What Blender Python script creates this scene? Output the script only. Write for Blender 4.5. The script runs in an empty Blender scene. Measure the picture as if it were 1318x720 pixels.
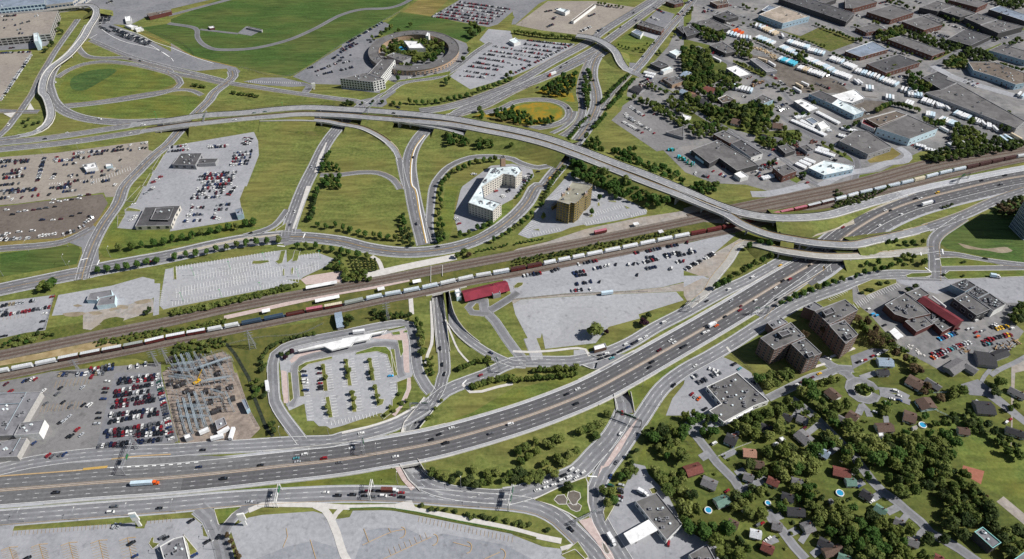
import bpy,math,random
from mathutils import Vector
from mathutils.geometry import tessellate_polygon
random.seed(7)
R=math.radians
SC=bpy.context.scene
COL=SC.collection
# ------------------------------------------------------------------ camera, sky, sun, exposure
FPX=930.0
PITCH=R(42.8)
CAMH=459.0
cam_d=bpy.data.cameras.new('camera')
cam=bpy.data.objects.new('camera',cam_d)
COL.objects.link(cam)
cam_d.sensor_width=36.0
cam_d.lens=36.0*FPX/1318.0
cam_d.clip_start=5.0
cam_d.clip_end=9000.0
cam.location=(0,0,CAMH)
cam.rotation_euler=(R(90)-PITCH,0,0)
SC.camera=cam
SUN_EL=R(43)
world=bpy.data.worlds.new('World')
SC.world=world
world.use_nodes=True
wn=world.node_tree
sky=wn.nodes.new('ShaderNodeTexSky')
sky.sky_type='NISHITA'
sky.sun_disc=False
sky.sun_elevation=SUN_EL
sky.sun_rotation=R(92)
wn.links.new(sky.outputs[0],wn.nodes['Background'].inputs[0])
wn.nodes['Background'].inputs[1].default_value=0.05
sd=bpy.data.lights.new('sun','SUN')
sd.energy=5.0
sd.angle=R(0.5)
sd.color=(1.0,0.96,0.91)
sun=bpy.data.objects.new('sun',sd)
COL.objects.link(sun)
sun.rotation_euler=Vector((-math.cos(SUN_EL),0.04,-math.sin(SUN_EL))).to_track_quat('-Z','Y').to_euler()
SC.view_settings.view_transform='Standard'
SC.view_settings.look='None'
SC.view_settings.gamma=1
SC.view_settings.exposure=0.14
SC.view_settings.use_curve_mapping=False
SC.render.engine='CYCLES'
# ------------------------------------------------------------------ pixel -> ground
TX=[0,220,440,660,880,1098]
SPECIAL={'f':(0,0,1.0),'p':(380,450,7.2),'g':(680,230,8.2375),'q':(988,360,3.994)}
CP,SP=math.cos(PITCH),math.sin(PITCH)
def P(s):
 """'@ab x,y x,y,z ...' -> [(u, v, z)] in photo pixels"""
 out,t=[],(0,0,1.0)
 for tok in s.replace(';',' ').split():
  if tok[0]=='@':
   k=tok[1:]
   t=SPECIAL[k]if k in SPECIAL else(TX[int(k[0])],120*int(k[1]),5.99)
  else:
   c=[float(q)for q in tok.split(',')]
   out.append((t[0]+c[0]/t[2],t[1]+c[1]/t[2],c[2]if len(c)>2 else 0.0))
 return out
def W(u,v,z=0.0):
 """the point of the level z that the photo shows at pixel u, v"""
 x,y=u-659.0,v-360.0
 dy,dz=CP*FPX-y*SP,-SP*FPX-y*CP
 t=(z-CAMH)/dz
 return Vector((x*t,dy*t,z))
def WP(s,z=None):
 return[W(u,v,zz if z is None else z)for u,v,zz in P(s)]
def proj(p):
 x,y,z=p[0],p[1],p[2]-CAMH
 d=y*CP-z*SP
 up=y*SP+z*CP
 return(659+FPX*x/d,360-FPX*up/d)
MATS={}
def nodes_of(name):
 m=bpy.data.materials.new(name)
 m.use_nodes=True
 nt=m.node_tree
 return m,nt,nt.nodes['Principled BSDF']
def surf(name,c1,c2,scale=0.05,rough=0.9,detail=6.0,c3=None,scale2=None,obj=False,metal=0.0,stretch=None,spec=None,lo=0.35,hi=0.65,amt3=0.5):
 """two-colour noise surface in metres, with an optional second, coarser noise towards c3"""
 m,nt,b=nodes_of(name)
 N,L=nt.nodes,nt.links
 if obj:
  tc=N.new('ShaderNodeTexCoord');src=tc.outputs['Object']
 else:
  g=N.new('ShaderNodeNewGeometry');src=g.outputs['Position']
 if stretch:
  mp=N.new('ShaderNodeMapping');mp.inputs['Scale'].default_value=stretch[:3]
  if len(stretch)>3:mp.inputs['Rotation'].default_value[2]=stretch[3]
  L.new(src,mp.inputs[0]);src=mp.outputs[0]
 nz=N.new('ShaderNodeTexNoise');nz.inputs['Scale'].default_value=scale;nz.inputs['Detail'].default_value=detail
 nz.inputs['Roughness'].default_value=0.65
 L.new(src,nz.inputs['Vector'])
 cr=N.new('ShaderNodeValToRGB')
 cr.color_ramp.elements[0].position=lo;cr.color_ramp.elements[1].position=hi
 cr.color_ramp.elements[0].color=(*c1,1);cr.color_ramp.elements[1].color=(*c2,1)
 L.new(nz.outputs[0],cr.inputs[0])
 out=cr.outputs[0]
 if c3:
  n2=N.new('ShaderNodeTexNoise');n2.inputs['Scale'].default_value=scale2 or scale*0.2;n2.inputs['Detail'].default_value=5.0
  L.new(src,n2.inputs['Vector'])
  r2=N.new('ShaderNodeValToRGB');r2.color_ramp.elements[0].position=0.42;r2.color_ramp.elements[1].position=0.68
  r2.color_ramp.elements[1].color=(amt3,amt3,amt3,1)
  L.new(n2.outputs[0],r2.inputs[0])
  mx=N.new('ShaderNodeMixRGB');L.new(r2.outputs[0],mx.inputs[0]);L.new(out,mx.inputs[1]);mx.inputs[2].default_value=(*c3,1)
  out=mx.outputs[0]
 if name[:4]in('lot_','asph','roof','yard','deck'):
  rf=name[:4]=='roof'
  vo=N.new('ShaderNodeTexVoronoi');vo.inputs['Scale'].default_value=0.11 if rf else 0.035;vo.distance='CHEBYCHEV';L.new(src,vo.inputs['Vector'])
  rp=N.new('ShaderNodeMapRange');rp.inputs['To Min'].default_value=0.82 if rf else 0.94;rp.inputs['To Max'].default_value=1.15 if rf else 1.05
  sx=N.new('ShaderNodeSeparateColor');L.new(vo.outputs['Color'],sx.inputs[0]);L.new(sx.outputs[0],rp.inputs['Value'])
  ve=N.new('ShaderNodeTexVoronoi');ve.feature='DISTANCE_TO_EDGE';ve.inputs['Scale'].default_value=0.09;L.new(src,ve.inputs['Vector'])
  rc=N.new('ShaderNodeMapRange');rc.inputs['From Max'].default_value=0.025;rc.inputs['To Min'].default_value=0.9;L.new(ve.outputs['Distance'],rc.inputs['Value'])
  n3=N.new('ShaderNodeTexNoise');n3.inputs['Scale'].default_value=0.16;n3.inputs['Detail'].default_value=3.0;L.new(src,n3.inputs['Vector'])
  rs=N.new('ShaderNodeMapRange');rs.inputs['From Min'].default_value=0.60;rs.inputs['From Max'].default_value=0.74;rs.inputs['To Min'].default_value=1.0;rs.inputs['To Max'].default_value=0.70;L.new(n3.outputs[0],rs.inputs['Value'])
  v=rp.outputs[0]
  for o_ in(rc.outputs[0],rs.outputs[0]):
   mm=N.new('ShaderNodeMath');mm.operation='MULTIPLY';L.new(v,mm.inputs[0]);L.new(o_,mm.inputs[1]);v=mm.outputs[0]
  vm=N.new('ShaderNodeVectorMath');vm.operation='SCALE';L.new(out,vm.inputs[0]);L.new(v,vm.inputs['Scale']);out=vm.outputs[0]
 elif name[:5]=='grass':
  n3=N.new('ShaderNodeTexNoise');n3.inputs['Scale'].default_value=0.045;n3.inputs['Detail'].default_value=8.0;n3.inputs['Distortion'].default_value=1.5
  mp=N.new('ShaderNodeMapping');mp.inputs['Rotation'].default_value[2]=0.6;mp.inputs['Scale'].default_value=(0.5,2.2,1);L.new(src,mp.inputs[0]);L.new(mp.outputs[0],n3.inputs['Vector'])
  rs=N.new('ShaderNodeMapRange');rs.inputs['From Min'].default_value=0.35;rs.inputs['From Max'].default_value=0.65;rs.inputs['To Min'].default_value=0.74;rs.inputs['To Max'].default_value=1.22;L.new(n3.outputs[0],rs.inputs['Value'])
  vm=N.new('ShaderNodeVectorMath');vm.operation='SCALE';L.new(out,vm.inputs[0]);L.new(rs.outputs[0],vm.inputs['Scale']);out=vm.outputs[0]
 L.new(out,b.inputs['Base Color'])
 b.inputs['Roughness'].default_value=rough
 b.inputs['Metallic'].default_value=metal
 b.inputs['Specular IOR Level'].default_value=0.2 if spec is None else spec
 MATS[name]=m
 return m
def plain(name,c,rough=0.6,metal=0.0,var=0.12,scale=0.6):
 return surf(name,tuple(x*(1-var)for x in c),tuple(min(1,x*(1+var))for x in c),scale=scale,rough=rough,metal=metal,obj=False,spec=0.3)
surf('grass',(0.090,0.118,0.028),(0.182,0.200,0.056),0.3,detail=10,c3=(0.185,0.165,0.05),scale2=0.02,amt3=0.7)
surf('grass_green',(0.036,0.078,0.016),(0.075,0.125,0.030),0.3,detail=10,c3=(0.11,0.125,0.035),scale2=0.012,stretch=(1,1.6,1),amt3=0.7)
surf('grass_lush',(0.070,0.110,0.022),(0.146,0.180,0.042),0.4,detail=10,c3=(0.17,0.155,0.03),scale2=0.03,amt3=0.6)
surf('grass_dry',(0.17,0.135,0.045),(0.25,0.2,0.075),0.4,detail=10,c3=(0.14,0.13,0.03),scale2=0.03)
surf('grass_dark',(0.062,0.088,0.020),(0.128,0.150,0.036),0.3,detail=10,c3=(0.12,0.11,0.025),scale2=0.03)
surf('grass_wet',(0.034,0.080,0.022),(0.085,0.130,0.036),0.25,detail=10)
surf('worn_asphalt_dark',(0.085,0.084,0.09),(0.118,0.116,0.123),0.4,detail=8)
surf('worn_asphalt_grey',(0.112,0.112,0.117),(0.155,0.154,0.16),0.4,detail=8)
surf('weeds',(0.05,0.072,0.016),(0.14,0.15,0.035),0.25,detail=12,c3=(0.17,0.14,0.06),scale2=0.05)
surf('wild',(0.075,0.088,0.022),(0.155,0.145,0.04),0.18,detail=12,c3=(0.05,0.075,0.02),scale2=0.07)
surf('meadow',(0.36,0.20,0.015),(0.19,0.18,0.03),0.22,detail=10,c3=(0.10,0.15,0.025),scale2=0.07,amt3=0.9)
surf('dirt',(0.20,0.165,0.115),(0.33,0.28,0.205),0.12,detail=10)
surf('sand',(0.27,0.20,0.10),(0.42,0.33,0.19),0.15,detail=10,c3=(0.13,0.12,0.04),scale2=0.09)
surf('gravel',(0.24,0.225,0.21),(0.40,0.37,0.34),0.2,detail=10,c3=(0.34,0.27,0.2),scale2=0.06)
surf('substation_stone',(0.20,0.165,0.14),(0.38,0.315,0.265),0.25,detail=12,c3=(0.14,0.12,0.11),scale2=0.08)
surf('yard_mud',(0.085,0.072,0.062),(0.17,0.15,0.13),0.12,detail=10,c3=(0.22,0.20,0.18),scale2=0.05)
surf('ballast',(0.115,0.098,0.085),(0.20,0.172,0.15),0.4,detail=10,c3=(0.24,0.21,0.18),scale2=0.05,amt3=0.4)
surf('red_sand',(0.28,0.11,0.075),(0.36,0.15,0.10),0.4,detail=8)
surf('asphalt',(0.155,0.160,0.176),(0.220,0.225,0.242),0.25,detail=10,c3=(0.27,0.27,0.28),scale2=0.03,amt3=0.6)
surf('asphalt_light',(0.185,0.190,0.203),(0.265,0.270,0.284),0.25,detail=10,c3=(0.34,0.345,0.36),scale2=0.03,amt3=0.6)
surf('asphalt_dark',(0.108,0.107,0.115),(0.148,0.146,0.155),0.5,detail=8,c3=(0.15,0.148,0.155),scale2=0.03,amt3=0.5)
surf('asphalt_grey',(0.135,0.136,0.142),(0.185,0.185,0.193),0.4,detail=8,c3=(0.25,0.248,0.25),scale2=0.03)
surf('worn_asphalt',(0.118,0.118,0.125),(0.168,0.168,0.176),0.3,detail=10,c3=(0.22,0.22,0.23),scale2=0.03)
surf('worn_asphalt_light',(0.145,0.148,0.158),(0.205,0.208,0.218),0.3,detail=10,c3=(0.26,0.265,0.28),scale2=0.03)
for k_ in('deck','shoulder','yard_grey','lot_pale','lot_white','concrete'):MATS['worn_'+k_]=None
surf('lot_warm',(0.235,0.21,0.185),(0.315,0.285,0.25),0.3,detail=10,c3=(0.37,0.33,0.28),scale2=0.03)
surf('lot_brown',(0.118,0.098,0.086),(0.168,0.142,0.126),0.3,detail=10,c3=(0.20,0.17,0.15),scale2=0.025)
surf('lot_blue',(0.255,0.262,0.285),(0.335,0.342,0.365),0.3,detail=10,c3=(0.40,0.405,0.42),scale2=0.03)
surf('lot_pale',(0.295,0.305,0.330),(0.395,0.405,0.430),0.3,detail=12,c3=(0.30,0.302,0.31),scale2=0.02,amt3=0.5)
surf('lot_white',(0.305,0.315,0.335),(0.405,0.412,0.430),0.3,detail=12,c3=(0.34,0.34,0.345),scale2=0.02)
surf('lot_mid',(0.165,0.162,0.165),(0.225,0.22,0.22),0.3,detail=10,c3=(0.28,0.275,0.27),scale2=0.03)
surf('lot_patch',(0.235,0.245,0.275),(0.31,0.32,0.345),0.3,detail=10)
surf('yard_grey',(0.145,0.145,0.15),(0.235,0.232,0.235),0.15,detail=12,c3=(0.37,0.35,0.33),scale2=0.03)
surf('concrete',(0.52,0.50,0.47),(0.66,0.64,0.60),0.3,detail=8,c3=(0.42,0.41,0.39),scale2=0.08)
surf('shoulder',(0.34,0.352,0.375),(0.45,0.462,0.485),0.3,detail=8,c3=(0.33,0.33,0.335),scale2=0.05)
surf('path_white',(0.50,0.48,0.455),(0.62,0.60,0.57),0.3,detail=8)
surf('deck',(0.34,0.325,0.30),(0.43,0.415,0.385),0.3,detail=8,c3=(0.28,0.275,0.27),scale2=0.04)
surf('deck_grey',(0.215,0.222,0.240),(0.290,0.297,0.312),0.3,detail=8,c3=(0.36,0.36,0.36),scale2=0.03)
surf('barrier',(0.36,0.31,0.27),(0.47,0.41,0.36),0.4,detail=8)
surf('pink_paving',(0.44,0.345,0.325),(0.56,0.46,0.43),0.4,detail=8)
surf('tan_paving',(0.36,0.32,0.26),(0.45,0.41,0.34),0.4,detail=8)
for k_ in list(MATS):
 if MATS[k_]is None:MATS[k_]=MATS[k_[5:]]
plain('paint_white',(0.86,0.86,0.85),0.6)
plain('paint_yellow',(0.50,0.33,0.10),0.6)
plain('paint_orange',(0.46,0.33,0.18),0.6)
plain('rail_steel',(0.15,0.11,0.09),0.5)
plain('dark_gap',(0.03,0.03,0.03),0.9)
for nm,c in dict(roof_grey=(0.20,0.20,0.215),roof_dark=(0.085,0.083,0.088),roof_mid=(0.135,0.13,0.13),roof_brown=(0.15,0.125,0.105),roof_beige=(0.34,0.29,0.24),roof_white=(0.74,0.74,0.74),roof_ice=(0.62,0.70,0.72),roof_red=(0.15,0.030,0.038),roof_crimson=(0.22,0.032,0.05),roof_olive=(0.27,0.26,0.21),roof_pale=(0.33,0.33,0.34),roof_steel=(0.20,0.24,0.30)).items():
 surf(nm,tuple(x*0.82 for x in c),tuple(min(1,x*1.16)for x in c),0.22,detail=10,c3=tuple(min(1,x*1.35)for x in c),scale2=0.04,rough=0.85,amt3=0.5)
for nm,c in dict(wall_brick=(0.135,0.066,0.052),wall_brown=(0.14,0.09,0.065),wall_beige=(0.57,0.54,0.48),wall_white=(0.72,0.72,0.70),wall_grey=(0.30,0.30,0.31),wall_dark=(0.07,0.068,0.07),wall_blue=(0.32,0.44,0.52),wall_gold=(0.26,0.20,0.075),wall_concrete=(0.40,0.39,0.37),wall_red=(0.12,0.042,0.038),wall_ice=(0.55,0.70,0.76),wall_tan=(0.38,0.27,0.19),wall_apartment=(0.185,0.125,0.108)).items():
 surf(nm,tuple(x*0.85 for x in c),tuple(min(1,x*1.12)for x in c),0.5,detail=8,rough=0.85)
for nm,c in dict(shingle_brown=(0.115,0.078,0.062),shingle_dark=(0.045,0.045,0.05),shingle_grey=(0.17,0.165,0.17),shingle_red=(0.17,0.062,0.05),shingle_green=(0.13,0.22,0.18),shingle_salmon=(0.36,0.20,0.14),shingle_blue=(0.27,0.34,0.42),shingle_white=(0.6,0.62,0.64)).items():
 surf(nm,tuple(x*0.75 for x in c),tuple(min(1,x*1.25)for x in c),1.2,detail=6,rough=0.85)
plain('trim_white',(0.74,0.74,0.72));plain('trim_dark',(0.05,0.05,0.052));plain('trim_teal',(0.25,0.55,0.52))
plain('metal_grey',(0.34,0.35,0.37),0.45,0.3);plain('metal_blue',(0.36,0.42,0.46),0.45,0.2);plain('metal_dark',(0.06,0.06,0.065),0.5)
plain('sign_green',(0.02,0.13,0.05),0.5);plain('post_green',(0.06,0.40,0.12),0.5);plain('wood',(0.40,0.27,0.13),0.8);plain('pool_blue',(0.04,0.30,0.52),0.1);plain('teal',(0.06,0.5,0.6),0.5)
m,nt,b=nodes_of('glass');MATS['glass']=m
b.inputs['Base Color'].default_value=(0.025,0.032,0.042,1);b.inputs['Roughness'].default_value=0.12;b.inputs['Specular IOR Level'].default_value=0.6
m,nt,b=nodes_of('glass_blue');MATS['glass_blue']=m
b.inputs['Base Color'].default_value=(0.03,0.07,0.13,1);b.inputs['Roughness'].default_value=0.1;b.inputs['Specular IOR Level'].default_value=0.8
PAINT=dict(white=(0.78,0.78,0.77),silver=(0.45,0.47,0.49),black=(0.012,0.012,0.014),grey=(0.13,0.135,0.145),red=(0.27,0.012,0.018),maroon=(0.09,0.010,0.018),blue=(0.018,0.04,0.13),navy=(0.012,0.02,0.06),green=(0.015,0.09,0.06),teal=(0.10,0.34,0.38),gold=(0.35,0.29,0.18),yellow=(0.75,0.45,0.02),orange=(0.7,0.11,0.01),cyan=(0.05,0.4,0.75))
for k,c in PAINT.items():
 m,nt,b=nodes_of('car_paint_'+k);MATS['car_'+k]=m
 nz=nt.nodes.new('ShaderNodeTexNoise');nz.inputs['Scale'].default_value=3.0
 tc=nt.nodes.new('ShaderNodeTexCoord');nt.links.new(tc.outputs['Object'],nz.inputs['Vector'])
 mx=nt.nodes.new('ShaderNodeMixRGB');mx.inputs[1].default_value=(*[x*0.88 for x in c],1);mx.inputs[2].default_value=(*c,1)
 nt.links.new(nz.outputs[0],mx.inputs[0]);nt.links.new(mx.outputs[0],b.inputs['Base Color'])
 b.inputs['Roughness'].default_value=0.28;b.inputs['Coat Weight'].default_value=0.4
def leafmat(name,c1,c2):
 m,nt,b=nodes_of(name);MATS[name]=m
 N,L=nt.nodes,nt.links
 tc=N.new('ShaderNodeNewGeometry');nz=N.new('ShaderNodeTexNoise');nz.inputs['Scale'].default_value=0.45;nz.inputs['Detail'].default_value=4
 L.new(tc.outputs['Position'],nz.inputs['Vector'])
 oi=N.new('ShaderNodeObjectInfo')
 ad=N.new('ShaderNodeMath');ad.operation='MULTIPLY_ADD';ad.inputs[1].default_value=0.45
 L.new(oi.outputs['Random'],ad.inputs[0]);
 sb=N.new('ShaderNodeMath');sb.operation='SUBTRACT';sb.inputs[1].default_value=0.22
 L.new(nz.outputs[0],sb.inputs[0]);L.new(sb.outputs[0],ad.inputs[2])
 cr=N.new('ShaderNodeValToRGB');cr.color_ramp.elements[0].position=0.25;cr.color_ramp.elements[1].position=0.75
 cr.color_ramp.elements[0].color=(*c1,1);cr.color_ramp.elements[1].color=(*c2,1)
 L.new(ad.outputs[0],cr.inputs[0]);L.new(cr.outputs[0],b.inputs['Base Color'])
 tr=N.new('ShaderNodeBsdfTranslucent');L.new(cr.outputs[0],tr.inputs[0]);mxs=N.new('ShaderNodeMixShader');mxs.inputs[0].default_value=0.4
 L.new(b.outputs[0],mxs.inputs[1]);L.new(tr.outputs[0],mxs.inputs[2]);L.new(mxs.outputs[0],N['Material Output'].inputs[0])
 b.inputs['Roughness'].default_value=0.75;b.inputs['Specular IOR Level'].default_value=0.15
 return m
leafmat('leaf',(0.088,0.135,0.030),(0.205,0.245,0.070))
leafmat('leaf_light',(0.150,0.190,0.042),(0.29,0.32,0.10))
leafmat('leaf_dark',(0.050,0.080,0.026),(0.120,0.155,0.050))
leafmat('leaf_fresh',(0.055,0.120,0.024),(0.120,0.205,0.05))
leafmat('leaf_brown',(0.11,0.078,0.042),(0.19,0.14,0.075))
leafmat('leaf_plum',(0.045,0.018,0.030),(0.085,0.038,0.05))
surf('bark',(0.06,0.045,0.033),(0.13,0.10,0.075),3.0,obj=True)
# ------------------------------------------------------------------ object helpers
def tag(o,label=None,cat=None,group=None,kind=None):
 if label:o['label']=short(label)
 if cat:o['category']=cat
 if group:o['group']=group
 if kind:o['kind']=kind
 return o
class MB:
 def __init__(self):self.v,self.f,self.m=[],[],[]
 def face(self,pts,mi=0):
  n=len(self.v);self.v+=[tuple(p)for p in pts];self.f.append(tuple(range(n,n+len(pts))));self.m.append(mi)
 def box(self,c,s,rz=0.0,mi=0,taper=1.0):
  """c = centre of the base, s = full size"""
  ca,sa=math.cos(rz),math.sin(rz);n=len(self.v)
  for k,t in((0,1.0),(1,taper)):
   for sx,sy in((-1,-1),(1,-1),(1,1),(-1,1)):
    x,y=sx*s[0]/2*t,sy*s[1]/2*t
    self.v.append((c[0]+x*ca-y*sa,c[1]+x*sa+y*ca,c[2]+k*s[2]))
  for q in((0,3,2,1),(4,5,6,7),(0,1,5,4),(1,2,6,5),(2,3,7,6),(3,0,4,7)):
   self.f.append(tuple(n+i for i in q));self.m.append(mi)
 def tube(self,a,b,r0,r1=None,seg=6,mi=0):
  a,b=Vector(a),Vector(b);r1=r0 if r1 is None else r1
  d=(b-a);
  if d.length<1e-6:return
  d.normalize()
  u=d.orthogonal().normalized();w=d.cross(u);n=len(self.v)
  for p,r in((a,r0),(b,r1)):
   for i in range(seg):
    t=2*math.pi*i/seg
    self.v.append(tuple(p+(u*math.cos(t)+w*math.sin(t))*r))
  for i in range(seg):
   j=(i+1)%seg
   self.f.append((n+i,n+j,n+seg+j,n+seg+i));self.m.append(mi)
  self.f.append(tuple(n+seg+i for i in range(seg)));self.m.append(mi)
  self.f.append(tuple(n+i for i in reversed(range(seg))));self.m.append(mi)
 def prism(self,pts,z0,z1,mi=0,top=None):
  """pts counter-clockwise (x, y)"""
  n=len(pts)
  for i in range(n):
   a,b=pts[i],pts[(i+1)%n]
   self.face([(a[0],a[1],z0),(b[0],b[1],z0),(b[0],b[1],z1),(a[0],a[1],z1)],mi)
  self.face([(p[0],p[1],z1)for p in pts],mi if top is None else top)
 def mesh(self,name,mats):
  me=bpy.data.meshes.new(name)
  me.from_pydata(self.v,[],self.f)
  for x in(mats if isinstance(mats,(list,tuple))else[mats]):
   me.materials.append(MATS[x]if isinstance(x,str)else x)
  if any(self.m):me.polygons.foreach_set('material_index',self.m)
  me.update()
  return me
 def build(self,name,mats,parent=None,loc=None,rz=0.0):
  return link(name,self.mesh(name,mats),parent,loc,rz)
def link(name,me,parent=None,loc=None,rz=0.0,scale=None):
 o=bpy.data.objects.new(name,me);COL.objects.link(o)
 if parent is not None:o.parent=parent
 if loc is not None:o.location=loc
 if rz:o.rotation_euler=(0,0,rz)
 if scale is not None:o.scale=scale
 return o
def empty(name,loc=(0,0,0),rz=0.0):
 o=bpy.data.objects.new(name,None);COL.objects.link(o);o.location=loc;o.rotation_euler=(0,0,rz);o.empty_display_size=0.5
 return o
ONES='zeroth first second third fourth fifth sixth seventh eighth ninth tenth eleventh twelfth thirteenth fourteenth fifteenth sixteenth seventeenth eighteenth nineteenth'.split()
TENS={2:'twent',3:'thirt',4:'fort',5:'fift',6:'sixt',7:'sevent',8:'eight',9:'ninet'}
def nth(n):
 if n<20:return ONES[n]
 if n>=100:return 'hundred-and-'+nth(n-100)if n>100 else 'hundredth'
 t,o=divmod(n,10)
 return TENS[t]+('ieth' if o==0 else 'y-'+ONES[o])
def short(lab):
 while len(lab.split())>16 and ' the ' in lab:lab=lab[::-1].replace(' eht ',' ',1)[::-1]
 return lab
def ccw(pts):
 a=sum(pts[i][0]*pts[(i+1)%len(pts)][1]-pts[(i+1)%len(pts)][0]*pts[i][1]for i in range(len(pts)))
 return pts if a>0 else pts[::-1]
def inside(x,y,poly):
 c=False;n=len(poly)
 for i in range(n):
  a,b=poly[i],poly[i-1]
  if(a[1]>y)!=(b[1]>y)and x<(b[0]-a[0])*(y-a[1])/(b[1]-a[1])+a[0]:c=not c
 return c
def smooth(pts,step=7.0,closed=False):
 q=[pts[0]]
 for p in pts[1:]:
  if(p-q[-1]).length>4.5 or closed or len(pts)>60:q.append(p)
 pts=q if len(q)>1 else pts
 """Catmull-Rom through the points, resampled about every `step` metres"""
 n=len(pts)
 if n<3 and not closed:
  a,b=pts[0],pts[-1];k=max(1,int((b-a).length/step))
  return[a.lerp(b,i/k)for i in range(k+1)]
 out=[]
 rng=range(n)if closed else range(n-1)
 for i in rng:
  p1,p2=pts[i],pts[(i+1)%n]
  p0=pts[i-1]if(i>0 or closed)else p1*2-p2
  p3=pts[(i+2)%n]if(i+2<n or closed)else p2*2-p1
  k=max(1,int((p2-p1).length/step))
  d1,d2,d3=[max(1e-3,(q-p).length)**0.5 for p,q in((p0,p1),(p1,p2),(p2,p3))]
  m1=(p2-p1)+d2*((p1-p0)/d1-(p2-p0)/(d1+d2))
  m2=(p2-p1)+d2*((p3-p2)/d3-(p3-p1)/(d2+d3))
  for j in range(k):
   t=j/k;t2,t3=t*t,t*t*t
   out.append(p1*(2*t3-3*t2+1)+m1*(t3-2*t2+t)+p2*(-2*t3+3*t2)+m2*(t3-t2))
 if not closed:out.append(pts[-1].copy())
 return out
def normals(pts,closed=False):
 out=[]
 n=len(pts)
 for i in range(n):
  a=pts[i-1]if(i>0 or closed)else pts[i]
  b=pts[(i+1)%n]if(i<n-1 or closed)else pts[i]
  d=b-a;l=math.hypot(d.x,d.y)or 1
  out.append(Vector((-d.y/l,d.x/l,0)))
 return out
def offset(pts,d,closed=False):
 return[p+nn*d for p,nn in zip(pts,normals(pts,closed))]
def strip(mb,pts,o0,o1,dz,mi=0,closed=False):
 """flat ribbon between lateral offsets o0 < o1 (positive = to the path's left-hand side)"""
 N=normals(pts,closed);n=len(pts);base=len(mb.v)
 for p,nn in zip(pts,N):
  a,b=p+nn*o0,p+nn*o1
  mb.v.append((a.x,a.y,p.z+dz));mb.v.append((b.x,b.y,p.z+dz))
 for i in range(n if closed else n-1):
  j=(i+1)%n
  mb.f.append((base+2*i,base+2*j,base+2*j+1,base+2*i+1));mb.m.append(mi)
def wall(mb,pts,off,w,z0,z1,mi=0):
 """upright ribbon of thickness w centred on lateral offset off, from z0 to z1 above the path"""
 N=normals(pts);base=len(mb.v)
 for p,nn in zip(pts,N):
  for o,z in((off-w/2,z0),(off+w/2,z0),(off+w/2,z1),(off-w/2,z1)):
   q=p+nn*o;mb.v.append((q.x,q.y,p.z+z))
 for i in range(len(pts)-1):
  a,b=base+4*i,base+4*i+4
  for k in range(4):
   l=(k+1)%4
   mb.f.append((a+l,a+k,b+k,b+l));mb.m.append(mi)
 mb.f.append((base,base+1,base+2,base+3));mb.m.append(mi)
 e=base+4*(len(pts)-1)
 mb.f.append((e+3,e+2,e+1,e));mb.m.append(mi)
def dashes(mb,pts,off,on=3.5,gap=8.5,w=0.32,dz=0.33,mi=0):
 q=offset(pts,off);acc=0.0;seg=[q[0]];phase=True;need=on
 i=1;cur=q[0]
 while i<len(q):
  d=(q[i]-cur).length
  if d>=need:
   cur=cur.lerp(q[i],need/d)if d>1e-6 else q[i]
   seg.append(cur)
   if phase and len(seg)>1:strip(mb,seg,-w/2,w/2,dz,mi)
   phase=not phase;need=on if phase else gap;seg=[cur]
  else:
   need-=d;cur=q[i];seg.append(cur);i+=1
MARK={'paint_white':MB(),'paint_yellow':MB(),'paint_orange':MB()}
KERB=MB()
HOLES=[]
ROADS=[]
LAYER={}
def nextz(base,step=0.0012):
 LAYER[base]=LAYER.get(base,0)+1
 return base+LAYER[base]*step
def area(path,mat,name='pavement',z=None,layer='lot',curve=False,kerb=0.0,pts=None,kind='structure'):
 """a flat polygon of ground cover. layers: ground 0.012.., lot 0.05.., island 0.34.."""
 pts=pts or WP(path,0)
 if curve:pts=smooth(pts,4.0,True)
 pts=ccw(pts)
 base={'ground':0.008,'lot':0.05,'island':0.40}[layer]
 zz=nextz(base,0.0005)if z is None else z
 if kerb:
  strip(KERB_HI if layer=='island' else KERB,pts+[pts[0]],-kerb,0.05,zz+0.02 if layer=='island' else 0.04)
 mb=MB()
 mb.face([(p.x,p.y,zz)for p in pts])
 return tag(mb.build(name,mat),kind=kind)
KERB_HI=MB()
def road(path,w,mat='asphalt',lanes=1,edge='ww',kerb=0.8,label=None,centre=None,step=7.0,name='road',trim=0,dash_w=0.22,pts=None):
 """a road at ground level (negative z in the path = a cutting); lanes = lanes marked with dashes between them; edge = lines on both sides"""
 raw=pts or WP(path)
 c=smooth(raw,step)
 if mat=='asphalt' and proj(c[len(c)//2])[1]>425:mat='asphalt_light'
 mb=MB();dz=nextz(0.14)
 nl=max(lanes,int(w/4.2))if name=='road' else 0
 if nl:
  e=[-w/2]
  for k in range(nl):
   m_=-w/2+w*(k+0.5)/nl;e+=[m_-w/nl*0.30,m_+w/nl*0.30]
  e.append(w/2)
  for k in range(len(e)-1):strip(mb,c,e[k],e[k+1],dz,k%2)
 else:strip(mb,c,-w/2,w/2,dz)
 o=tag(mb.build(name,[mat,'worn_'+mat]if nl else mat),kind='structure')
 kerb*=0.7
 if kerb:strip(KERB,c,-w/2-kerb,w/2+kerb,0.03 if min(p.z for p in c)>-0.05 else 0.015)
 mk={'w':'paint_white','y':'paint_yellow','o':'paint_orange'}
 for ch,s in zip(edge,(1,-1)):
  if ch in mk:
   t=s*(w/2-0.45);strip(MARK[mk[ch]],c,t-0.12,t+0.12,0.36)
 for k in range(1,lanes):
  t=-w/2+w*k/lanes
  if centre and k*2==lanes:
   mkm=MARK[mk[centre]]
   strip(mkm,c,t-0.36,t-0.14,0.36);strip(mkm,c,t+0.14,t+0.36,0.36)
  else:
   dashes(MARK['paint_white'],c,t,w=dash_w,dz=0.36)
 if label:ROADS.append((label,c))
 return c
COVERED=[]
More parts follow.
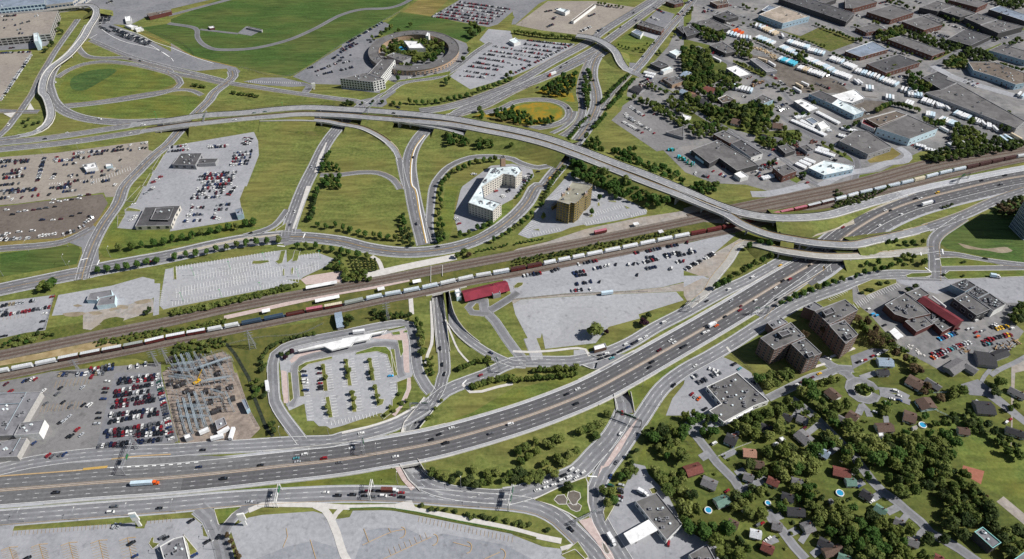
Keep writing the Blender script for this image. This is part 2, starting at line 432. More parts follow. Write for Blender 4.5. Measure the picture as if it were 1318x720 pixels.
def low_part(c):
 low=[i for i,p in enumerate(c)if p.z<-0.02]
 return c[max(0,low[0]-1):min(len(c)-1,low[-1]+1)+1]
def near_line(p,c,d):
 return any(math.hypot(p.x-q.x,p.y-q.y)<d for q in c)
def side_wall(root,side,zs,out,s):
 mb=MB()
 for i in range(len(side)-1):
  a,b=side[i],side[i+1];za,zb=zs[i],zs[i+1]
  if(a-b).length>25:continue
  a2,b2=a+out[i]*0.4,b+out[i+1]*0.4
  hid=any(near_line((a+b)/2,l_,w_)for l_,w_ in COVERED);tp=-1.4 if hid else 0.9
  f=[(a.x,a.y,za-0.4),(b.x,b.y,zb-0.4),(b.x,b.y,tp),(a.x,a.y,tp)]
  mb.face(f if s<0 else f[::-1])
  if hid:continue
  f=[(a.x,a.y,0.9),(b.x,b.y,0.9),(b2.x,b2.y,0.9),(a2.x,a2.y,0.9)]
  mb.face(f if s<0 else f[::-1])
  f=[(a2.x,a2.y,0.9),(b2.x,b2.y,0.9),(b2.x,b2.y,-0.1),(a2.x,a2.y,-0.1)]
  mb.face(f if s<0 else f[::-1])
 if mb.f:mb.build('wall_panel','concrete',root)
def cutting(c,w,label,c2=None,w2=0):
 """opens the ground over the sunken stretch of centreline c and lines it with walls; c2 is a second road sharing the opening,
    lying on the positive side of c"""
 root=empty('retaining_wall',(0,0,0));tag(root,label,'retaining wall')
 sub=low_part(c);N=normals(sub);h=w/2+0.5
 plus=[(p+n*h,p.z,n)for p,n in zip(sub,N)];minus=[(p-n*h,p.z,-n)for p,n in zip(sub,N)]
 if c2 is None:
  ring=[q for q,_,_ in minus]+[q for q,_,_ in reversed(plus)]
  parts=[(plus,1),(minus,-1)]
 else:
  sub2=low_part(c2);N2=normals(sub2);h2=w2/2+0.5
  plus2=[(p+n*h2,p.z,n)for p,n in zip(sub2,N2)];minus2=[(p-n*h2,p.z,-n)for p,n in zip(sub2,N2)]
  plus=[t for t in plus if not near_line(t[0],sub2,h2+0.3)]
  minus2=[t for t in minus2 if not near_line(t[0],sub,h+0.3)]
  plus2n=[t for t in plus2 if not near_line(t[0],sub,h+0.3)]
  ring=[q for q,_,_ in minus]+[q for q,_,_ in reversed(plus)]+[q for q,_,_ in minus2]+[q for q,_,_ in reversed(plus2n)]
  head=minus[0][0]+(plus2n[0][0]-minus[0][0]).normalized()*(w+1.0)
  ring.append(Vector((head.x,head.y,0)))
  parts=[(plus,1),(minus,-1),(minus2,-1),(plus2n,1)]
 HOLES.append([Vector((q.x,q.y,0))for q in ring])
 for side,s in parts:
  side_wall(root,[q for q,_,_ in side],[z for _,z,_ in side],[n for _,_,n in side],s)
 if sub[0].z<-2:
  mb=MB();a,b=minus[0][0],sub[0]*2-minus[0][0]
  mb.face([(a.x,a.y,sub[0].z-0.4),(b.x,b.y,sub[0].z-0.4),(b.x,b.y,-0.1),(a.x,a.y,-0.1)]);mb.build('end_wall','wall_dark',root)
EMB=MB()
def overpass(path,w,mat,label,lanes=2,edge='yw',open_x=(),piers=22.0,thick=1.5,group=None,step=6.0,kerb_mat='concrete',centre=None,rname=None,parapet=0.95,low=0.6):
 """an elevated road; open_x lists (u0, u1) photo-pixel ranges in which it stands on piers, elsewhere it lies on an embankment"""
 c=smooth(WP(path),step)
 root=empty('overpass',(0,0,0));tag(root,label,'overpass',group)
 def is_open(p):
  u=proj(p)[0]
  return any(a<=u<=b for a,b in open_x)
 mb=MB();strip(mb,c,-w/2,w/2,nextz(0.15));mb.build('roadway',mat,root)
 d=MB()
 for i in range(len(c)-1):
  seg=c[i:i+2]
  if max(p.z for p in seg)<0.3:continue
  wall_c=[Vector((p.x,p.y,p.z))for p in seg]
  N=normals(c)[i:i+2];base=len(d.v)
  for p,nn in zip(wall_c,N):
   for o,z in((-w/2-0.45,-thick),(w/2+0.45,-thick),(w/2+0.45,0.1),(-w/2-0.45,0.1)):
    q=p+nn*o;d.v.append((q.x,q.y,max(0.02,q.z+z)))
  for k in range(4):
   l=(k+1)%4
   d.f.append((base+l,base+k,base+4+k,base+4+l));d.m.append(0)
 if d.f:d.build('deck_slab',kerb_mat,root)
 run,runs=[],[]
 for p in c:
  if p.z>=low:run.append(p)
  elif run:runs.append(run);run=[]
 if run:runs.append(run)
 for s in(1,-1):
  pm=MB()
  for r_ in runs:
   if len(r_)>1:wall(pm,r_,s*(w/2+0.25),0.4,0.0,parapet)
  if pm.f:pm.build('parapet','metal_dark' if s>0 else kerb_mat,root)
 acc=0.0
 for i in range(1,len(c)):
  acc+=(c[i]-c[i-1]).length
  if is_open(c[i]):
   if c[i].z>3.0 and acc>=piers:
    acc=0.0;nn=normals(c)[i];a=math.atan2(nn.y,nn.x)
    p=MB();p.box((0,0,0),(w*0.5,1.1,c[i].z-thick-0.9));p.box((0,0,c[i].z-thick-0.9),(w*0.85,1.3,0.9))
    p.build('pier','wall_concrete',root,(c[i].x,c[i].y,0),a)
  elif c[i].z>0.3 or c[i-1].z>0.3:
   N=normals(c)
   for s in(1,-1):
    a,b=c[i-1],c[i];na,nb=N[i-1]*s,N[i]*s
    q=[a+na*(w/2+0.5),b+nb*(w/2+0.5),b+nb*(w/2+0.5+b.z*2.4),a+na*(w/2+0.5+a.z*2.4)]
    f=[(q[0].x,q[0].y,max(0.0,a.z-0.15)),(q[1].x,q[1].y,max(0.0,b.z-0.15)),(q[2].x,q[2].y,-0.02),(q[3].x,q[3].y,-0.02)]
    EMB.face(f if s<0 else f[::-1])
 for i in range(1,len(c)):
  if is_open(c[i])!=is_open(c[i-1])and c[i].z>1.5:
   nn=normals(c)[i];a=math.atan2(nn.y,nn.x)
   p=MB();p.box((0,0,0),(w+2.0,1.2,c[i].z-0.2));
   p.build('abutment','wall_concrete',root,(c[i].x,c[i].y,0),a)
 mk={'w':'paint_white','y':'paint_yellow','o':'paint_orange'}
 lines={}
 for ch,s in zip(edge,(1,-1)):
  if ch in mk:
   t=s*(w/2-0.6);strip(lines.setdefault(mk[ch],MB()),c,t-0.18,t+0.18,0.42)
 for k in range(1,lanes):dashes(lines.setdefault('paint_white',MB()),c,-w/2+w*k/lanes,w=0.3,dz=0.42)
 for k,v in lines.items():v.build('lane_marking',k,root)
 if rname:ROADS.append((rname,c))
 return c
def stalls(path,depth,n=None,mat='paint_white',spine=False,w=0.28,pitch=2.65):
 """painted parking bays: a row from the first to the second point; depth = third point minus first point"""
 a,b=WP(path,0)[:2]
 d0=P(path)[0];t=W(d0[0]+depth[0]/6,d0[1]+depth[1]/6)-a
 L=(b-a).length;n=n or int(L/pitch)
 for i in range(n+1):
  p=a.lerp(b,i/n)
  strip(MARK[mat],[p,p+t],-w/2,w/2,0.37)
  if spine:strip(MARK[mat],[p,p-t],-w/2,w/2,0.37)
 if spine:strip(MARK[mat],[a,b],-w/2,w/2,0.37)
# ================================================================== THE SETTING: ground covers
A=lambda p,m,**k:area(p,m,name=k.pop('name','grass'),layer=k.pop('layer','ground'),**k)
A('@00 1085,215 1318,180 @10 0,150 500,-60 @20 0,-90 640,-60 440,85 380,125 0,345 @10 920,592 530,522 180,432 0,330','grass_green',name='airfield_grass')
A('@20 470,92 640,-40 860,-40 690,128','grass_dry',name='dry_grass')
A('@20 360,170 450,95 690,130 960,185 1120,215 960,330 760,258 640,240 300,275','grass_green',name='grass')
A('@00 560,600 700,545 900,540 760,640 640,700 560,690','grass_wet',curve=True,z=0.045)
A('@00 440,719 520,560 700,505 900,500 1100,530 1318,590 @10 40,640 0,660 @01 1150,0 800,60 520,80 460,40','grass_lush')
A('@01 520,122 900,70 1290,15 @11 0,15 220,30 230,60 150,170 0,190 @01 1318,190 900,195 700,160','grass_lush')
A('@11 400,0 830,20 1250,55 1290,90 1050,105 800,120 400,150 250,165 230,150','grass')
A('@11 480,125 850,85 1180,60 1318,60 @21 100,80 100,105 0,112 @11 1100,108 850,118 560,140','weeds',name='wild_bushes')
A('@11 470,265 700,230 950,225 1120,235 1230,290 1180,335 1050,330 860,290 660,285','weeds',name='wild_bushes')
A('@11 680,290 870,300 1120,340 1200,310 990,719 @12 900,170 700,310 560,260 545,120 590,0 @11 600,719 690,480 680,370','grass',name='lawn')
A('@12 1130,20 1318,10 @22 430,0 560,430 480,440 0,380 @12 1318,370 1020,330','grass',name='lawn')
A('@21 0,290 160,300 330,400 430,560 455,660 300,610 150,600 0,610 @11 1318,610 1180,610 1290,420','grass',name='lawn')
A('@21 200,225 400,230 470,280 330,310 200,260','weeds',name='wild_bushes')
A('@21 700,300 1000,345 1180,380 1318,420 @31 100,460 0,500 @21 1000,480 820,560 740,640 700,719 @22 660,280 620,50 @21 590,560','grass',name='lawn')
A('@21 1040,205 1318,185 @31 30,232 200,255 100,270 0,268','grass_dry',name='grass')
A('@31 10,110 100,85 250,75 350,105 385,150 350,200 230,235 80,240 0,215 @21 1300,190 1270,150','meadow',name='flower_meadow',curve=True)
A('@30 330,640 440,570 500,545 490,660 420,719 160,719','meadow',name='flower_meadow')
A('@31 160,0 460,0 480,70 400,60 300,20','meadow',name='flower_meadow')
A('@21 1100,150 1318,95 1318,170 1150,185 1000,185','meadow',name='flower_meadow')
A('@30 650,440 720,400 800,480 860,560 760,690 @31 680,90 660,60 @30 640,600','grass',name='lawn')
A('@31 760,230 1130,460 1318,600 @41 0,500 200,719 @42 640,70 420,170 180,60 0,0 @31 1100,600 700,500 560,400 640,300','grass',name='lawn')
A('@31 640,270 790,225 1100,450 900,560 680,430','grass',name='lawn')
A('@42 130,60 250,5 520,50 650,90 420,155','grass')
A('@22 590,60 690,0 680,250 640,280','grass')
A('@22 730,410 800,0 900,0 870,150 850,330 820,420','grass_lush')
A('@42 650,300 690,270 1110,260 985,390 760,380','grass')
A('@42 440,390 540,300 660,380 690,460 520,440','grass_lush')
A('@12 0,350 560,262 650,320 780,300 400,400 0,465 @02 1318,465 950,560 800,545 770,500 900,225 960,330','grass_lush')
A('@02 0,520 500,460 600,450 625,500 590,600 300,650 0,700','grass_green')
A('@24 600,450 1000,310 1318,120 @34 0,130 380,40 560,30 0,260 @24 1318,265','grass_lush')
A('@24 620,719 1318,480 @34 0,470 380,330 700,210 790,215 790,350 650,560 480,719 @35 300,90 100,170 @25 900,185 700,110 600,0','grass',name='lawn')
A('@34 880,130 1100,0 @43 120,600 @34 1250,0 940,260','grass_lush')
A('@24 0,550 300,470 480,400 440,480 200,530 0,580','grass_lush')
A('@15 0,195 400,150 900,90 1318,60 @25 0,60 400,5 420,130 200,165 0,180 @15 1000,190 0,250','grass_lush')
A('@05 0,345 560,265 1318,195 1318,262 600,310 0,365','grass_lush')
A('@42 980,719 1250,580 1318,555 @52 300,540 580,510 600,600 480,640 250,660 0,719','grass')
A('@52 180,400 400,270 780,130 1318,10 1318,30 900,170 560,330 300,400','grass')
A('@52 660,430 800,310 1100,180 1318,90 1318,590 1000,540 720,480','grass_green')
A('@52 810,440 1000,480 1190,470 1230,495 1150,515 1030,495 860,475','dirt',curve=True,name='bare_earth')
surf('ditch_water',(0.02,0.025,0.02),(0.05,0.06,0.04),0.4,rough=0.2)
A('@03 0,560 650,440 1318,300 @13 420,215 1318,45 @23 0,60 460,-40 @32 0,480 1318,180 @42 0,180 700,60 1318,-60 @51 0,640 1318,400 1318,540 640,660 200,760 @42 1318,110 700,240 0,400 @32 1318,430 0,680 @23 850,30 0,215 @13 1318,235 240,460 @03 1318,470 0,735','wild',name='rail_corridor_ground')
A('@03 0,620 300,570 700,480 900,470 900,505 460,590 0,665','sand',name='bare_sand')
A('@32 40,480 260,430 560,330 980,240 1318,190 1318,270 800,370 300,440 0,500','gravel',name='rail_yard_gravel')
A('@42 0,170 200,110 420,170 480,230 330,290 0,260','gravel',name='rail_yard_gravel')
A('@03 0,480 160,420 340,380 640,330 980,330 1318,250 1318,330 640,440 0,560','weeds',name='weeds')
A('@13 0,490 300,430 1100,330 @23 0,230 520,150 540,260 350,330 200,320 0,400 @13 1000,450 700,600 740,719 @14 760,200 900,490 620,500 520,0 @13 440,560 0,650 @03 1240,660 1000,600 1240,520','wild',name='rough_ground')
A('@03 0,735 1100,540 1318,500 1318,610 900,610 400,719','wild',name='rough_ground')
L_=lambda p,m,**k:area(p,m,name=k.pop('name','parking_lot'),layer='lot',**k)
L_('@00 -60,-60 330,-60 560,0 760,-60 900,60 900,190 760,190 690,290 640,330 600,300 740,130 690,60 440,90 300,300 -60,320','asphalt',name='pavement')
L_('@00 760,-70 1318,-90 @10 310,-40 300,0 20,65 0,70 @00 1318,75 1130,130 1000,195 880,190 900,60','asphalt',name='apron')
L_('@00 -80,320 390,290 370,350 240,378 -80,395','asphalt')
L_('@00 -80,405 245,398 240,430 50,719 @01 35,10 15,62 -80,65','lot_warm')
L_('@00 690,290 760,190 870,190 1000,240 1150,310 1318,400 @10 0,335 170,440 330,480 500,520 535,550 490,610 440,605 452,570 430,530 350,535 200,550 0,512 @00 1318,508 1000,428 690,300','asphalt',name='taxi_yard')
L_('@10 560,630 700,600 860,600 1090,655 1040,719 1000,719 1040,665 930,672 700,655','asphalt')
L_('@20 330,172 375,195 230,310 480,250 640,240 760,258 960,335 985,400 920,480 830,580 420,640 330,610 290,719 0,690 @10 1318,655 1080,648 940,592 1318,360 @20 0,345','asphalt',name='hotel_grounds')
L_('@20 900,5 1040,-60 1400,-60 @30 200,0 20,150 0,110 @20 1318,90 1200,190 1130,210 690,128','asphalt')
L_('@20 1130,225 1300,240 1318,300 @30 480,340 440,380 120,540 0,590 @20 990,690 830,590 1120,350 1060,310','lot_blue')
L_('@30 20,195 270,10 640,10 950,60 620,280 500,270 220,235','lot_warm')
L_('@30 0,150 260,-60 400,-60 200,30 20,190 -10,190','asphalt',name='pavement')
L_('@01 -60,500 440,460 1142,368 1145,440 1195,450 1090,530 1050,600 930,719 @02 965,0 905,80 815,85 800,48 130,135 -60,150','lot_warm')
L_('@02 -60,165 790,60 832,130 720,320 450,400 -60,430','lot_brown')
L_('@02 -60,430 450,402 700,320 840,148 862,152 745,330 600,390 450,420 -60,465','grass_dry',name='dry_verge')
L_('@11 -10,410 640,300 672,370 678,480 585,719 @12 570,0 530,100 560,255 -10,348 @02 1318,325 1000,330 905,322 965,225 960,180 1050,120 1110,0 @01 1180,600 1300,430','lot_blue')
L_('@12 20,625 800,500 890,490 900,719 @13 990,25 0,218 @03 1260,232 1230,200 1262,0 @02 1275,640 1318,632','lot_white')
L_('@12 930,560 1000,530 1140,515 1260,560 1180,625 1020,700 1000,719 870,719 880,600','lot_white')
L_('@13 1010,10 @12 1000,719 1060,690 1318,650 @13 1318,20 1040,40','pink_paving',name='platform_paving')
L_('@03 -60,180 420,118 350,390 200,410 -60,470','lot_blue')
L_('@03 450,120 860,48 1100,-20 1190,0 1195,130 1170,150 900,215 640,258 400,280','lot_pale')
L_('@03 640,255 900,215 1180,150 1190,250 1000,300 860,350 760,350 700,390 640,380','gravel',name='gravel')
L_('@03 1190,30 1235,30 1225,270 1180,280','lot_pale',name='track')
L_('@03 -60,730 @04 -60,80 200,35 400,-10 @03 1240,640 @04 1245,20 1318,350 @14 60,520 @04 1318,560 740,600 250,719 -60,760','lot_mid')
L_('@04 885,0 1240,0 1318,330 1318,540 740,590','asphalt',name='storage_lot')
L_('@04 1250,0 @13 -10,680 400,555 455,590 490,719 @14 510,0 600,270 690,430 600,520 80,560 20,400','substation_stone',name='substation_gravel')
L_('@13 848,560 900,535 1318,440 @23 0,430 335,395 490,375 522,420 545,600 550,719 @24 540,30 500,45 420,75 432,160 392,215 382,262 312,312 290,312 0,410 @14 1230,432 1200,412 1140,412 1100,372 1050,372 1030,238 912,292 888,240 858,160 848,0 @13 838,640','lot_white')
L_('@13 915,625 985,552 1190,542 1240,555 1000,605 930,645','pink_paving',name='plaza')
L_('@23 225,452 330,425 510,378 522,719 478,719 470,500 420,465','pink_paving',name='plaza')
L_('@14 850,-20 892,-10 912,232 870,235 858,100','pink_paving',name='plaza')
L_('@32 40,372 165,240 165,195 350,0 @31 440,610 520,620 620,700 @32 700,-10 800,40 900,110 1035,185 1030,215 800,265 570,305 545,295 440,320 370,350 120,402','lot_pale')
L_('@21 930,719 1150,560 1318,545 @31 150,590 165,640 95,719 @32 60,40 20,70 @22 1318,100 1240,150 1160,260 1060,330 1000,350 900,365 890,330 865,235 915,30','lot_blue')
I_0='@22 1240,140 1318,100 1318,170 1180,290 1000,400 880,390 900,365 1050,340'
area(I_0,'grass_lush',name='lawn',layer='lot')
for q_ in('@03 560,200 600,190 640,205 590,212','@03 680,255 760,245 800,260 720,275','@03 840,230 930,195 980,200 900,232 850,245','@03 1030,175 1160,150 1165,172 1060,190','@03 480,265 640,250 660,265 600,285 500,282','@03 930,215 990,205 985,225 940,230'):L_(q_,'dirt',name='bare_earth',curve=True)
L_('@03 765,345 800,310 900,288 960,300 940,335 850,352','weeds',name='weeds',curve=True)
L_('@23 1240,0 1318,-30 @32 0,690 900,500 1318,420 @42 0,445 330,370 400,375 230,520 0,650 @32 1318,700 @33 1318,18 1150,60 850,90 400,108 -10,150 @23 1318,130','lot_pale')
L_('@33 0,190 60,155 600,122 900,110 1260,95 1318,160 970,268 980,300 740,365 640,490 250,535 225,410 215,450 120,462 20,270','lot_white')
L_('@33 -10,152 400,110 850,92 1150,62 1318,25 1318,90 1260,92 900,108 600,120 60,152 0,188','gravel',name='gravel_strip')
L_('@33 470,545 560,540 585,600 470,610','lot_white',name='pavement')
L_('@33 640,690 660,620 700,600 940,560 900,590 780,640 720,715','asphalt',name='pavement')
L_('@42 0,650 230,520 440,400 470,430 380,560 250,719 100,719 200,700 120,690','gravel',name='gravel')
L_('@42 0,690 150,690 210,719 @43 0,60','lot_pale',name='pavement')
L_('@43 0,60 140,-10 210,0 170,60 40,190 0,120','gravel',name='rough_ground')
L_('@05 -60,430 118,450 98,500 880,448 1042,436 1045,482 1112,482 1132,425 1318,410 @15 180,400 240,450 250,540 310,552 350,760 @05 -60,760','lot_blue')
L_('@15 455,480 600,398 700,378 1100,350 1190,375 1240,450 1318,650 1340,760 550,760','lot_pale')
L_('@15 1262,412 @25 60,395 85,345 370,340 1318,526 @35 -5,530 230,622 380,640 375,690 470,760 @25 -20,760 0,560','lot_pale')
L_('@15 650,719 900,620 1100,575 1318,640 1340,760 620,760','lot_patch',name='newer_asphalt')
L_('@25 100,719 180,500 300,478 500,482 600,530 630,555 780,522 1000,560 1318,622 @35 0,640 150,719 @25 1318,760 80,760','lot_patch',name='newer_asphalt')
L_('@35 715,440 800,290 890,100 930,-20 1020,0 1050,70 1190,210 1300,430 @45 -5,480 250,620 320,760 @35 900,760 760,540','lot_blue')
L_('@43 20,719 262,580 400,640 520,719 @44 660,220 320,400 190,440 60,500 40,290 -10,330 @34 1180,330 1230,200 1318,90','lot_blue')
L_('@53 -10,0 1318,-20 1318,190 1220,260 1230,330 1318,400 1200,560 950,680 700,719 560,640 340,530 270,430 120,260 0,170','yard_grey')
L_('@53 330,0 @52 740,690 1318,680 @53 1318,180 1180,180 950,45 640,110 360,30','lot_blue')
L_('@53 -20,590 140,530 285,540 0,690','asphalt')
L_('@f 880,18 905,-12 1320,-14 1325,190 1185,195 1100,238 1010,252 960,238 918,236 882,222 800,140 812,112 860,60','yard_grey',name='industrial_yards')
L_('@31 890,60 960,40 1318,280 @41 0,290 60,400 @31 1110,450 760,210 830,140','lot_mid')
L_('@30 880,719 900,640 960,600 1100,660 1250,719 @31 1000,60 880,20','yard_grey',name='yard')
L_('@30 980,200 1120,70 1250,110 1160,260','asphalt',name='pavement')
L_('@30 900,280 960,240 1160,260 1090,320','lot_pale',name='pavement')
L_('@40 470,420 720,450 1180,620 1290,719 900,719 560,540','yard_mud',name='truck_yard')
L_('@41 1318,20 @51 180,30 330,130 110,190 0,230','yard_mud',name='yard')
for q,m in(('@40 700,220 980,330 1130,400 1318,330 1318,290 1050,210 900,280','weeds'),('@51 0,640 300,590 540,540 540,480 700,500 1318,400 1318,425 640,548 0,682','grass_lush'),('@51 110,520 300,420 370,470 290,520 130,540','grass_dry'),('@50 580,460 740,400 770,410 640,465','grass_lush'),('@50 985,400 1140,335 1150,345 1000,420','grass_lush'),('@50 1130,270 1318,215 1318,240 1150,290','grass_lush'),('@50 680,490 830,410 890,430 860,530 740,520','weeds'),('@41 0,0 280,100 700,60 680,180 560,330 420,290 260,250 180,260 60,240 0,200','grass_dark'),('@41 570,300 900,280 900,360 620,420 540,370','grass_dark'),('@41 830,640 900,640 910,670 870,695 820,670','grass_lush'),('@41 1050,140 1205,235 1190,245 1030,150','grass_lush'),('@41 1070,390 1318,505 1318,540 1060,402','grass_dark'),('@40 0,300 200,350 180,450 330,480 340,600 0,719','grass_dark'),('@30 780,360 960,440 1050,400 880,490 830,450','grass_lush'),('@30 1180,230 1250,110 1290,120 1190,240','grass_lush'),('@30 780,340 900,240 1110,310 1030,410 800,380','grass_lush'),('@30 1000,580 1250,719 1200,719 980,600','grass_lush'),('@31 790,100 860,20 930,40 830,110','grass_lush'),('@40 60,150 0,230 0,120 60,60','grass_lush'),('@40 550,150 640,180 720,210 560,170','grass_lush'),('@40 380,460 640,580 610,600 380,480','grass_dark')):
 area(q,m,name='grass',layer='lot')
area('@35 960,-20 1050,60 @34 1318,660 1318,270 1180,340 1100,300','grass_lush',layer='ground',name='lawn')
area('@34 1000,420 1180,340 1318,270 @44 320,400 700,200 1318,0 @54 300,-40 800,-20 1318,300 @55 1340,760 @45 200,760 -10,480 @35 1190,210 1050,60','grass_dark',layer='ground',name='lawn')
area('@54 620,430 850,330 1060,480 1318,560 @55 1340,400 1160,240 930,130 840,0 @54 800,560','grass_lush',layer='ground',name='park_lawn')
area('@55 848,-5 1012,40 985,142 835,55','red_sand',layer='lot',name='sand_infield')
area('@55 1105,275 1160,235 1340,385 1340,470','gravel',layer='lot',name='gravel_path')
area('@54 1215,660 @53 1220,660 1318,620 1340,700 1250,719','gravel',layer='lot',name='play_area')
# ================================================================== roads
# ---- motorway: median barrier line, two carriageways
MED='@05 -120,200 0,188 400,157 730,130 1318,90 @15 370,55 780,10 @24 0,668 300,618 700,545 @34 0,372 400,228 650,118 @43 0,465 250,320 500,170 770,5 @42 1000,590 1060,545 1200,425 @52 0,345 200,225 400,140 620,75 @51 1150,668 1318,640 1500,615'
med=smooth(WP(MED),7.0)
U=[proj(p)[0]for p in med]
def band(o0,o1,mat,name,z,u0=-999,u1=9999):
 pts=[p for p,u in zip(med,U)if u0<=u<=u1]
 mb=MB()
 if mat[:7]=='asphalt':
  s_=1 if o0>0 else-1;e=[0.9,2.05,4.25,5.7,7.9,9.3,11.5,max(abs(o0),abs(o1))]
  for k in range(7):
   a_,b_=sorted((s_*e[k],s_*e[k+1]));strip(mb,pts,a_,b_,z,k%2)
  return tag(mb.build(name,[mat,'worn_'+mat]),kind='structure')
 strip(mb,pts,o0,o1,z);return tag(mb.build(name,mat),kind='structure')
band(-14.8,14.4,'shoulder','road_shoulder',0.07,-999,1036);band(-22.6,16.8,'shoulder','road_shoulder',0.07,1028)
band(0.9,12.3,'asphalt_dark','motorway',0.10,364,1036);band(-12.3,-0.9,'asphalt_dark','motorway',0.10,232,1036);band(0.9,15.0,'asphalt_dark','motorway',0.11,1020);band(-20.0,-0.9,'asphalt_dark','motorway',0.11,1020)
band(0.9,12.3,'asphalt_grey','motorway',0.09,-999,385);band(-12.3,-0.9,'asphalt_grey','motorway',0.09,-999,250)
band(-0.9,0.9,'barrier','median_strip',0.12)
ROADS.append(('westbound motorway',offset(med,6.5)));ROADS.append(('eastbound motorway',offset(med,-6.5)))
east=[p for p,u in zip(med,U)if u>1028]
for s in(1,-1):
 for k in(1,2):dashes(MARK['paint_white'],med,s*(1.4+3.6*k),on=3,gap=9,w=0.2,dz=0.3)
 strip(MARK['paint_white'],med,s*12.0-0.15,s*12.0+0.15,0.34)
 strip(MARK['paint_orange'],med,s*1.25-0.07,s*1.25+0.07,0.34)
for o in(-15.8,-19.5):dashes(MARK['paint_white'],east,o,on=3,gap=9,w=0.2,dz=0.3)
mbar=MB()
wall(mbar,med,0.0,0.55,0.1,0.95)
tag(mbar.build('median_barrier','barrier'),'long low concrete barrier along the middle of the motorway','barrier')
for s,nm in((1,'north'),(-1,'south')):
 mb=MB();pts=[p for p,u in zip(med,U)if(u>330 if s>0 else u>60)]
 wall(mb,[p for p in pts if proj(p)[0]<1030],s*14.4,0.35,0.05,0.75)
 tag(mb.build('guard_rail','concrete'),'pale guard rail along the %s edge of the motorway'%nm,'guard rail')
area('@05 -80,40 0,30 300,0 @04 860,672 1318,640 @14 300,640 700,660 @15 0,20 @05 1318,10 830,25 640,35 0,85 -80,95','asphalt_grey',name='merge_lane',layer='lot',z=0.13)
for q in('@05 -20,82 640,33',):strip(MARK['paint_orange'],smooth(WP(q)),-0.5,0.5,0.37)
strip(MARK['paint_yellow'],smooth(WP('@05 640,27 830,8')),-1.0,1.0,0.37)
strip(MARK['paint_orange'],smooth(WP('@04 860,668 1060,645 1318,630')),-0.5,0.5,0.37)
dashes(MARK['paint_white'],smooth(WP('@05 850,15 1318,-8 @14 0,695 260,685')),0,on=3,gap=3,w=0.7,dz=0.37)
# ---- service roads
road('@04 -60,760 250,690 650,635 1000,610 1318,600 @14 250,580 600,562 950,540 1250,528 @24 0,505 200,462 400,402 560,318 680,240 800,140 950,75 1100,20 @33 0,640 250,632 440,632 570,610 700,575 900,490 1100,370 1318,258 @43 180,160 350,70 500,0 @42 500,700 760,575 920,480',11.5,lanes=3,edge='ww',label='service road north of the motorway')
road('@05 -120,410 0,402 300,377 600,353 900,330 1318,298 @15 400,262 800,238 1318,215 @25 500,222 800,243 1100,265 1318,282 @35 200,320 350,400 460,500 600,640 700,760',12.0,lanes=3,edge='wo',kerb=1.6,label='service road south of the motorway')
road('@43 1318,25 @53 150,-30 @52 700,690 700,600 650,480',10,lanes=2,edge='',label='road by the red roofed works')
road('@52 700,690 300,680 60,715 @43 1200,60 1000,132 850,195 700,285 600,345 400,475 200,595 0,705 @34 1150,120 1000,335 900,480 820,600 @35 690,60 640,180 640,310 680,430 760,570 880,760',12.0,lanes=3,edge='ww',kerb=1.0,label='avenue past the apartment blocks')
road('@42 1110,660 @43 1100,-110 930,5 780,110 690,180 590,290',8.0,lanes=2,edge='yw',kerb=1.4,label='slip road off the motorway')
road('@24 690,215 615,320,-1.2 545,430,-4.5 @25 520,-90,-6 522,0,-5.5 575,80,-2.5 660,150,0 800,195 1000,225 1318,245',12.0,lanes=3,edge='ww',kerb=1.2,label='curved road under the motorway bridge')
U1c=ROADS[-1][1]
road('@25 1250,238 1318,228 @35 150,185 350,112 500,45 @34 620,640 760,490 830,370 860,300',14.0,lanes=3,edge='ww',kerb=1.0,label='queueing road beside the bushes')
road('@34 870,310 858,240,-1 840,180,-4 800,100,-6 @33 680,680,-4 620,650,-1 560,620',12.5,lanes=2,edge='wo',kerb=0.8,label='sunken road under the motorway')
U2c=ROADS[-1][1]
area('@34 905,420 980,330 830,600 740,719 @35 690,20 650,100 680,0 @34 700,719 800,560','pink_paving',name='median_paving',layer='island',z=0.345)
area('@35 508,425 600,398 650,490 700,570 770,680 800,760 745,760 640,580','pink_paving',name='median_paving',layer='island',z=0.345)
# ---- station underpass roads
road('@22 735,650,-6 @23 735,60,-6 745,170,-5.5 758,300,-3.2 770,430,-1 785,560 790,719 @24 775,40 760,110 700,220',9.5,lanes=3,edge='ww',kerb=0.5,label='sunken road under the railway')
U3a=ROADS[-1][1]
road('@23 790,130,-5.8 830,290,-3.2 900,395,-1 1030,505 1170,590 1318,650 @33 100,655',8.0,lanes=2,edge='ww',kerb=0.6,label='curving slip from the railway underpass')
U3b=ROADS[-1][1]
# ---- boulevard
road('@03 -160,115 0,78 300,15 @02 560,680 640,668',17.0,lanes=4,edge='ww',centre='o',kerb=1.6,label='boulevard at the west edge')
road('@02 640,670 760,640 1000,595 1318,537 @12 0,537 300,468 520,425 700,405 920,390',17.5,lanes=4,edge='ww',kerb=2.2,label='tree lined boulevard')
road('@12 920,390 1000,390 1318,425 @22 200,475 450,508 700,498 950,448 1150,360 1318,240 @32 110,125 190,0 @31 230,719 300,640 400,520 480,390 560,285 600,205 640,100 640,0 @30 612,600 615,520 650,440 700,395',13.5,lanes=4,edge='ww',centre='y',kerb=1.8,label='boulevard past the white hotel')
area('@12 -5,526 300,455 520,405 830,370 835,380 540,418 300,472 0,545','tan_paving',name='boulevard_median',layer='island',kerb=0.3,z=0.40)
road('@10 470,548 480,590 430,640 330,719 @11 300,50 180,170,0 60,300,0 -30,400 @01 1200,470 1060,610 960,719 @02 910,130 800,290 730,420 690,520 650,640 630,719',12.5,lanes=4,edge='ww',centre='y',kerb=1.0,label='cross street beside the long stay lot')
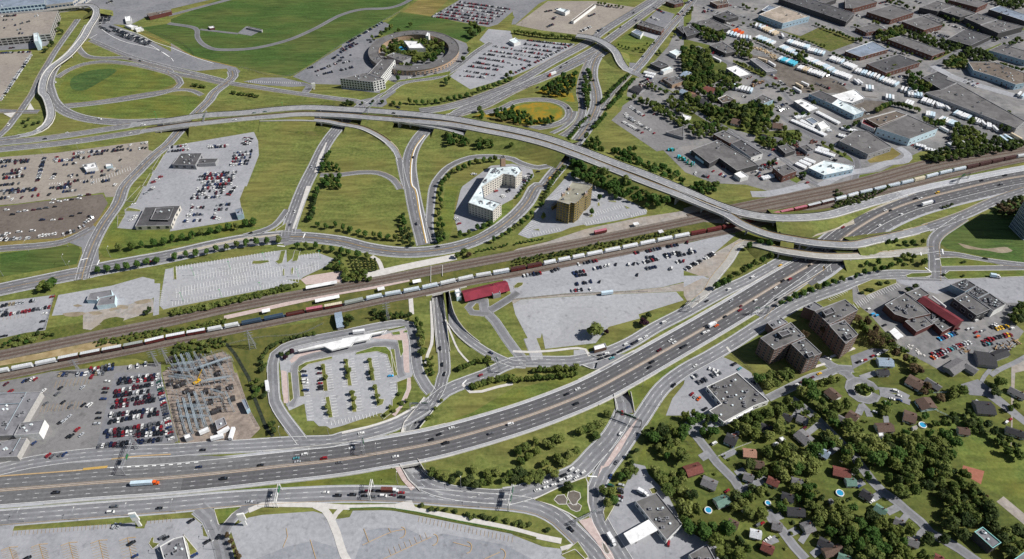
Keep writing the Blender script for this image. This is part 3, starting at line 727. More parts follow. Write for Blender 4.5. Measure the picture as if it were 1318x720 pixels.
area('@02 520,430 650,370 720,300 760,340 760,520 770,640 590,660 640,560 630,470','asphalt',name='junction',layer='lot',z=0.139)
road('@02 -120,500 0,482 300,458 500,425 700,330',9,lanes=2,edge='wo',kerb=0.6,label='road below the overflow lot')
road('@21 200,70 100,140 @11 1270,290 1190,400 1110,560 @12 1030,0 960,180 910,330 905,380',14.0,lanes=4,edge='ww',kerb=1.2,label='avenue between the lawns')
area('@11 1195,383 1205,383 1175,470 1125,615 1105,615 1140,490','path_white',name='traffic_island',layer='island',z=0.41)
area('@12 1045,0 1080,0 950,330 935,330','path_white',name='traffic_island',layer='island',z=0.41)
road('@12 900,180 800,300 700,345 560,385',6,lanes=1,edge='w',kerb=1.4,label='turning lane to the boulevard')
area('@12 820,330 890,285 880,340 810,345','grass',name='traffic_island',layer='island',kerb=0.6)
area('@12 820,395 850,345 1000,330 1020,370 1010,430 960,440 880,460','asphalt',name='junction',layer='lot',z=0.139)
road('@30 700,395 500,480 400,530 @21 900,150 @21 850,185 700,250 620,315 550,420 520,540 @22 537,0 580,220 640,450',15.5,lanes=2,edge='ww',kerb=0.8,label='divided road between the lawns')
strip(MARK['paint_yellow'],smooth(WP('@21 635,325 565,420 532,540 540,719 @22 560,20 600,220 650,440')),-0.5,0.5,0.37)
strip(MARK['paint_white'],smooth(WP('@21 645,325 573,420 541,540 548,719 @22 570,20 610,220 658,440')),-0.5,0.5,0.37)
road('@11 1150,632 1318,628 @21 130,612 280,615 400,670 450,740',7.0,lanes=1,edge='yw',kerb=0.8,label='turning loop across the lawn')
road('@22 700,440 675,330 685,150 705,0 @21 745,650 830,565 985,500 1150,488 1318,510 @31 60,540 200,575 330,545',7.5,lanes=1,edge='ww',kerb=1.0,label='ring drive round the white hotel')
# ---- north east highway
road('@30 1250,-120 1080,0 930,92 720,222 560,337 300,478 0,652 @21 1150,0 950,70 760,118 600,140',14.0,lanes=3,edge='wy',kerb=1.2,label='upper lanes of the north east highway',mat='asphalt')
road('@30 1330,-120 1165,0 960,145 800,262 650,370 450,482 250,590 0,702 @21 1100,95 950,145 800,190',13.0,lanes=3,edge='yw',kerb=1.2,label='lower lanes of the north east highway',mat='asphalt')
road('@31 -10,268 100,272 280,255 400,212 435,160 405,100 300,58 120,52 0,75 @21 1230,120 1100,150',8.5,lanes=2,edge='wo',kerb=1.0,label='loop ramp round the flower meadow')
road('@30 590,465 550,560 528,640 520,719 @31 540,100 520,200 450,285 340,352 200,400',9.0,lanes=2,edge='wy',kerb=1.0,label='ramp beside the flower meadow')
road('@31 482,140 465,195 395,262 255,330',5.0,lanes=1,edge='w',kerb=0.8)
road('@30 900,575 770,719 @31 690,115 640,195',6.5,lanes=2,edge='oo',kerb=0.8,label='lane between two hedges')
overpass('@30 490,275,6.5 600,290,7 700,330,7 790,400,6 830,480,3.5 870,530,1 930,555,0',11.0,'deck_grey','curved grey overpass crossing the north east highway',lanes=2,edge='ww',open_x=((738,792),),rname='curved overpass')
road('@30 930,555 1000,480 1100,350 1230,190 1318,95 @40 60,20 110,-60',12.0,lanes=4,edge='ww',centre='o',kerb=1.0,label='straight avenue to the north east')
area('@30 845,500 880,485 980,490 1030,430 990,545 960,590 900,570','asphalt',name='junction',layer='lot',z=0.30)
road('@30 940,560 1080,640 1200,719 @31 1318,80 @41 0,90 180,200 320,270 440,350 600,430 800,530 980,680 1060,719',8.5,lanes=2,edge='',kerb=1.0,label='street through the older houses')
road('@40 60,20 200,80 300,160 480,220 800,370 1100,500 1318,620 @51 0,20 420,80 700,220 1050,330',9.0,lanes=1,edge='',kerb=0,mat='yard_grey',label='truck yard lane')
road('@40 660,-30 880,80 1100,160 1318,270 @50 150,300',8.5,lanes=1,edge='',kerb=0.8,label='works street')
road('@50 600,560 640,500 820,400 980,340 1130,300 1318,250 1400,225',9.5,lanes=1,edge='',kerb=1.0,label='works cross street')
road('@50 620,510 760,590 900,640 1318,760',13,lanes=1,edge='',kerb=0.8,mat='lot_pale',label='works street')
road('@40 100,360 330,480 500,560 740,690 @41 820,60 1000,170 1180,280 @51 0,330 ',8.0,lanes=1,edge='',kerb=0.8,label='back street of the truck yards')
road('@41 740,170 880,270 1080,370 1318,500 @52 0,0',8.0,lanes=1,edge='',kerb=0.8,label='street by the boat yard')
road('@51 350,420 420,470 400,520 260,540 130,590 0,610 @41 1200,640 1050,719',9.0,lanes=1,edge='',kerb=0.8,mat='lot_pale',label='turning road by the railway')
road('@42 520,60 640,60 800,30 960,-10',10,lanes=1,edge='',kerb=0.6,mat='lot_pale')
# ---- airport roads
road('@00 600,150 520,262 430,390 375,480 305,600 250,719 @01 190,90 150,150 100,210 60,265 -20,340',8.5,lanes=2,edge='wy',kerb=0.6,label='airport exit road')
road('@01 -60,135 130,142 300,142',9.0,lanes=2,edge='yy',kerb=0.6,label='airport side road')
area('@01 210,130 232,78 262,130','path_white',name='traffic_island',layer='island',kerb=0.5)
area('@01 30,160 120,150 85,190','path_white',name='traffic_island',layer='island',kerb=0.5)
road('@00 690,190 640,280 560,390 440,500 392,580 375,660 @01 385,-20 420,70 500,140 600,182 750,212 950,225 1318,213',12.5,lanes=3,edge='ww',kerb=1.0,label='curving airport ramp')
road('@00 590,335 618,390 680,438 800,450 950,447 1100,482 1318,548 @10 0,560 200,600 400,645',7.5,lanes=1,edge='wy',kerb=0.8,label='airport connector')
road('@00 440,600 520,545 650,495 800,477 950,487 1100,512 1318,572 @10 60,612 75,645 40,680 0,695 @01 1100,12 700,75 490,95',8.0,lanes=2,edge='wy',kerb=0.8,label='loop round the airport lawn')
road('@01 520,108 900,62 1230,8 @10 0,702 90,692 170,702 240,735',6.5,lanes=1,edge='yw',kerb=0.8,label='lower side of the airport loop')
road('@00 700,310 1000,437 1150,480 1318,525 @10 0,535 380,618 450,640 700,680 1000,725 @11 1000,16 1318,48 @21 100,60 200,90',8.5,lanes=2,edge='wo',kerb=0.8,label='airport approach road')
road('@10 1040,719 1080,670 1000,640',5,lanes=1,edge='',kerb=0.6)
road('@21 200,90 300,20 @20 350,719 470,640 760,590 870,530 1040,400 1150,330',8.5,lanes=2,edge='ww',kerb=0.8,label='drive to the round hotel')
area('@21 110,60 220,40 300,20 400,-20 420,-10 340,50 350,85 310,110 110,110','asphalt',name='junction',layer='lot',z=0.30)
road('@10 -20,122 480,-10',8.0,lanes=1,edge='',kerb=0,label='airfield track')
road('@10 -20,182 190,222 205,290 250,345 330,380 450,386 650,372 900,312 1100,228 1318,115 @20 150,75 350,65 450,40 560,-20',7.5,lanes=1,edge='',kerb=0,label='airfield perimeter track')
road('@10 225,228 350,243 520,262',5.0,lanes=1,edge='',kerb=0)
L_('@10 580,205 705,235 620,278 510,260','asphalt',name='pavement')
for q_ in('@00 870,235 1000,285 1150,345 1318,450','@00 900,225 1040,255 1200,330 1318,370 @10 60,395 200,450 330,492','@00 760,205 830,262 960,325 1210,385 1318,450 @10 20,475','@00 690,300 750,268'):strip(MARK['paint_white'],smooth(WP(q_),5),-0.35,0.35,0.37)
strip(MARK['paint_yellow'],smooth(WP('@00 900,195 1010,232 1200,300 1318,350 @10 100,400 200,445 400,495 500,520'),5),-0.3,0.3,0.37)
# ---- ground level stretch of the long flyover in the west
road('@01 -160,408 0,385 300,355 520,325 830,277 1000,250',11.0,lanes=3,edge='yw',kerb=1.2,label='west end of the long flyover')
road('@01 -160,458 0,435 300,405 600,370 900,325 1080,297',11.0,lanes=3,edge='yw',kerb=1.2,label='west end of the long flyover')
FLY=((205,252),(410,470),(510,608),(735,758),(868,1000))
overpass('@01 1000,250,0 1180,228,2.5 1318,211,5 @11 250,175,6.5 550,155,6.5 800,128,7 1050,113,7.5 1318,125,7.5 @21 250,140,7.5 560,165,7.5 850,198,7.5 1100,243,7.5 1318,284,7.5 @31 250,345,8 500,430,8.5 800,545,9 1050,638,9.5 @42 0,30,9.5 250,140,9.5 450,205,9 650,240,8.5 850,245,7 1100,225,4.5 1318,165,2 @52 180,115,0.5 400,55,0',11.0,'deck_grey','north half of the long curving flyover across the lawns and railway',lanes=3,edge='ww',open_x=FLY,group=None,rname='north side of the long flyover')
overpass('@01 1080,297,0 1318,262,4 @11 100,247,6 250,232,6.5 500,205,6.5 800,178,7 1000,163,7.5 1318,172,7.5 @21 250,192,7.5 560,216,7.5 850,243,7.5 1100,290,7.5 1318,332,7.5 @31 250,395,8 500,482,8.5 800,600,9 1050,698,9.5 @42 0,80,9.5 150,140,9.5 330,215,9 450,290,9 650,370,8.5 850,410,8 1050,440,7.5 1318,450,6 @52 150,420,4 300,388,2 450,352,0.4 600,310,0',10.0,'deck_grey','south half of the long curving flyover, continuing over the motorway',lanes=2,edge='yw',open_x=FLY+((995,1012),(1030,1102)),rname='south side of the long flyover')
road('@52 560,322 600,310 850,222 1100,110 1318,35 1450,0',11.0,lanes=3,edge='yw',kerb=0.8,label='slip road east of the flyover')
road('@52 330,72 500,25 @51 1000,640 1318,580 1450,560',9.0,lanes=2,edge='ww',kerb=0.8,mat='shoulder',label='ramp joining the motorway')
area('@52 0,190 300,90 520,40 340,110 0,245 @42 1318,290 985,395','tan_paving',name='painted_gore',layer='lot',z=0.135)
overpass('@11 690,207,6 1000,205,5.5 1200,217,5 1318,240,4.6 @21 150,268,3.4 300,340,1.6 400,425,0.3 450,520,0',7.0,'deck_grey','narrow ramp leaving the flyover and curving down to the lawn road',lanes=1,edge='yw',open_x=((412,450),),rname='ramp down to the lawn road')
road('@21 440,500 455,570 475,660 500,740',7.0,lanes=1,edge='ww',kerb=0.7)
overpass('@21 380,203,7 600,237,6.5 800,275,5 1000,330,2.5 1180,370,0.6 1318,395,0',7.0,'deck_grey','narrow ramp leaving the flyover towards the white hotel',lanes=1,edge='yw',open_x=((511,566),),rname='ramp towards the white hotel')
road('@21 1250,385 1318,398 @31 100,440 250,520',7.0,lanes=1,edge='yw',kerb=0.7)
area('@31 160,490 380,520 390,490 330,500 180,487','lot_pale',name='pavement',layer='lot')
road('@43 40,205 180,90 230,0 @42 250,719 350,570 420,460 460,440',7.5,lanes=1,edge='yw',kerb=0.8,mat='deck',label='ramp climbing to the lower bridge')
overpass('@42 420,462,0 470,437,0.6 560,448,3.5 690,482,6 900,518,6.5 1100,540,6 1318,540,3.5 @52 150,530,1.2 330,520,0',9.0,'deck','lower concrete bridge carrying a narrow road over the motorway',lanes=2,edge='yw',open_x=((1000,1090),),rname='lower bridge')
road('@52 300,521 500,500 640,485',9.0,lanes=2,edge='yw',kerb=0.8,mat='deck')
road('@52 850,240 760,300 660,370 620,430 630,560 630,719',11.0,lanes=2,edge='yw',kerb=0.8,label='road turning off beside the field')
road('@52 640,520 800,530 1000,570 1318,610 1450,620',8.0,lanes=2,edge='wo',kerb=0.8,label='road along the field')
road('@52 640,640 900,632 1318,625 1450,622',7.0,lanes=1,edge='',kerb=0.8)
area('@52 668,555 800,550 1000,580 1160,612 680,618','grass_lush',name='traffic_island',layer='island',kerb=0.5)
area('@52 405,690 450,672 600,668 605,685 560,700 420,705','grass_lush',name='traffic_island',layer='island',kerb=0.5)
area('@52 695,690 740,655 1318,648 1318,695 730,719','grass_lush',name='grass',layer='island',kerb=0.5)
overpass('@00 -80,112,7 0,103,7 310,75,7 560,47,7 690,42,7 740,72,7 735,130,7 690,200,6.5 640,290,6 520,430,6 400,520,6 345,600,6 328,719,6 @01 350,20,6 385,110,5.5 388,190,4 345,258,1.8 250,310,0.4 130,336,0',8.5,'deck_grey','elevated airport ramp sweeping from the terminal front to the flyover',lanes=2,edge='ww',open_x=((-20,124),(54,66)),rname='elevated airport ramp')
road('@01 260,306 130,336 0,356 -120,372',7.0,lanes=1,edge='ww',kerb=0.7)
road('@24 690,150 650,105 600,20 @23 575,640 565,520 545,420 520,352 450,338 300,358 0,420 @13 1318,425 1000,482 870,525 805,575 785,650 785,719 @14 790,100 800,220 860,330 950,450 1010,530',9.0,lanes=1,edge='ww',kerb=0.7,label='bus road round the commuter lot',mat='asphalt')
road('@14 925,260 950,200 960,100 955,0 @13 958,670 1010,615 1200,570 1318,550 @23 0,548 200,515 330,495 400,500 430,560 450,719 @24 470,30',7.0,lanes=1,edge='',kerb=0.7,mat='asphalt')
road('@13 360,470 430,500 490,570 560,690 @14 600,40 640,180 690,310 750,450 790,490',2.6,mat='ditch_water',lanes=1,edge='',kerb=0,name='stream')
road('@23 1090,150 1100,230 1180,320 1260,440 1340,550 @33 100,640',8.0,lanes=1,edge='',kerb=0.8,label='station drive')
road('@23 1100,160 1020,165 975,215 1005,255 1085,262 1130,265',6.0,lanes=1,edge='',kerb=0.8)
road('@23 1140,240 1240,180 1318,130 @33 40,100',7.0,lanes=1,edge='',kerb=0.8)
road('@33 130,450 165,540 190,620',10,lanes=1,edge='',kerb=0.6,mat='lot_white')
road('@34 1310,395 @44 90,480 170,580 260,700 @45 280,10 390,110 440,190',7.0,lanes=1,edge='',kerb=1.0,label='street with the green verge')
road('@45 430,195 560,135 640,95',5.5,lanes=1,edge='',kerb=0)
road('@45 640,340 680,410 760,500 850,620 940,719 980,760',7.0,lanes=1,edge='',kerb=1.0,label='street between the brick red roofs')
road('@43 1060,600 1130,660 1250,719 @54 0,60',8.0,lanes=1,edge='',kerb=0.8,label='street to the turning circle')
road('@53 0,690 @54 -100,-35 @44 1100,5 1000,30 830,110 650,200',6.5,lanes=1,edge='',kerb=0.8,label='street beside the apartment lawn')
road('@44 830,200 1000,330 1100,430 1250,580 1318,650 @55 60,0 150,120 230,200 330,270 420,350 520,430 600,520 700,570 820,640 930,719 990,760',7.5,lanes=1,edge='',kerb=0.8,label='shady street through the trees')
c0=W(1110.5,502.5)
ring=[c0+Vector((math.cos(t),math.sin(t),0))*10.5 for t in[i*math.pi/16 for i in range(33)]]
road('',7.0,lanes=1,edge='',kerb=1.2,pts=ring,label='turning circle')
area('','grass_lush',name='traffic_island',layer='island',kerb=0.4,pts=[c0+Vector((math.cos(t),math.sin(t),0))*6.4 for t in[i*math.pi/12 for i in range(24)]])
for q,w in(('@54 200,130 330,140 430,190',5),('@54 205,160 330,190 440,230',6),('@54 60,240 110,290 130,340',5),('@54 60,40 180,0',5),('@44 130,660 200,620',6),('@44 300,650 400,600',5),('@45 400,60 470,30',4.5),('@55 140,260 230,205',5),('@55 260,360 340,320',5),('@45 820,520 880,490',5),('@45 720,560 640,590',5),('@45 700,400 760,380',5),('@44 950,470 1040,400',4.5),('@44 1120,620 1200,560',4.5),('@44 850,345 900,260',4),('@44 1260,370 1300,330',4),('@55 20,150 80,120',5),('@45 1290,60 1340,30',5),('@54 40,320 70,250',5),('@54 260,400 250,330',4),('@55 380,420 420,370',4),('@55 470,570 540,500',4),('@45 960,500 900,590',4),('@45 1080,620 990,690',4.5)):
 road(q,w,lanes=1,edge='',kerb=0,name='driveway')
L_('@54 830,90 960,50 1010,80 1190,230 1340,360 1340,420 1020,180 900,172','asphalt',name='cul_de_sac')
road('@54 1060,-30 1010,30 990,70',3.0,lanes=1,edge='',kerb=0,name='path')
road('@53 1340,590 1250,640 1120,700 1060,740',4.0,lanes=1,edge='',kerb=0,name='path')
road('@15 215,320 300,395 350,500 390,620 420,760',10.5,lanes=1,edge='',kerb=1.2,label='exit road by the restaurant')
road('@15 395,540 405,500 450,425 530,345 640,285',7.5,lanes=1,edge='',kerb=1.2,label='entry road by the tall sign')
area('@15 335,335 545,315 470,370 395,455 370,450','grass_lush',name='traffic_island',layer='island',kerb=0.6)
road('@15 600,345 700,302 900,298 1110,302 1318,318 @25 0,312 420,315',4.0,mat='path_white',lanes=1,edge='',kerb=0,name='footpath')
road('@15 1110,302 1185,338 1230,400 1280,520 1330,680 @25 60,760',5.0,mat='path_white',lanes=1,edge='',kerb=0,name='footpath')
road('@15 1318,325 1275,370 1245,420',3.5,mat='path_white',lanes=1,edge='',kerb=0,name='footpath')
area('@25 400,300 500,270 540,268 560,310 600,350 560,350 420,330','path_white',name='footpath',layer='lot',z=0.36)
road('@25 560,338 900,402 1318,490 @35 0,492 200,545 375,580',4.0,mat='path_white',lanes=1,edge='',kerb=0,name='footpath')
road('@25 60,335 380,333 900,432 1318,512 @35 180,560',2.2,mat='grass_dark',lanes=1,edge='',kerb=0,name='grass_strip')
road('@35 370,640 450,618 530,660 600,760',3.0,mat='path_white',lanes=1,edge='',kerb=0,name='footpath')
area('@35 375,685 440,635 500,585 580,700 560,719 480,640','grass',name='traffic_island',layer='island',kerb=0.4)
area('@35 165,262 390,155 560,90 575,130 575,280 600,370 520,415 430,360 300,300','grass_lush',name='traffic_island',layer='island',kerb=0.9)
for q in('@35 320,262 345,230 395,225 418,262 410,295 355,295','@35 422,240 430,205 470,195 515,210 522,245 495,275 490,300 460,300 440,270','@35 415,290 440,290 470,305 500,290 528,310 515,345 490,352 450,335'):
 area(q,'yard_mud',name='flower_bed',layer='island',curve=True,kerb=0.45)
area('@35 690,590 712,610 745,665 735,680 715,670 700,640','yard_mud',name='flower_bed',layer='island',curve=True,kerb=0.5)
area('@35 700,350 712,430 770,330 800,270 740,240','grass',name='grass',layer='island',kerb=0.5)
area('@35 1055,180 1090,168 1115,190 1100,215 1075,215','grass',name='traffic_island',layer='island',kerb=0.5)
road('@23 690,165 692,500 660,585 645,650',2.6,mat='path_white',lanes=1,edge='',kerb=0,name='footpath')
road('@23 530,130 540,270',4.0,mat='path_white',lanes=1,edge='',kerb=0,name='footpath')
road('@23 800,310 850,440 900,550 980,640',1.6,mat='path_white',lanes=1,edge='',kerb=0,name='footpath')
road('@33 0,555 120,560 300,550 500,530 560,540 590,590',2.4,mat='path_white',lanes=1,edge='',kerb=0,name='footpath')
road('@24 930,90 990,150 1080,145 1200,110 1318,85',2.6,mat='path_white',lanes=1,edge='',kerb=0,name='footpath')
road('@24 515,40 520,120 480,220 400,330',3.2,mat='pink_paving',lanes=1,edge='',kerb=0,name='footpath')
road('@24 560,265 420,345 200,420 0,465',2.2,mat='path_white',lanes=1,edge='',kerb=0,name='footpath')
road('@22 230,540 280,570 310,640',4.0,mat='path_white',lanes=1,edge='',kerb=0,name='footpath')
road('@25 430,10 480,100 550,180',3.6,mat='pink_paving',lanes=1,edge='',kerb=0,name='footpath')
road('@43 330,520 360,560',2.0,mat='path_white',lanes=1,edge='',kerb=0,name='footpath')
road('@43 960,690 1090,650',2.2,mat='path_white',lanes=1,edge='',kerb=0,name='footpath');road('@43 1130,600 1318,530',2.2,mat='path_white',lanes=1,edge='',kerb=0,name='footpath')
I_=lambda p,m='grass',**k:area(p,m,name='planting_island',layer='island',kerb=k.pop('kerb',0.35),**k)
for q in('@p 240,135 275,135 302,385 265,388','@p 455,90 485,90 525,335 490,340','@p 670,80 705,80 740,290 705,292','@p 280,445 315,440 348,630 310,635','@p 510,380 540,380 570,580 530,582','@p 725,335 755,330 775,460 825,465 810,510 760,530','@p 885,0 920,0 948,240 915,250','@p 25,200 50,195 85,435 45,440','@13 980,700 985,670 1040,640 1240,595 1245,612 1060,655 1010,690 1000,719','@23 110,565 250,520 340,520 380,560 420,719 395,719 350,580 270,555 110,580','@14 902,0 925,0 945,200 915,230','@23 350,388 480,360 490,372 370,398','@23 430,470 465,470 475,560 455,600','@23 385,410 445,400 450,425 395,430','@23 478,398 505,392 508,408 482,412','@33 10,50 40,25 80,25 75,45 40,65 10,68','@53 32,50 150,0 330,0 335,28 100,125 42,95','@01 1172,592 1250,468 1264,480 1192,602','@01 1100,719 1160,620 1178,625 1130,719','@02 975,115 1085,0 1108,0 1030,122','@02 965,192 990,165 1085,185 1080,195','@12 625,600 635,578 750,572 760,585 690,600','@12 805,580 830,570 850,500 885,495 860,590 830,602','@12 935,580 955,500 1000,490 985,540 975,575','@12 20,625 38,620 45,719 25,719','@12 865,640 875,640 875,690 865,690','@12 928,640 945,625 940,675 930,680','@02 905,322 912,225 965,225','@32 655,130 668,125 672,150 655,155','@32 585,240 612,215 618,235','@32 735,115 790,112 800,125 750,120','@32 860,150 905,170 880,175','@32 160,335 200,330 210,345','@20 415,625 600,600 840,550 830,580 600,612 420,638','@21 290,35 340,-5 350,0 300,38','@24 425,75 505,45 500,130 440,265 320,360 300,330 390,260 392,210 432,160','@05 1150,600 1170,555 1188,550 1180,590 1230,600 1180,640','@15 95,530 205,660 150,690 130,600'):
 I_(q,'grass' if '@2' not in q[:3]else 'grass_lush')
area('@20 350,400 400,330 520,290 700,290 790,340 770,400 640,460 540,470 430,440','grass_dark',name='courtyard_garden',layer='lot',curve=True)
for q,d,m in(('@12 45,650 800,532',(0,-34),1),('@13 10,205 985,20',(1,-32),1),('@12 945,572 1140,540',(0,-34),1)):stalls(q,d)
for q,d in(('@12 185,695 760,590',(-2,-36)),('@13 40,105 580,0',(-2,-38)),('@12 480,719 862,655',(-2,-36)),('@12 945,655 1135,608',(-2,-34))):stalls(q,d,spine=True)
for q,d in(('@p 195,165 222,400',(42,-6)),('@p 285,150 308,385',(42,-6)),('@p 412,115 440,350',(40,-6)),('@p 497,95 530,330',(40,-6)),('@p 628,95 655,300',(40,-6)),('@p 715,75 745,280',(40,-6)),('@p 820,70 860,240',(40,-6)),('@p 65,200 92,435',(38,-5)),('@p 100,485 118,655',(48,-6)),('@p 235,475 262,645',(42,-6)),('@p 325,435 352,625',(42,-6)),('@p 455,415 482,590',(42,-6)),('@p 550,385 575,570',(42,-6)),('@p 680,355 705,545',(42,-6)),('@p 875,310 895,440',(48,-6)),('@p 340,710 760,620',(-8,-34)),('@53 110,125 340,35',(25,28)),('@53 0,190 130,110',(30,40)),('@43 1110,150 1240,85',(25,15)),('@03 1232,90 1225,200',(30,0)),('@32 630,230 850,165',(-14,-24)),('@32 570,305 735,255',(-10,-24)),('@32 750,265 905,222',(-12,-24)),('@32 920,245 1035,200',(-10,-24)),('@32 600,60 650,30',(30,20)),('@32 60,370 150,400',(0,1)),('@32 160,385 365,345',(-10,-24)),('@32 60,360 170,240',(50,20)),('@32 210,195 360,10',(32,10)),('@10 600,640 1000,650',(-4,-14)),('@02 380,-10 800,-48',(6,-14)),('@01 700,680 1000,570',(6,30))):stalls(q,d)
for q,d in(('@05 100,540 880,478',(8,-36)),('@05 1130,450 1318,432',(6,-30)),('@25 600,390 1318,545',(-10,44)),('@04 440,60 700,30',(-22,60)),('@04 330,250 640,220',(-22,60)),('@03 0,300 200,270',(-4,20))):stalls(q,d,mat='paint_orange',w=0.2)
for x,y in((75,628),(305,605),(535,592),(765,575),(985,555)):
 a,b_=WP('@05 %d,%d %d,%d'%(x,y,x+45,760))
 strip(MARK['paint_orange'],[a,b_],-0.2,0.2,0.37)
 strip(MARK['paint_orange'],smooth(WP('@05 %d,%d %d,%d %d,%d %d,%d'%(x-65,y+25,x-45,y+5,x,y,x+65,y-4)),3),-0.25,0.25,0.37)
 for i in range(1,9):
  p=a.lerp(b_,i/9)
  for s in(-1,1):strip(MARK['paint_orange'],[p,p+Vector((s*5.2,-1.6*s if s>0 else 2.0*-s*-1,0))],-0.1,0.1,0.37)
for q in('@25 160,612 280,555 400,505 480,490','@25 320,719 480,645 600,590 690,550','@25 210,590 170,485','@25 380,515 360,480','@15 1075,570 1120,719','@25 860,590 990,625','@25 1100,719 1220,665','@15 865,630 900,545 890,480'):
 strip(MARK['paint_orange'],smooth(WP(q),4),-0.22,0.22,0.37)
for x,y in((455,515),(705,570),(965,630),(1225,685)):
 cc=WP('@25 %d,%d'%(x,y))[0];strip(MARK['paint_orange'],[cc+Vector((math.cos(t)*3.2,math.sin(t)*4,0))for t in[i*0.4-1.6 for i in range(9)]],-0.25,0.25,0.37)
for i in range(8):
 a,b_=WP('@25 %d,%d %d,%d'%(380+i*40,690-i*18,360+i*40,640-i*18));strip(MARK['paint_orange'],[a,b_],-0.12,0.12,0.37)
for q in('@02 620,572 680,556','@02 750,610 768,570','@12 880,465 820,460','@12 1020,400 1035,365','@52 520,510 525,535','@52 685,485 695,525','@52 555,628 605,665','@52 630,565 665,562','@24 930,90 960,60','@35 580,80 650,85'):
 strip(MARK['paint_white'],WP(q),-0.5,0.5,0.38)
def deck_bridge(u0,u1,o0,o1,label,path=None,z1=0.06):
 pts=[p for p in(path or med)if u0<=proj(p)[0]<=u1]
 root=empty('bridge');tag(root,label,'bridge')
 mb=MB();wall(mb,pts,(o0+o1)/2,o1-o0,-1.5,z1);mb.build('deck_slab','wall_concrete',root)
 for o in(o0,o1):
  mb=MB();wall(mb,pts,o,0.45,-1.6,1.0);mb.build('parapet','concrete',root)
deck_bridge(495,590,-14.9,14.6,'motorway bridge over the curved sunken road')
deck_bridge(755,835,-14.9,14.6,'motorway bridge over the short sunken road beside the avenue')
# ================================================================== railway
def track(path,label,n=2,gap=4.2,w=None,z=0.0,pts=None):
 c=smooth(pts or WP(path,z),8.0)
 w=w or n*gap+3.5
 mb=MB();strip(mb,c,-w/2,w/2,nextz(0.34,0.001));tag(mb.build('track_bed','ballast'),kind='structure')
 for k in range(n):
  o=(k-(n-1)/2)*gap
  t=MB();wall(t,offset(c,o+0.72),0,0.22,0.34,0.55);wall(t,offset(c,o-0.72),0,0.22,0.34,0.55)
  strip(t,c,o-1.25,o+1.25,0.40+0.001*k,1)
  tag(t.build('railway_track',['rail_steel','wood_sleeper']),kind='structure')
 return c
surf('wood_sleeper',(0.085,0.062,0.05),(0.15,0.115,0.095),0.9,detail=6)
NT=track('@03 -120,612 0,588 650,455 1318,322 @13 420,225 1318,62 @23 450,-20 @22 700,650 1318,535 @32 700,400 1318,275 @42 500,170 1318,0 @51 650,548 1318,437 1500,408','north',n=2,w=13)
TRAIN='@03 -160,738 0,706 110,686 290,650 460,615 790,550 1110,488 1318,440 @13 240,398 440,360 730,303 1020,244 1318,190 @23 280,128 560,77 830,18 @22 1010,697 1180,668 1318,643 @32 430,557 880,467 1170,407 1318,378 @42 400,297 720,212 1000,147 1250,82 1318,62 @51 490,668 700,612 820,587 1000,547 1250,492 1318,482 1500,450'
tc=WP(TRAIN,2.4)
TL=smooth([Vector((p.x,p.y,0))for p in tc],4.0)
track('','south',n=1,w=6.5,pts=[p.copy()for p in TL[::6]]+[TL[-1]])
off2=offset(TL[::6],-6.0)
track('','south',n=1,w=5.5,pts=off2)
if True:
 off3=[p for p in offset(NT,8.5)if proj(p)[0]>880]
 track('','yard',n=1,w=5.0,pts=off3[::3])
 off4=[p for p in offset(NT,-8.8)if proj(p)[0]>960]
 track('','yard',n=1,w=5.0,pts=off4[::3])
deck_bridge(545,600,-9.5,4.0,'railway bridge over the two sunken roads',path=TL,z1=0.32)
for q,w in(('@13 420,224 700,165 1000,98 1318,32',3.6),('@13 410,296 700,232 1000,166 1318,100 @23 250,58 520,2',5.0),('@22 180,695 460,630 880,545',9.0),('@22 300,719 600,655 820,608',4.0)):
 road(q,w,mat='pink_paving' if w!=9 else 'path_white',lanes=1,edge='',kerb=0,name='station_platform')
def along(line,s0):
 """cumulative-length walker"""
 cum=[0.0]
 for i in range(1,len(line)):cum.append(cum[-1]+(line[i]-line[i-1]).length)
 def at(s):
  s=max(0.0,min(cum[-1]-1e-3,s))
  lo,hi=0,len(cum)-1
  while hi-lo>1:
   m=(lo+hi)//2
   if cum[m]<=s:lo=m
   else:hi=m
  t=(s-cum[lo])/max(1e-6,cum[hi]-cum[lo])
  return line[lo].lerp(line[hi],t)
 return at,cum[-1]
plain('rail_red',(0.13,0.028,0.026));plain('rail_brown',(0.075,0.035,0.032));plain('rail_white',(0.66,0.68,0.70));plain('rail_pale',(0.55,0.57,0.58));plain('rail_blue',(0.47,0.54,0.60));plain('rail_navy',(0.045,0.075,0.12));plain('rail_cream',(0.62,0.56,0.42));plain('rail_pink',(0.45,0.16,0.2));plain('rail_olive',(0.30,0.33,0.31))
RAILMESH={}
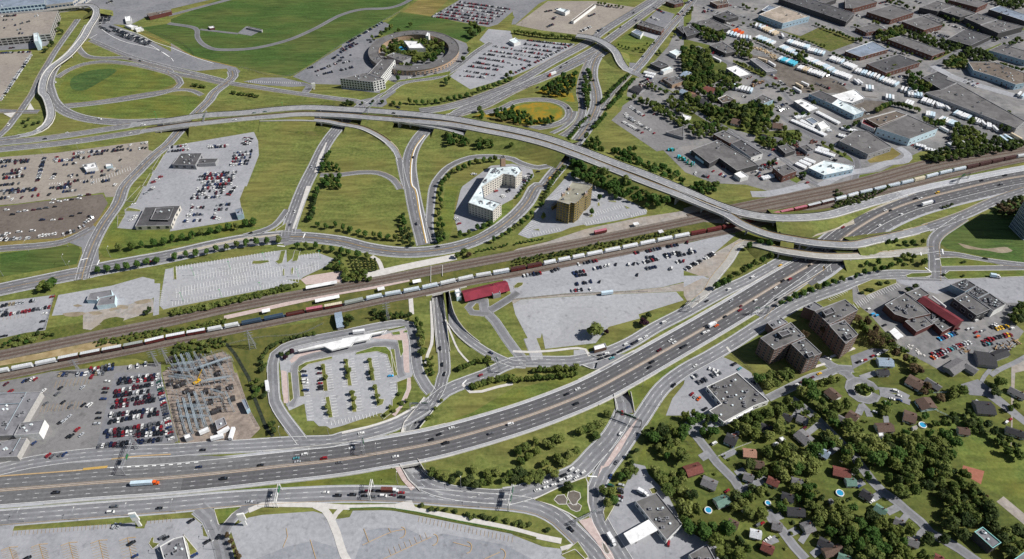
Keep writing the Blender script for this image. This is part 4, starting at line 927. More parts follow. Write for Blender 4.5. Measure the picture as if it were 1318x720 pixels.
def rail_meshes(kind,L,body,roof):
 k=(kind,round(L,1),body,roof)
 if k in RAILMESH:return RAILMESH[k]
 b=MB();r=MB()
 if kind=='hopper':
  prof=[(-1.0,0.9),(-1.5,1.5),(-1.5,3.6),(-1.0,4.3),(1.0,4.3),(1.5,3.6),(1.5,1.5),(1.0,0.9)]
  x0,x1=-L/2+1.0,L/2-1.0
  n=len(prof)
  for x,k2 in((x0,0),(x1,1)):
   for y,z in prof:b.v.append((x+(0.9 if z<1.2 else 0)*(1 if k2==0 else-1),y,z))
  for i in range(n):j=(i+1)%n;b.f.append((i,n+i,n+j,j));b.m.append(0)
  b.f.append(tuple(range(n)));b.m.append(0);b.f.append(tuple(n+i for i in reversed(range(n))));b.m.append(0)
  for s in(-1,1):b.box((s*(L/2-0.7),0,0.85),(1.4,2.6,0.3))
  r.box((0,0,4.31),(L-2.6,0.9,0.16))
  for i in range(5):r.box((-L*0.36+i*L*0.18,0,4.47),(L*0.13,0.7,0.18))
 elif kind=='boxcar':
  b.box((0,0,0.9),(L-0.9,2.9,3.0))
  for s in(-1,1):b.box((0,s*1.5,1.0),(2.6,0.12,2.7))
  r.box((0,0,3.9),(L-0.7,3.05,0.18));
  for i in range(9):r.box((-L*0.44+i*L*0.11,0,4.08),(0.25,3.0,0.1))
 elif kind=='gondola':
  b.box((0,0,0.9),(L-0.9,2.9,0.35))
  for s in(-1,1):
   b.box((0,s*1.4,1.25),(L-0.9,0.14,1.7));b.box((s*(L/2-0.52),0,1.25),(0.14,2.66,1.7))
  r.box((0,0,1.25),(L-1.6,2.5,1.1),taper=0.9)
 else:
  b.box((0,0,0.9),(L-0.8,2.9,0.5));b.box((-1.2,0,1.4),(L-5.5,2.2,2.5));b.box((L/2-3.4,0,1.4),(2.4,2.9,3.1));b.box((L/2-1.4,0,1.4),(1.6,2.2,1.6))
  r.box((-1.2,0,3.91),(L-7,1.5,0.4));r.box((L/2-3.4,0,4.51),(2.6,3.0,0.15))
 w=MB();w.box((0,0,0.28),(3.0,2.3,0.55))
 for sx in(-1,1):
  for sy in(-1,1):w.tube((sx*0.95,sy*0.72-0.08,0.45),(sx*0.95,sy*0.72+0.08,0.45),0.45,seg=10)
 RAILMESH[k]=(b.mesh('wagon_body',body),r.mesh('wagon_roof',roof),RAILMESH.setdefault('bogie',w.mesh('bogie','metal_dark')))
 return RAILMESH[k]
at,total=along(TL,0)
CONSIST=[(3,'hopper',16.6,'rail_pale','rail_white','pale grey covered hopper wagon'),(3,'boxcar',15.8,'rail_brown','rail_pale','dark brown boxcar with a pale roof'),(1,'boxcar',15.8,'rail_brown','rail_olive','dark brown boxcar with a grey roof'),(2,'boxcar',15.8,'rail_red','rail_white','dark red boxcar with a white roof'),(1,'boxcar',15.5,'rail_red','rail_white','dark red boxcar with a bright roof'),(2,'hopper',13.0,'rail_pale','rail_white','short pale grey hopper wagon'),(2,'hopper',18.0,'rail_navy','rail_navy','dark blue hopper wagon'),(1,'gondola',16.5,'rail_red','rail_brown','rust red open wagon'),(1,'boxcar',15.0,'rail_red','rail_pink','red boxcar with a pink roof'),(1,'boxcar',16.0,'rail_red','rail_cream','red boxcar with a cream roof'),(1,'hopper',18.5,'rail_olive','rail_olive','grey green hopper wagon'),(4,'hopper',16.0,'rail_blue','rail_white','pale blue hopper wagon with a white roof'),(3,'hopper',16.0,'rail_pale','rail_white','white topped grey hopper wagon'),(1,'boxcar',16.0,'rail_blue','rail_white','pale blue boxcar'),(2,'boxcar',15.0,'rail_red','rail_brown','dull red boxcar'),(3,'hopper',13.5,'rail_white','rail_white','short white hopper wagon'),(6,'hopper',17.5,'rail_white','rail_white','long white hopper wagon'),(5,'boxcar',16.5,'rail_red','rail_red','dull red boxcar near the flyover'),(3,'boxcar',15.5,'rail_red','rail_pink','red boxcar east of the flyover'),(2,'boxcar',16.0,'rail_brown','rail_pale','brown boxcar with a pale roof'),(2,'hopper',15.0,'rail_white','rail_blue','white hopper wagon with a blue roof'),(4,'hopper',17.0,'rail_blue','rail_pale','pale blue hopper wagon toward the east'),(1,'boxcar',14.5,'rail_cream','rail_cream','cream boxcar'),(3,'hopper',18.0,'rail_blue','rail_white','long pale blue hopper wagon'),(4,'boxcar',16.5,'rail_brown','rail_brown','plain dark brown boxcar'),(8,'hopper',17.0,'rail_pale','rail_pale','grey hopper wagon at the far end')]
s=0.0
while proj(at(s))[0]<-15:s+=2.0
allc=[(c[1:],i+1,c[0])for c in CONSIST for i in range(c[0])]
seen={}
for(kind,L,body,roof,words_),i,n in allc:
 m0,m1=at(s),at(s+L)
 if proj(m0)[0]>1325:break
 c=(m0+m1)/2;d=m1-m0
 mb_,mr_,mw_=rail_meshes(kind,L,body,roof)
 root=empty('rail_wagon',(c.x,c.y,0.5),math.atan2(d.y,d.x))
 seen[words_]=seen.get(words_,0)+1
 lab=words_+(' of the long freight train' if n==1 else ' in the freight train, %s from the left'%nth(seen[words_]))
 tag(root,lab,'freight wagon','wagons of the long freight train')
 link('wagon_body',mb_,root);link('wagon_roof',mr_,root)
 for t in(-1,1):link('bogie',mw_,root,(t*(L/2-2.4),0,0))
 s+=L+1.1
for q,lab in(('@32 630,365 720,345','red boxcar standing alone in the railway yard'),):
 a,b_=WP(q,1.5);c=(a+b_)/2;d=b_-a
 mb_,mr_,mw_=rail_meshes('boxcar',14.0,'rail_red','rail_pink')
 root=empty('rail_wagon',(c.x,c.y,0.3),math.atan2(d.y,d.x));tag(root,lab,'freight wagon')
 link('wagon_body',mb_,root);link('wagon_roof',mr_,root)
 for t in(-1,1):link('bogie',mw_,root,(t*4.6,0,0))
for i,(q,lab)in enumerate((('@13 1040,62 1280,18','long white shelter on the north platform by the big lot'),('@13 1112,165 1298,128','white shelter on the middle platform beside the wagons'),('@13 702,246 764,232','small white shelter on the middle platform'),('@23 276,76 328,64','small white shelter on the south platform near the bus road'),('@23 546,18 610,6','small white shelter on the platform nearest the red roof'),('@32 930,292 970,284','tiny white hut in the railway yard'),('@32 1125,352 1158,344','white hut between the yard and the train'))):
 a,b_=WP(q,3.2);c=(a+b_)/2;d=b_-a;L=d.length
 root=empty('platform_shelter',(c.x,c.y,0.1),math.atan2(d.y,d.x));tag(root,lab,'shelter','white platform shelters')
 m=MB();m.box((0,0,3.0),(L,4.2,0.35));m.build('shelter_roof','roof_white',root)
 m=MB();m.box((0,1.2,0.1),(L*0.95,0.2,2.9));m.build('back_wall','wall_white',root)
 for sx in(-1,1):
  m=MB();m.box((sx*L*0.42,-1.2,0.1),(0.25,0.25,2.9));m.build('post','metal_grey',root)
COVERED+=[(med,15.5),(TL,10.0)]
# ---- cuttings, bridges over them, ground sheet
cutting(U1c,12.0,'retaining walls of the curved road dipping under the motorway');cutting(U2c,12.5,'retaining walls of the short road dipping under the motorway')
cutting(U3a,9.5,'retaining walls of the two roads dipping under the railway',U3b,8.0)
outer=[Vector((-2600,-500,0)),Vector((2600,-500,0)),Vector((2600,5200,0)),Vector((-2600,5200,0))]
verts=list(outer)+[p for h in HOLES for p in h]
tris=tessellate_polygon([outer]+HOLES)
gm=MB();gm.v=[(p.x,p.y,0.0)for p in verts]
for q in tris:
 a,b_,c=(verts[i]for i in q)
 flip=(b_-a).cross(c-a).z<0
 gm.f.append(tuple(reversed(q))if flip else tuple(q));gm.m.append(0)
tag(gm.build('ground','grass'),kind='structure')
# ================================================================== buildings
FOOT=[]
UNITM={}
def unit_mesh(k):
 if k in UNITM:return UNITM[k]
 m=MB()
 if k==0:m.box((0,0,0),(2.2,1.8,1.3));m.tube((0,0,1.3),(0,0,1.55),0.6,seg=10,mi=1)
 elif k==1:m.box((0,0,0),(1.2,1.2,0.8),taper=0.8);m.box((0,0,0.8),(1.3,1.3,0.15),mi=1)
 elif k==2:m.tube((0,0,0),(0,0,1.2),0.45,0.45,8);m.tube((0,0,1.2),(0,0,1.5),0.75,0.3,8,1)
 else:m.box((0,0,0),(3.4,2.0,1.6));m.box((0.2,0,1.6),(2.2,1.4,0.2),mi=1)
 UNITM[k]=m.mesh('rooftop_unit',['metal_grey' if k!=1 else 'trim_white','trim_dark' if k!=1 else 'roof_ice'])
 return UNITM[k]
WINM={}
def window_mesh(w,h,mat='glass',frame='trim_white'):
 k=(round(w,2),round(h,2),mat,frame)
 if k not in WINM:
  m=MB()
  m.box((0,0.0,0),(w,0.16,h),mi=1);m.box((0,0.03,0.12),(w-0.24,0.16,h-0.24),mi=0)
  WINM[k]=m.mesh('window',[mat,frame])
 return WINM[k]
def bld(path,h,roof,wallm,label,cat='building',name='building',units=0,win=None,trim='roof_pale',par=0.7,z0=0.0,group=None,foot=True,pitchwin=None,seed=None):
 """a flat roofed building whose roof outline the photo shows at `path`; win = (storeys, spacing, width, height, material, frame)"""
 pts=ccw([Vector((p.x,p.y,0))for p in WP(path,h)])
 rnd=random.Random(seed or len(FOOT)*13+5)
 if foot:FOOT.append([(p.x,p.y)for p in pts])
 cx=sum(p.x for p in pts)/len(pts);cy=sum(p.y for p in pts)/len(pts)
 root=empty(name,(cx,cy,0));tag(root,label,cat,group)
 L=[Vector((p.x-cx,p.y-cy,0))for p in pts];n=len(L)
 m=MB()
 for i in range(n):
  a,b=L[i],L[(i+1)%n]
  m.face([(a.x,a.y,z0),(b.x,b.y,z0),(b.x,b.y,h),(a.x,a.y,h)])
 m.build('wall',wallm,root)
 inn=[]
 for i in range(n):
  a,b,c=L[i-1],L[i],L[(i+1)%n]
  e1,e2=(b-a).normalized(),(c-b).normalized()
  n1,n2=Vector((-e1.y,e1.x,0)),Vector((-e2.y,e2.x,0))
  k=n1+n2
  if k.length<0.1:k=n1
  k=k.normalized();inn.append(b+k*min(1.2,0.42/max(0.35,k.dot(n1))))
 m=MB()
 for i in range(n):
  j=(i+1)%n
  m.face([(L[i].x,L[i].y,h),(L[j].x,L[j].y,h),(inn[j].x,inn[j].y,h),(inn[i].x,inn[i].y,h)])
  m.face([(inn[i].x,inn[i].y,h),(inn[j].x,inn[j].y,h),(inn[j].x,inn[j].y,h-par),(inn[i].x,inn[i].y,h-par)])
 m.build('parapet',trim,root)
 m=MB();m.face([(p.x,p.y,h-par+0.02)for p in inn]);m.build('roof',roof,root)
 poly=[(p.x,p.y)for p in inn]
 xs,ys=[p[0]for p in poly],[p[1]for p in poly]
 k=t=0
 units=int(units*1.6)+(1 if h>=6 else 0)
 while k<units and t<units*30:
  t+=1
  x,y=rnd.uniform(min(xs),max(xs)),rnd.uniform(min(ys),max(ys))
  if all(inside(x+dx,y+dy,poly)for dx,dy in((2.4,0),(-2.4,0),(0,2.4),(0,-2.4))):
   link('rooftop_unit',unit_mesh(rnd.choice((0,0,1,1,2,3))),root,(x,y,h-par+0.02),rnd.choice((0,0.6,1.2)));k+=1
 if win:
  st,sp,ww,wh,mat,fr=win
  slots=[]
  for i in range(n):
   a,b=L[i],L[(i+1)%n];e=b-a;ln=e.length
   if ln<sp*0.9:continue
   nn=Vector((e.y,-e.x,0)).normalized()
   to=Vector((-cx-a.x,-cy-a.y,0)).normalized()
   if nn.dot(to)<0.02:continue
   q=max(1,int((ln-1.0)/sp));an=math.atan2(e.y,e.x)+math.pi
   for s_ in range(st):
    z=z0+(h-0.6-z0)*(s_+0.32)/st
    for k in range(q):
     p=a+e*((k+0.5)/q)
     slots.append((p+nn*0.02,z,an))
  me=window_mesh(ww,wh,mat,fr)
  step=max(1,math.ceil(len(slots)/100))if len(slots)>100 else 1
  slots.sort(key=lambda s_:s_[0].y)
  for p,z,an in slots[:100]:
   link('window',me,root,(p.x,p.y,z),an)
  if len(slots)>100:
   m=MB()
   for p,z,an in slots[100:]:
    m.box((p.x,p.y,z),(ww,0.2,wh),an,1);m.box((p.x-math.sin(an)*0.03,p.y+math.cos(an)*0.03,z+0.12),(ww-0.24,0.2,wh-0.24),an,0)
   tag(m.build('windows',[mat,fr],root),kind='stuff')
 return root
W1=(1,6.0,2.2,1.8,'glass','trim_white')
W1d=(1,7.0,3.0,2.6,'glass','trim_dark')
# ---- airport
bld('@00 -120,-60 345,-75 345,28 -120,75',16,'roof_steel','wall_ice','long blue grey airport terminal hall with glass front','terminal','terminal_building',6,(3,5.0,4.0,3.0,'glass_blue','metal_grey'))
bld('@00 352,-60 700,-80 560,15 352,40',14,'roof_steel','wall_concrete','concrete terminal block beside the elevated ramp','terminal','terminal_building',3,(2,5.0,4.0,2.4,'glass_blue','metal_grey'))
g=bld('@00 -140,132 0,112 448,82 385,262 0,298 -140,312',11,'lot_warm','wall_concrete','open concrete parking garage with cars on its roof','parking garage','parking_garage',0,(3,7.0,6.0,2.2,'dark_gap','wall_concrete'))
bld('@00 255,255 290,250 295,318 262,322',13,'roof_ice','wall_ice','pale blue stair tower on the garage front','stair tower','stair_tower',par=0.4)
bld('@00 1128,103 1318,72 @10 0,88 @00 1150,128',6,'roof_brown','wall_red','long rust red shed beside the apron','shed','shed',2)
bld('@00 960,128 1005,122 1012,160 968,166',4.5,'roof_white','wall_white','small white box building on the apron edge','hut','hut',1)
for i,q in enumerate(('@00 960,195 1010,185 1060,200 1010,215','@00 1030,215 1090,205 1105,220 1050,235')):bld(q,3.5,'roof_white','wall_white','low white hut by the taxi yard gate, %s from the west'%nth(i+1),'hut','hut')
bld('@10 590,203 705,228 700,240 590,214',3,'roof_grey','wall_concrete','low grey blast wall shed on the airfield pad','shed','shed')
bld('@10 285,205 330,200 338,215 300,220',3,'roof_white','wall_red','tiny white and red airfield hut','hut','hut')
# ---- round hotel
hc=W(440+556/5.99,385/5.99,7.0);hc.z=0
root=empty('round_hotel',hc);tag(root,'ring shaped hotel building round a planted courtyard and pool','hotel')
RO,RI,HH=63.0,49.5,7.5
T=[2*math.pi*i/72 for i in range(72)]
def ringface(mb,r0,z0,r1,z1):
 for i in range(72):
  a,b=T[i],T[(i+1)%72]
  mb.face([(r0*math.cos(a),r0*math.sin(a),z0),(r0*math.cos(b),r0*math.sin(b),z0),(r1*math.cos(b),r1*math.sin(b),z1),(r1*math.cos(a),r1*math.sin(a),z1)])
m=MB();ringface(m,RO,0,RO,HH);ringface(m,RI,HH,RI,0);m.build('wall','wall_tan',root)
m=MB();ringface(m,RO-0.5,HH-0.5,RI+0.5,HH-0.5);m.build('roof','roof_mid',root)
m=MB();ringface(m,RO+0.6,HH,RO-0.5,HH);ringface(m,RI+0.5,HH,RI-0.6,HH);ringface(m,RO-0.5,HH,RO-0.5,HH-0.5);ringface(m,RI+0.5,HH-0.5,RI+0.5,HH);m.build('parapet','roof_mid',root)
wm=window_mesh(3.4,1.7,'glass','trim_white')
cnt=0;rest=MB()
for st in range(3):
 for i in range(66):
  a=2*math.pi*(i+0.5)/66
  if math.sin(a)<0.25 and cnt<100:
   link('window',wm,root,(RO*math.cos(a),RO*math.sin(a),0.5+2.4*st),a-math.pi/2);cnt+=1
FOOT.append([(hc.x+RO*math.cos(t),hc.y+RO*math.sin(t))for t in T[::4]])
rnd=random.Random(3)
for i in range(16):
 a=rnd.uniform(0.3,5.6);r=rnd.uniform(RI+4,RO-4);link('rooftop_unit',unit_mesh(i%4),root,(r*math.cos(a),r*math.sin(a),HH-0.48),a)
bld('@20 -15,605 185,560 330,610 240,632',14,'roof_mid','wall_white','hotel front block with a grid of white balconies','hotel wing','hotel_wing',4,(4,3.6,2.6,2.4,'glass','trim_white'))
bld('@20 195,575 305,460 410,462 395,480 300,600',14,'roof_mid','wall_white','hotel middle wing joining the front block to the ring','hotel wing','hotel_wing',4,(4,3.8,2.8,2.2,'glass','trim_white'))
bld('@20 345,428 400,405 545,440 470,475',7,'roof_mid','wall_grey','low restaurant block inside the hotel ring','hotel wing','hotel_wing',3)
bld('@20 475,312 590,318 645,372 520,372',6,'roof_white','wall_white','white sloping roof of the pool pavilion in the courtyard','pavilion','pavilion',0)
bld('@20 645,275 660,245 678,252 668,280',12.5,'roof_white','wall_white','small white lift tower on the hotel ring','tower','lift_tower',0,foot=False)
pm=MB();pm.prism([(x,y)for x,y in[(9*math.cos(t),6*math.sin(t))for t in T[::6]]],0.1,0.35)
c=W(440+470/5.99,372/5.99,0.5);tag(pm.build('swimming_pool','pool_blue',None,(c.x,c.y,0)),'turquoise pool in the hotel courtyard beside the white pavilion','pool')
# ---- west commercial
bld('@11 72,465 240,462 188,556 8,548',6,'roof_dark','wall_grey','black flat roofed car rental building with white trim','building','rental_building',4,W1d)
bld('@11 212,506 366,504 340,538 200,545',4.5,'roof_dark','wall_grey','long dark annex east of the car rental building','building','rental_annex',1)
bld('@02 1115,162 1318,152 @12 72,150 30,225 2,300 @02 1040,308 1088,215',5,'roof_dark','wall_beige','low black roofed rental office beside the boulevard','building','rental_office',3,W1d)
bld('@02 1200,168 1318,162 @12 22,160 -12,248 @02 1290,258 1158,255',7,'roof_dark','wall_dark','raised black roof in the middle of the rental office','roof block','roof_block',2,foot=False,z0=4.4)
bld('@12 488,176 545,162 557,212 508,224',6,'roof_steel','wall_blue','small blue shed at the corner of the rental lot','shed','shed',0)
bld('@01 630,552 735,530 752,570 660,592',4.5,'roof_white','wall_white','white toll canopy in the long stay lot','canopy','toll_canopy',2)
bld('@01 812,545 860,540 866,560 816,568',3,'roof_white','wall_ice','pale booth east of the toll canopy','booth','booth')
bld('@03 665,156 690,106 858,78 864,118 765,142 745,158',4.8,'roof_grey','wall_ice','vacant garage with grey roof, the rear block','building','vacant_garage',1)
bld('@03 742,202 768,144 889,120 884,184',5,'roof_grey','wall_ice','vacant garage with grey roof and pale front, the front block','building','vacant_garage',1)
# ---- mall and substation
bld('@04 -120,168 0,160 318,145 185,372 115,480 -120,490',6,'roof_grey','wall_concrete','broad flat mall roof with pale blue pipes','mall','mall',7)
bld('@04 155,386 345,362 300,466 105,482',8,'roof_grey','wall_white','raised mall store with a white end wall','mall','mall_store',3)
bld('@04 -120,560 90,515 208,502 132,645 -120,660',5.5,'roof_grey','wall_concrete','front part of the mall with a white edge','mall','mall',4)
pm=MB()
for q in('@04 40,440 205,150','@04 -60,246 150,236','@04 -60,160 205,152','@04 160,500 100,605'):
 a,b_=WP(q,6.0);pm.tube(a+Vector((0,0,0.2)),b_+Vector((0,0,0.2)),0.3)
tag(pm.build('roof_pipe','metal_blue'),'pale blue pipes running across the mall roof','pipe')
bld('@14 336,370 410,340 432,398 357,440',5.5,'roof_grey','wall_brown','grey roofed control house in the substation','building','control_house',1,(1,4,1.6,1.4,'glass','trim_white'))
bld('@14 540,208 575,198 605,270 580,290',5,'roof_steel','wall_blue','bright blue shed at the substation fence','shed','shed')
bld('@14 95,482 150,462 165,492 110,512',4,'roof_white','wall_grey','white roofed hut at the substation corner','hut','hut')
# ---- white hotel and gold office
WH=(5,3.4,1.8,1.6,'glass','trim_white')
bld('@22 975,126 @21 1150,573 1318,560 @31 45,565 72,598 22,650 @21 1318,632 1245,622 1085,719 @22 1100,90 1230,130 1165,190',15,'roof_ice','wall_beige','L-shaped five storey hotel with a white roof','hotel','white_hotel',22,WH)
bld('@21 1218,482 1252,478 1262,500 1228,508',18,'roof_dark','wall_tan','dark stair tower behind the white hotel','tower','stair_tower',0)
gold=bld('@g 305,236 465,30 680,70 630,128 605,140 545,226 495,262 450,252 435,272',25,'roof_olive','wall_gold','eight storey gold coloured office tower','office','office_tower',3,(8,3.0,2.4,2.0,'glass','wall_gold'))
bld('@g 245,275 298,240 304,262 255,298',5,'roof_beige','wall_gold','pale entrance canopy at the foot of the gold office tower','canopy','entrance_canopy',0)
for q,lab in(('@g 415,85 440,80 448,95 425,102','pink roof hut at the back of the gold tower'),('@g 350,150 380,138 390,155 362,165','pink roof hut at the west edge of the gold tower'),('@g 600,135 625,130 630,150 605,160','pink roof hut at the east edge of the gold tower')):
 bld(q,27.5,'pink_paving','wall_tan',lab,'roof hut','roof_hut',0,z0=24.3,foot=False)
WA=(6,4.2,2.6,1.6,'glass','wall_concrete')
bld('@43 590,450 825,328 938,438 700,540',19,'roof_mid','wall_apartment','brown brick apartment slab nearest the avenue','apartment block','apartment_block',7,WA)
bld('@43 830,497 938,448 1066,566 950,612',19,'roof_mid','wall_apartment','brown brick apartment wing facing the lawn paths','apartment block','apartment_block',4,WA)
bld('@43 642,332 745,288 805,330 692,382',9,'roof_grey','wall_apartment','low grey roofed annex behind the apartment slab','building','apartment_annex',2)
bld('@q 185,140 240,112 285,140 250,165',12,'roof_grey','wall_apartment','low grey annex of the second apartment block','building','apartment_annex',1)
bld('@q 240,160 398,100 466,155 318,232',19,'roof_mid','wall_apartment','second brown apartment slab beside the striped parking','apartment block','apartment_block',6,WA)
bld('@q 318,236 395,206 466,282 402,330',19,'roof_mid','wall_apartment','second apartment wing beside the bare brown trees','apartment block','apartment_block',4,WA)
for q,z,lab in(('@43 725,405 800,385 830,415 760,440',22,'dark lift house on the nearer apartment slab'),('@43 945,565 990,552 1010,580 965,598',21,'dark lift house on the nearer apartment wing'),('@q 280,160 330,140 350,165 300,185',22,'dark lift house on the second apartment slab'),('@q 395,285 425,275 440,295 410,305',21,'dark lift house on the second apartment wing')):
 bld(q,z,'roof_dark','wall_dark',lab,'lift house','lift_house',0,z0=18.3,foot=False)
bld('@44 175,106 410,-5 656,215 540,256 310,380 195,290 290,237',5.5,'roof_mid','wall_white','broad grey shop building in front of the apartments','shop','shop',16,(1,5,3,2,'glass','trim_white'),trim='trim_white')
bld('@44 318,378 540,256 552,276 328,400',4.2,'roof_white','wall_white','long white canopy along the grey shop building','canopy','canopy',0,z0=3.4)
bld('@35 945,270 1110,205 1308,450 1188,572',5.5,'roof_mid','wall_white','flat roofed service station shop','shop','station_shop',8,(1,5,2.6,2,'glass','trim_white'))
def canopy(path,h,label,name='fuel_canopy',cat='canopy'):
 pts=ccw(WP(path,h));cx=sum(p.x for p in pts)/len(pts);cy=sum(p.y for p in pts)/len(pts)
 root=empty(name,(cx,cy,0));tag(root,label,cat)
 FOOT.append([(p.x,p.y)for p in pts])
 m=MB();m.prism([(p.x-cx,p.y-cy)for p in pts],h-0.9,h);m.face([(p.x-cx,p.y-cy,h-0.9)for p in reversed(pts)]);m.build('canopy_roof','roof_white',root)
 e1=(pts[1]-pts[0]);e2=(pts[3]-pts[0])
 for a in(0.2,0.8):
  for b in(0.25,0.75):
   p=pts[0]+e1*a+e2*b;m=MB();m.box((p.x-cx,p.y-cy,0),(0.5,0.5,h-0.9));m.build('post','trim_white',root)
   m=MB();m.box((p.x-cx+1.6,p.y-cy,0),(0.6,1.0,1.6));m.build('fuel_pump','wall_red',root)
canopy('@35 855,520 1048,412 1117,492 910,606',5.5,'white fuel canopy with pumps beside the service station shop')
canopy('@53 280,400 320,372 390,435 340,462',4.5,'white square canopy beside the bare trees','canopy_shelter')
bld('@45 40,682 180,600 268,760 120,800',5,'roof_mid','wall_white','grey flat roof at the south edge by the fuel station','shop','shop',2)
bld('@05 1232,618 @15 20,558 96,540 150,760 @05 1275,760',5,'roof_grey','wall_white','restaurant with white trim in the south west lot','restaurant','restaurant',4,(1,3.5,2.2,1.8,'glass','trim_white'),trim='trim_white')
bld('@53 245,192 405,102 535,198 600,262 430,302 322,266',7.5,'roof_mid','wall_brick','main grey roof of the brick works','works','works',8)
bld('@53 400,320 535,265 622,340 490,402',6,'roof_mid','wall_red','lower grey roof on the south corner of the brick works','works','works',2)
bld('@53 600,312 682,290 786,350 690,402',6,'roof_mid','wall_red','square grey roof on the east corner of the brick works','works','works',2)
bld('@53 405,102 520,60 592,110 490,156',8,'roof_mid','wall_brick','rear grey roof behind the red hall','works','works',1)
bld('@53 530,198 600,240 690,288 620,330 535,262 600,262',5.5,'roof_dark','wall_brick','dark roof strip between the red hall and the brick works','works','works',4)
def gable(path,h,rise,roof,wallm,label,name='house',cat='house',chimney=True,win=True,dorm=0,overhang=0.5,group=None):
 """path = ridge end, ridge end, and one eave point (photo pixels at the height of the ridge, ridge, eave)"""
 q=P(path);a,b=W(q[0][0],q[0][1],h+rise),W(q[1][0],q[1][1],h+rise);e=W(q[2][0],q[2][1],h)
 d=b-a;L=d.length;d.normalize();nrm=Vector((-d.y,d.x,0));w=abs((e-a).dot(nrm))
 w=max(3.0,min(w,60));c=(a+b)/2;rz=math.atan2(d.y,d.x)
 root=empty(name,(c.x,c.y,0),rz);tag(root,label,cat,group)
 FOOT.append([(c.x+d.x*sx*L/2+nrm.x*sy*w,c.y+d.y*sx*L/2+nrm.y*sy*w)for sx,sy in((-1,-1),(1,-1),(1,1),(-1,1))])
 m=MB();x,y=L/2,w
 m.face([(-x,-y,0),(x,-y,0),(x,-y,h),(-x,-y,h)]);m.face([(x,y,0),(-x,y,0),(-x,y,h),(x,y,h)])
 m.face([(x,-y,0),(x,y,0),(x,y,h),(x,0,h+rise-0.1),(x,-y,h)]);m.face([(-x,y,0),(-x,-y,0),(-x,-y,h),(-x,0,h+rise-0.1),(-x,y,h)])
 m.build('wall',wallm,root)
 o=overhang;k=rise/w;m=MB()
 for s in(-1,1):
  p=[(-x-o,0,h+rise+0.05),(x+o,0,h+rise+0.05),(x+o,s*(y+o),h-k*o+0.05),(-x-o,s*(y+o),h-k*o+0.05)]
  m.face(p if s<0 else p[::-1]);p2=[(u,v,z-0.22)for u,v,z in p];m.face(p2[::-1]if s<0 else p2)
  m.face([p[2],p[3],p2[3],p2[2]]if s<0 else[p[3],p[2],p2[2],p2[3]]);m.face([p[1],p[2],p2[2],p2[1]]);m.face([p[3],p[0],p2[0],p2[3]])
 rf=m.build('roof',roof,root)
 if chimney:
  m=MB();m.box((x*0.4,w*0.25,h+rise*0.5),(0.9,0.7,rise*0.5+1.0));m.build('chimney','wall_brick',rf)
 if win:
  me=window_mesh(1.5,1.3,'glass','trim_white')
  for s in(-1,1):
   for t in(-0.55,0.1,0.6):link('window',me,root,(t*x,s*(y+0.02),1.1),0 if s>0 else math.pi)
   link('window',me,root,(s*(x+0.02),-y*0.4,1.1),-math.pi/2 if s>0 else math.pi/2)
  m=MB();m.box((0,0,0),(1.1,0.18,2.1));m.build('door','shingle_red',root,(0.36*x,-y-0.02,0.1))
 return root
gable('@53 540,132 830,318 490,158',8,2.5,'roof_red','wall_red','long dark red metal roofed hall of the brick works','works_hall','works',False,False)
rs=MB();a,b_=W(1098+610/5.99,360+130/5.99,10.2),W(1098+715/5.99,360+212/5.99,10.2)
rs.tube(a,b_,0.9,seg=8);tag(rs.build('skylight','trim_white'),'long white skylight along the dark red hall roof','skylight')
bld('@53 750,36 868,-8 952,45 866,92',8,'roof_dark','wall_blue','dark office roof with many vents, the northern block','office','office',14)
bld('@53 880,96 952,46 1050,100 962,142',8,'roof_dark','wall_blue','dark office roof with many vents, the middle block','office','office',14)
bld('@53 962,146 1052,102 1178,190 1082,242',8,'roof_dark','wall_white','dark office roof with many vents, the eastern block','office','office',14)
bld('@53 775,146 872,95 1062,226 952,276',8.5,'roof_mid','wall_dark','plain grey hall in front of the vented office roofs','hall','hall',3,(1,6,4,3,'glass','trim_white'))
gable('@23 948,100 1262,24 1110,112',4.5,3.0,'roof_crimson','wall_brown','railway station with a long dark red roof','station_building','station',True,True,overhang=2.0)
bld('@23 1148,78 1205,62 1225,108 1168,122',4.5,'roof_grey','wall_grey','square grey porch of the red roofed station','porch','station_porch',0)
for i,q in enumerate(('@23 868,75 912,62 920,92 875,100','@23 878,105 915,95 922,128 885,138')):bld(q,5,'roof_white','wall_ice','white kiosk beside the red station roof, the %s one'%('upper','lower')[i],'kiosk','kiosk')
gable('@13 1270,300 1318,290 1255,375',3.5,2.2,'shingle_blue','wall_grey','small grey blue roofed hut in the grass by the railway','hut','hut',False,False)
bld('@13 968,541 1165,492 1318,459 @23 0,452 225,412 345,386 326,408 230,427 210,462 90,486 70,511 0,527 @13 1240,546 1180,517 985,553',4.5,'roof_white','wall_white','long white stepped roof of the bus terminal','bus terminal','bus_terminal',0,par=0.25,z0=3.4)
for i in range(10):
 p=W(*[(390+i*11.5),(451.5-i*2.5)],0);m=MB();m.box((p.x,p.y,0),(0.5,0.5,3.5));tag(m.build('terminal_column','trim_white'),'white column under the bus terminal roof, %s from the west'%nth(i+1),'column','columns of the bus terminal')
bld('@33 622,512 712,488 725,520 632,545',4,'roof_white','wall_brown','small white roofed kiosk under the round tree','kiosk','kiosk',1)
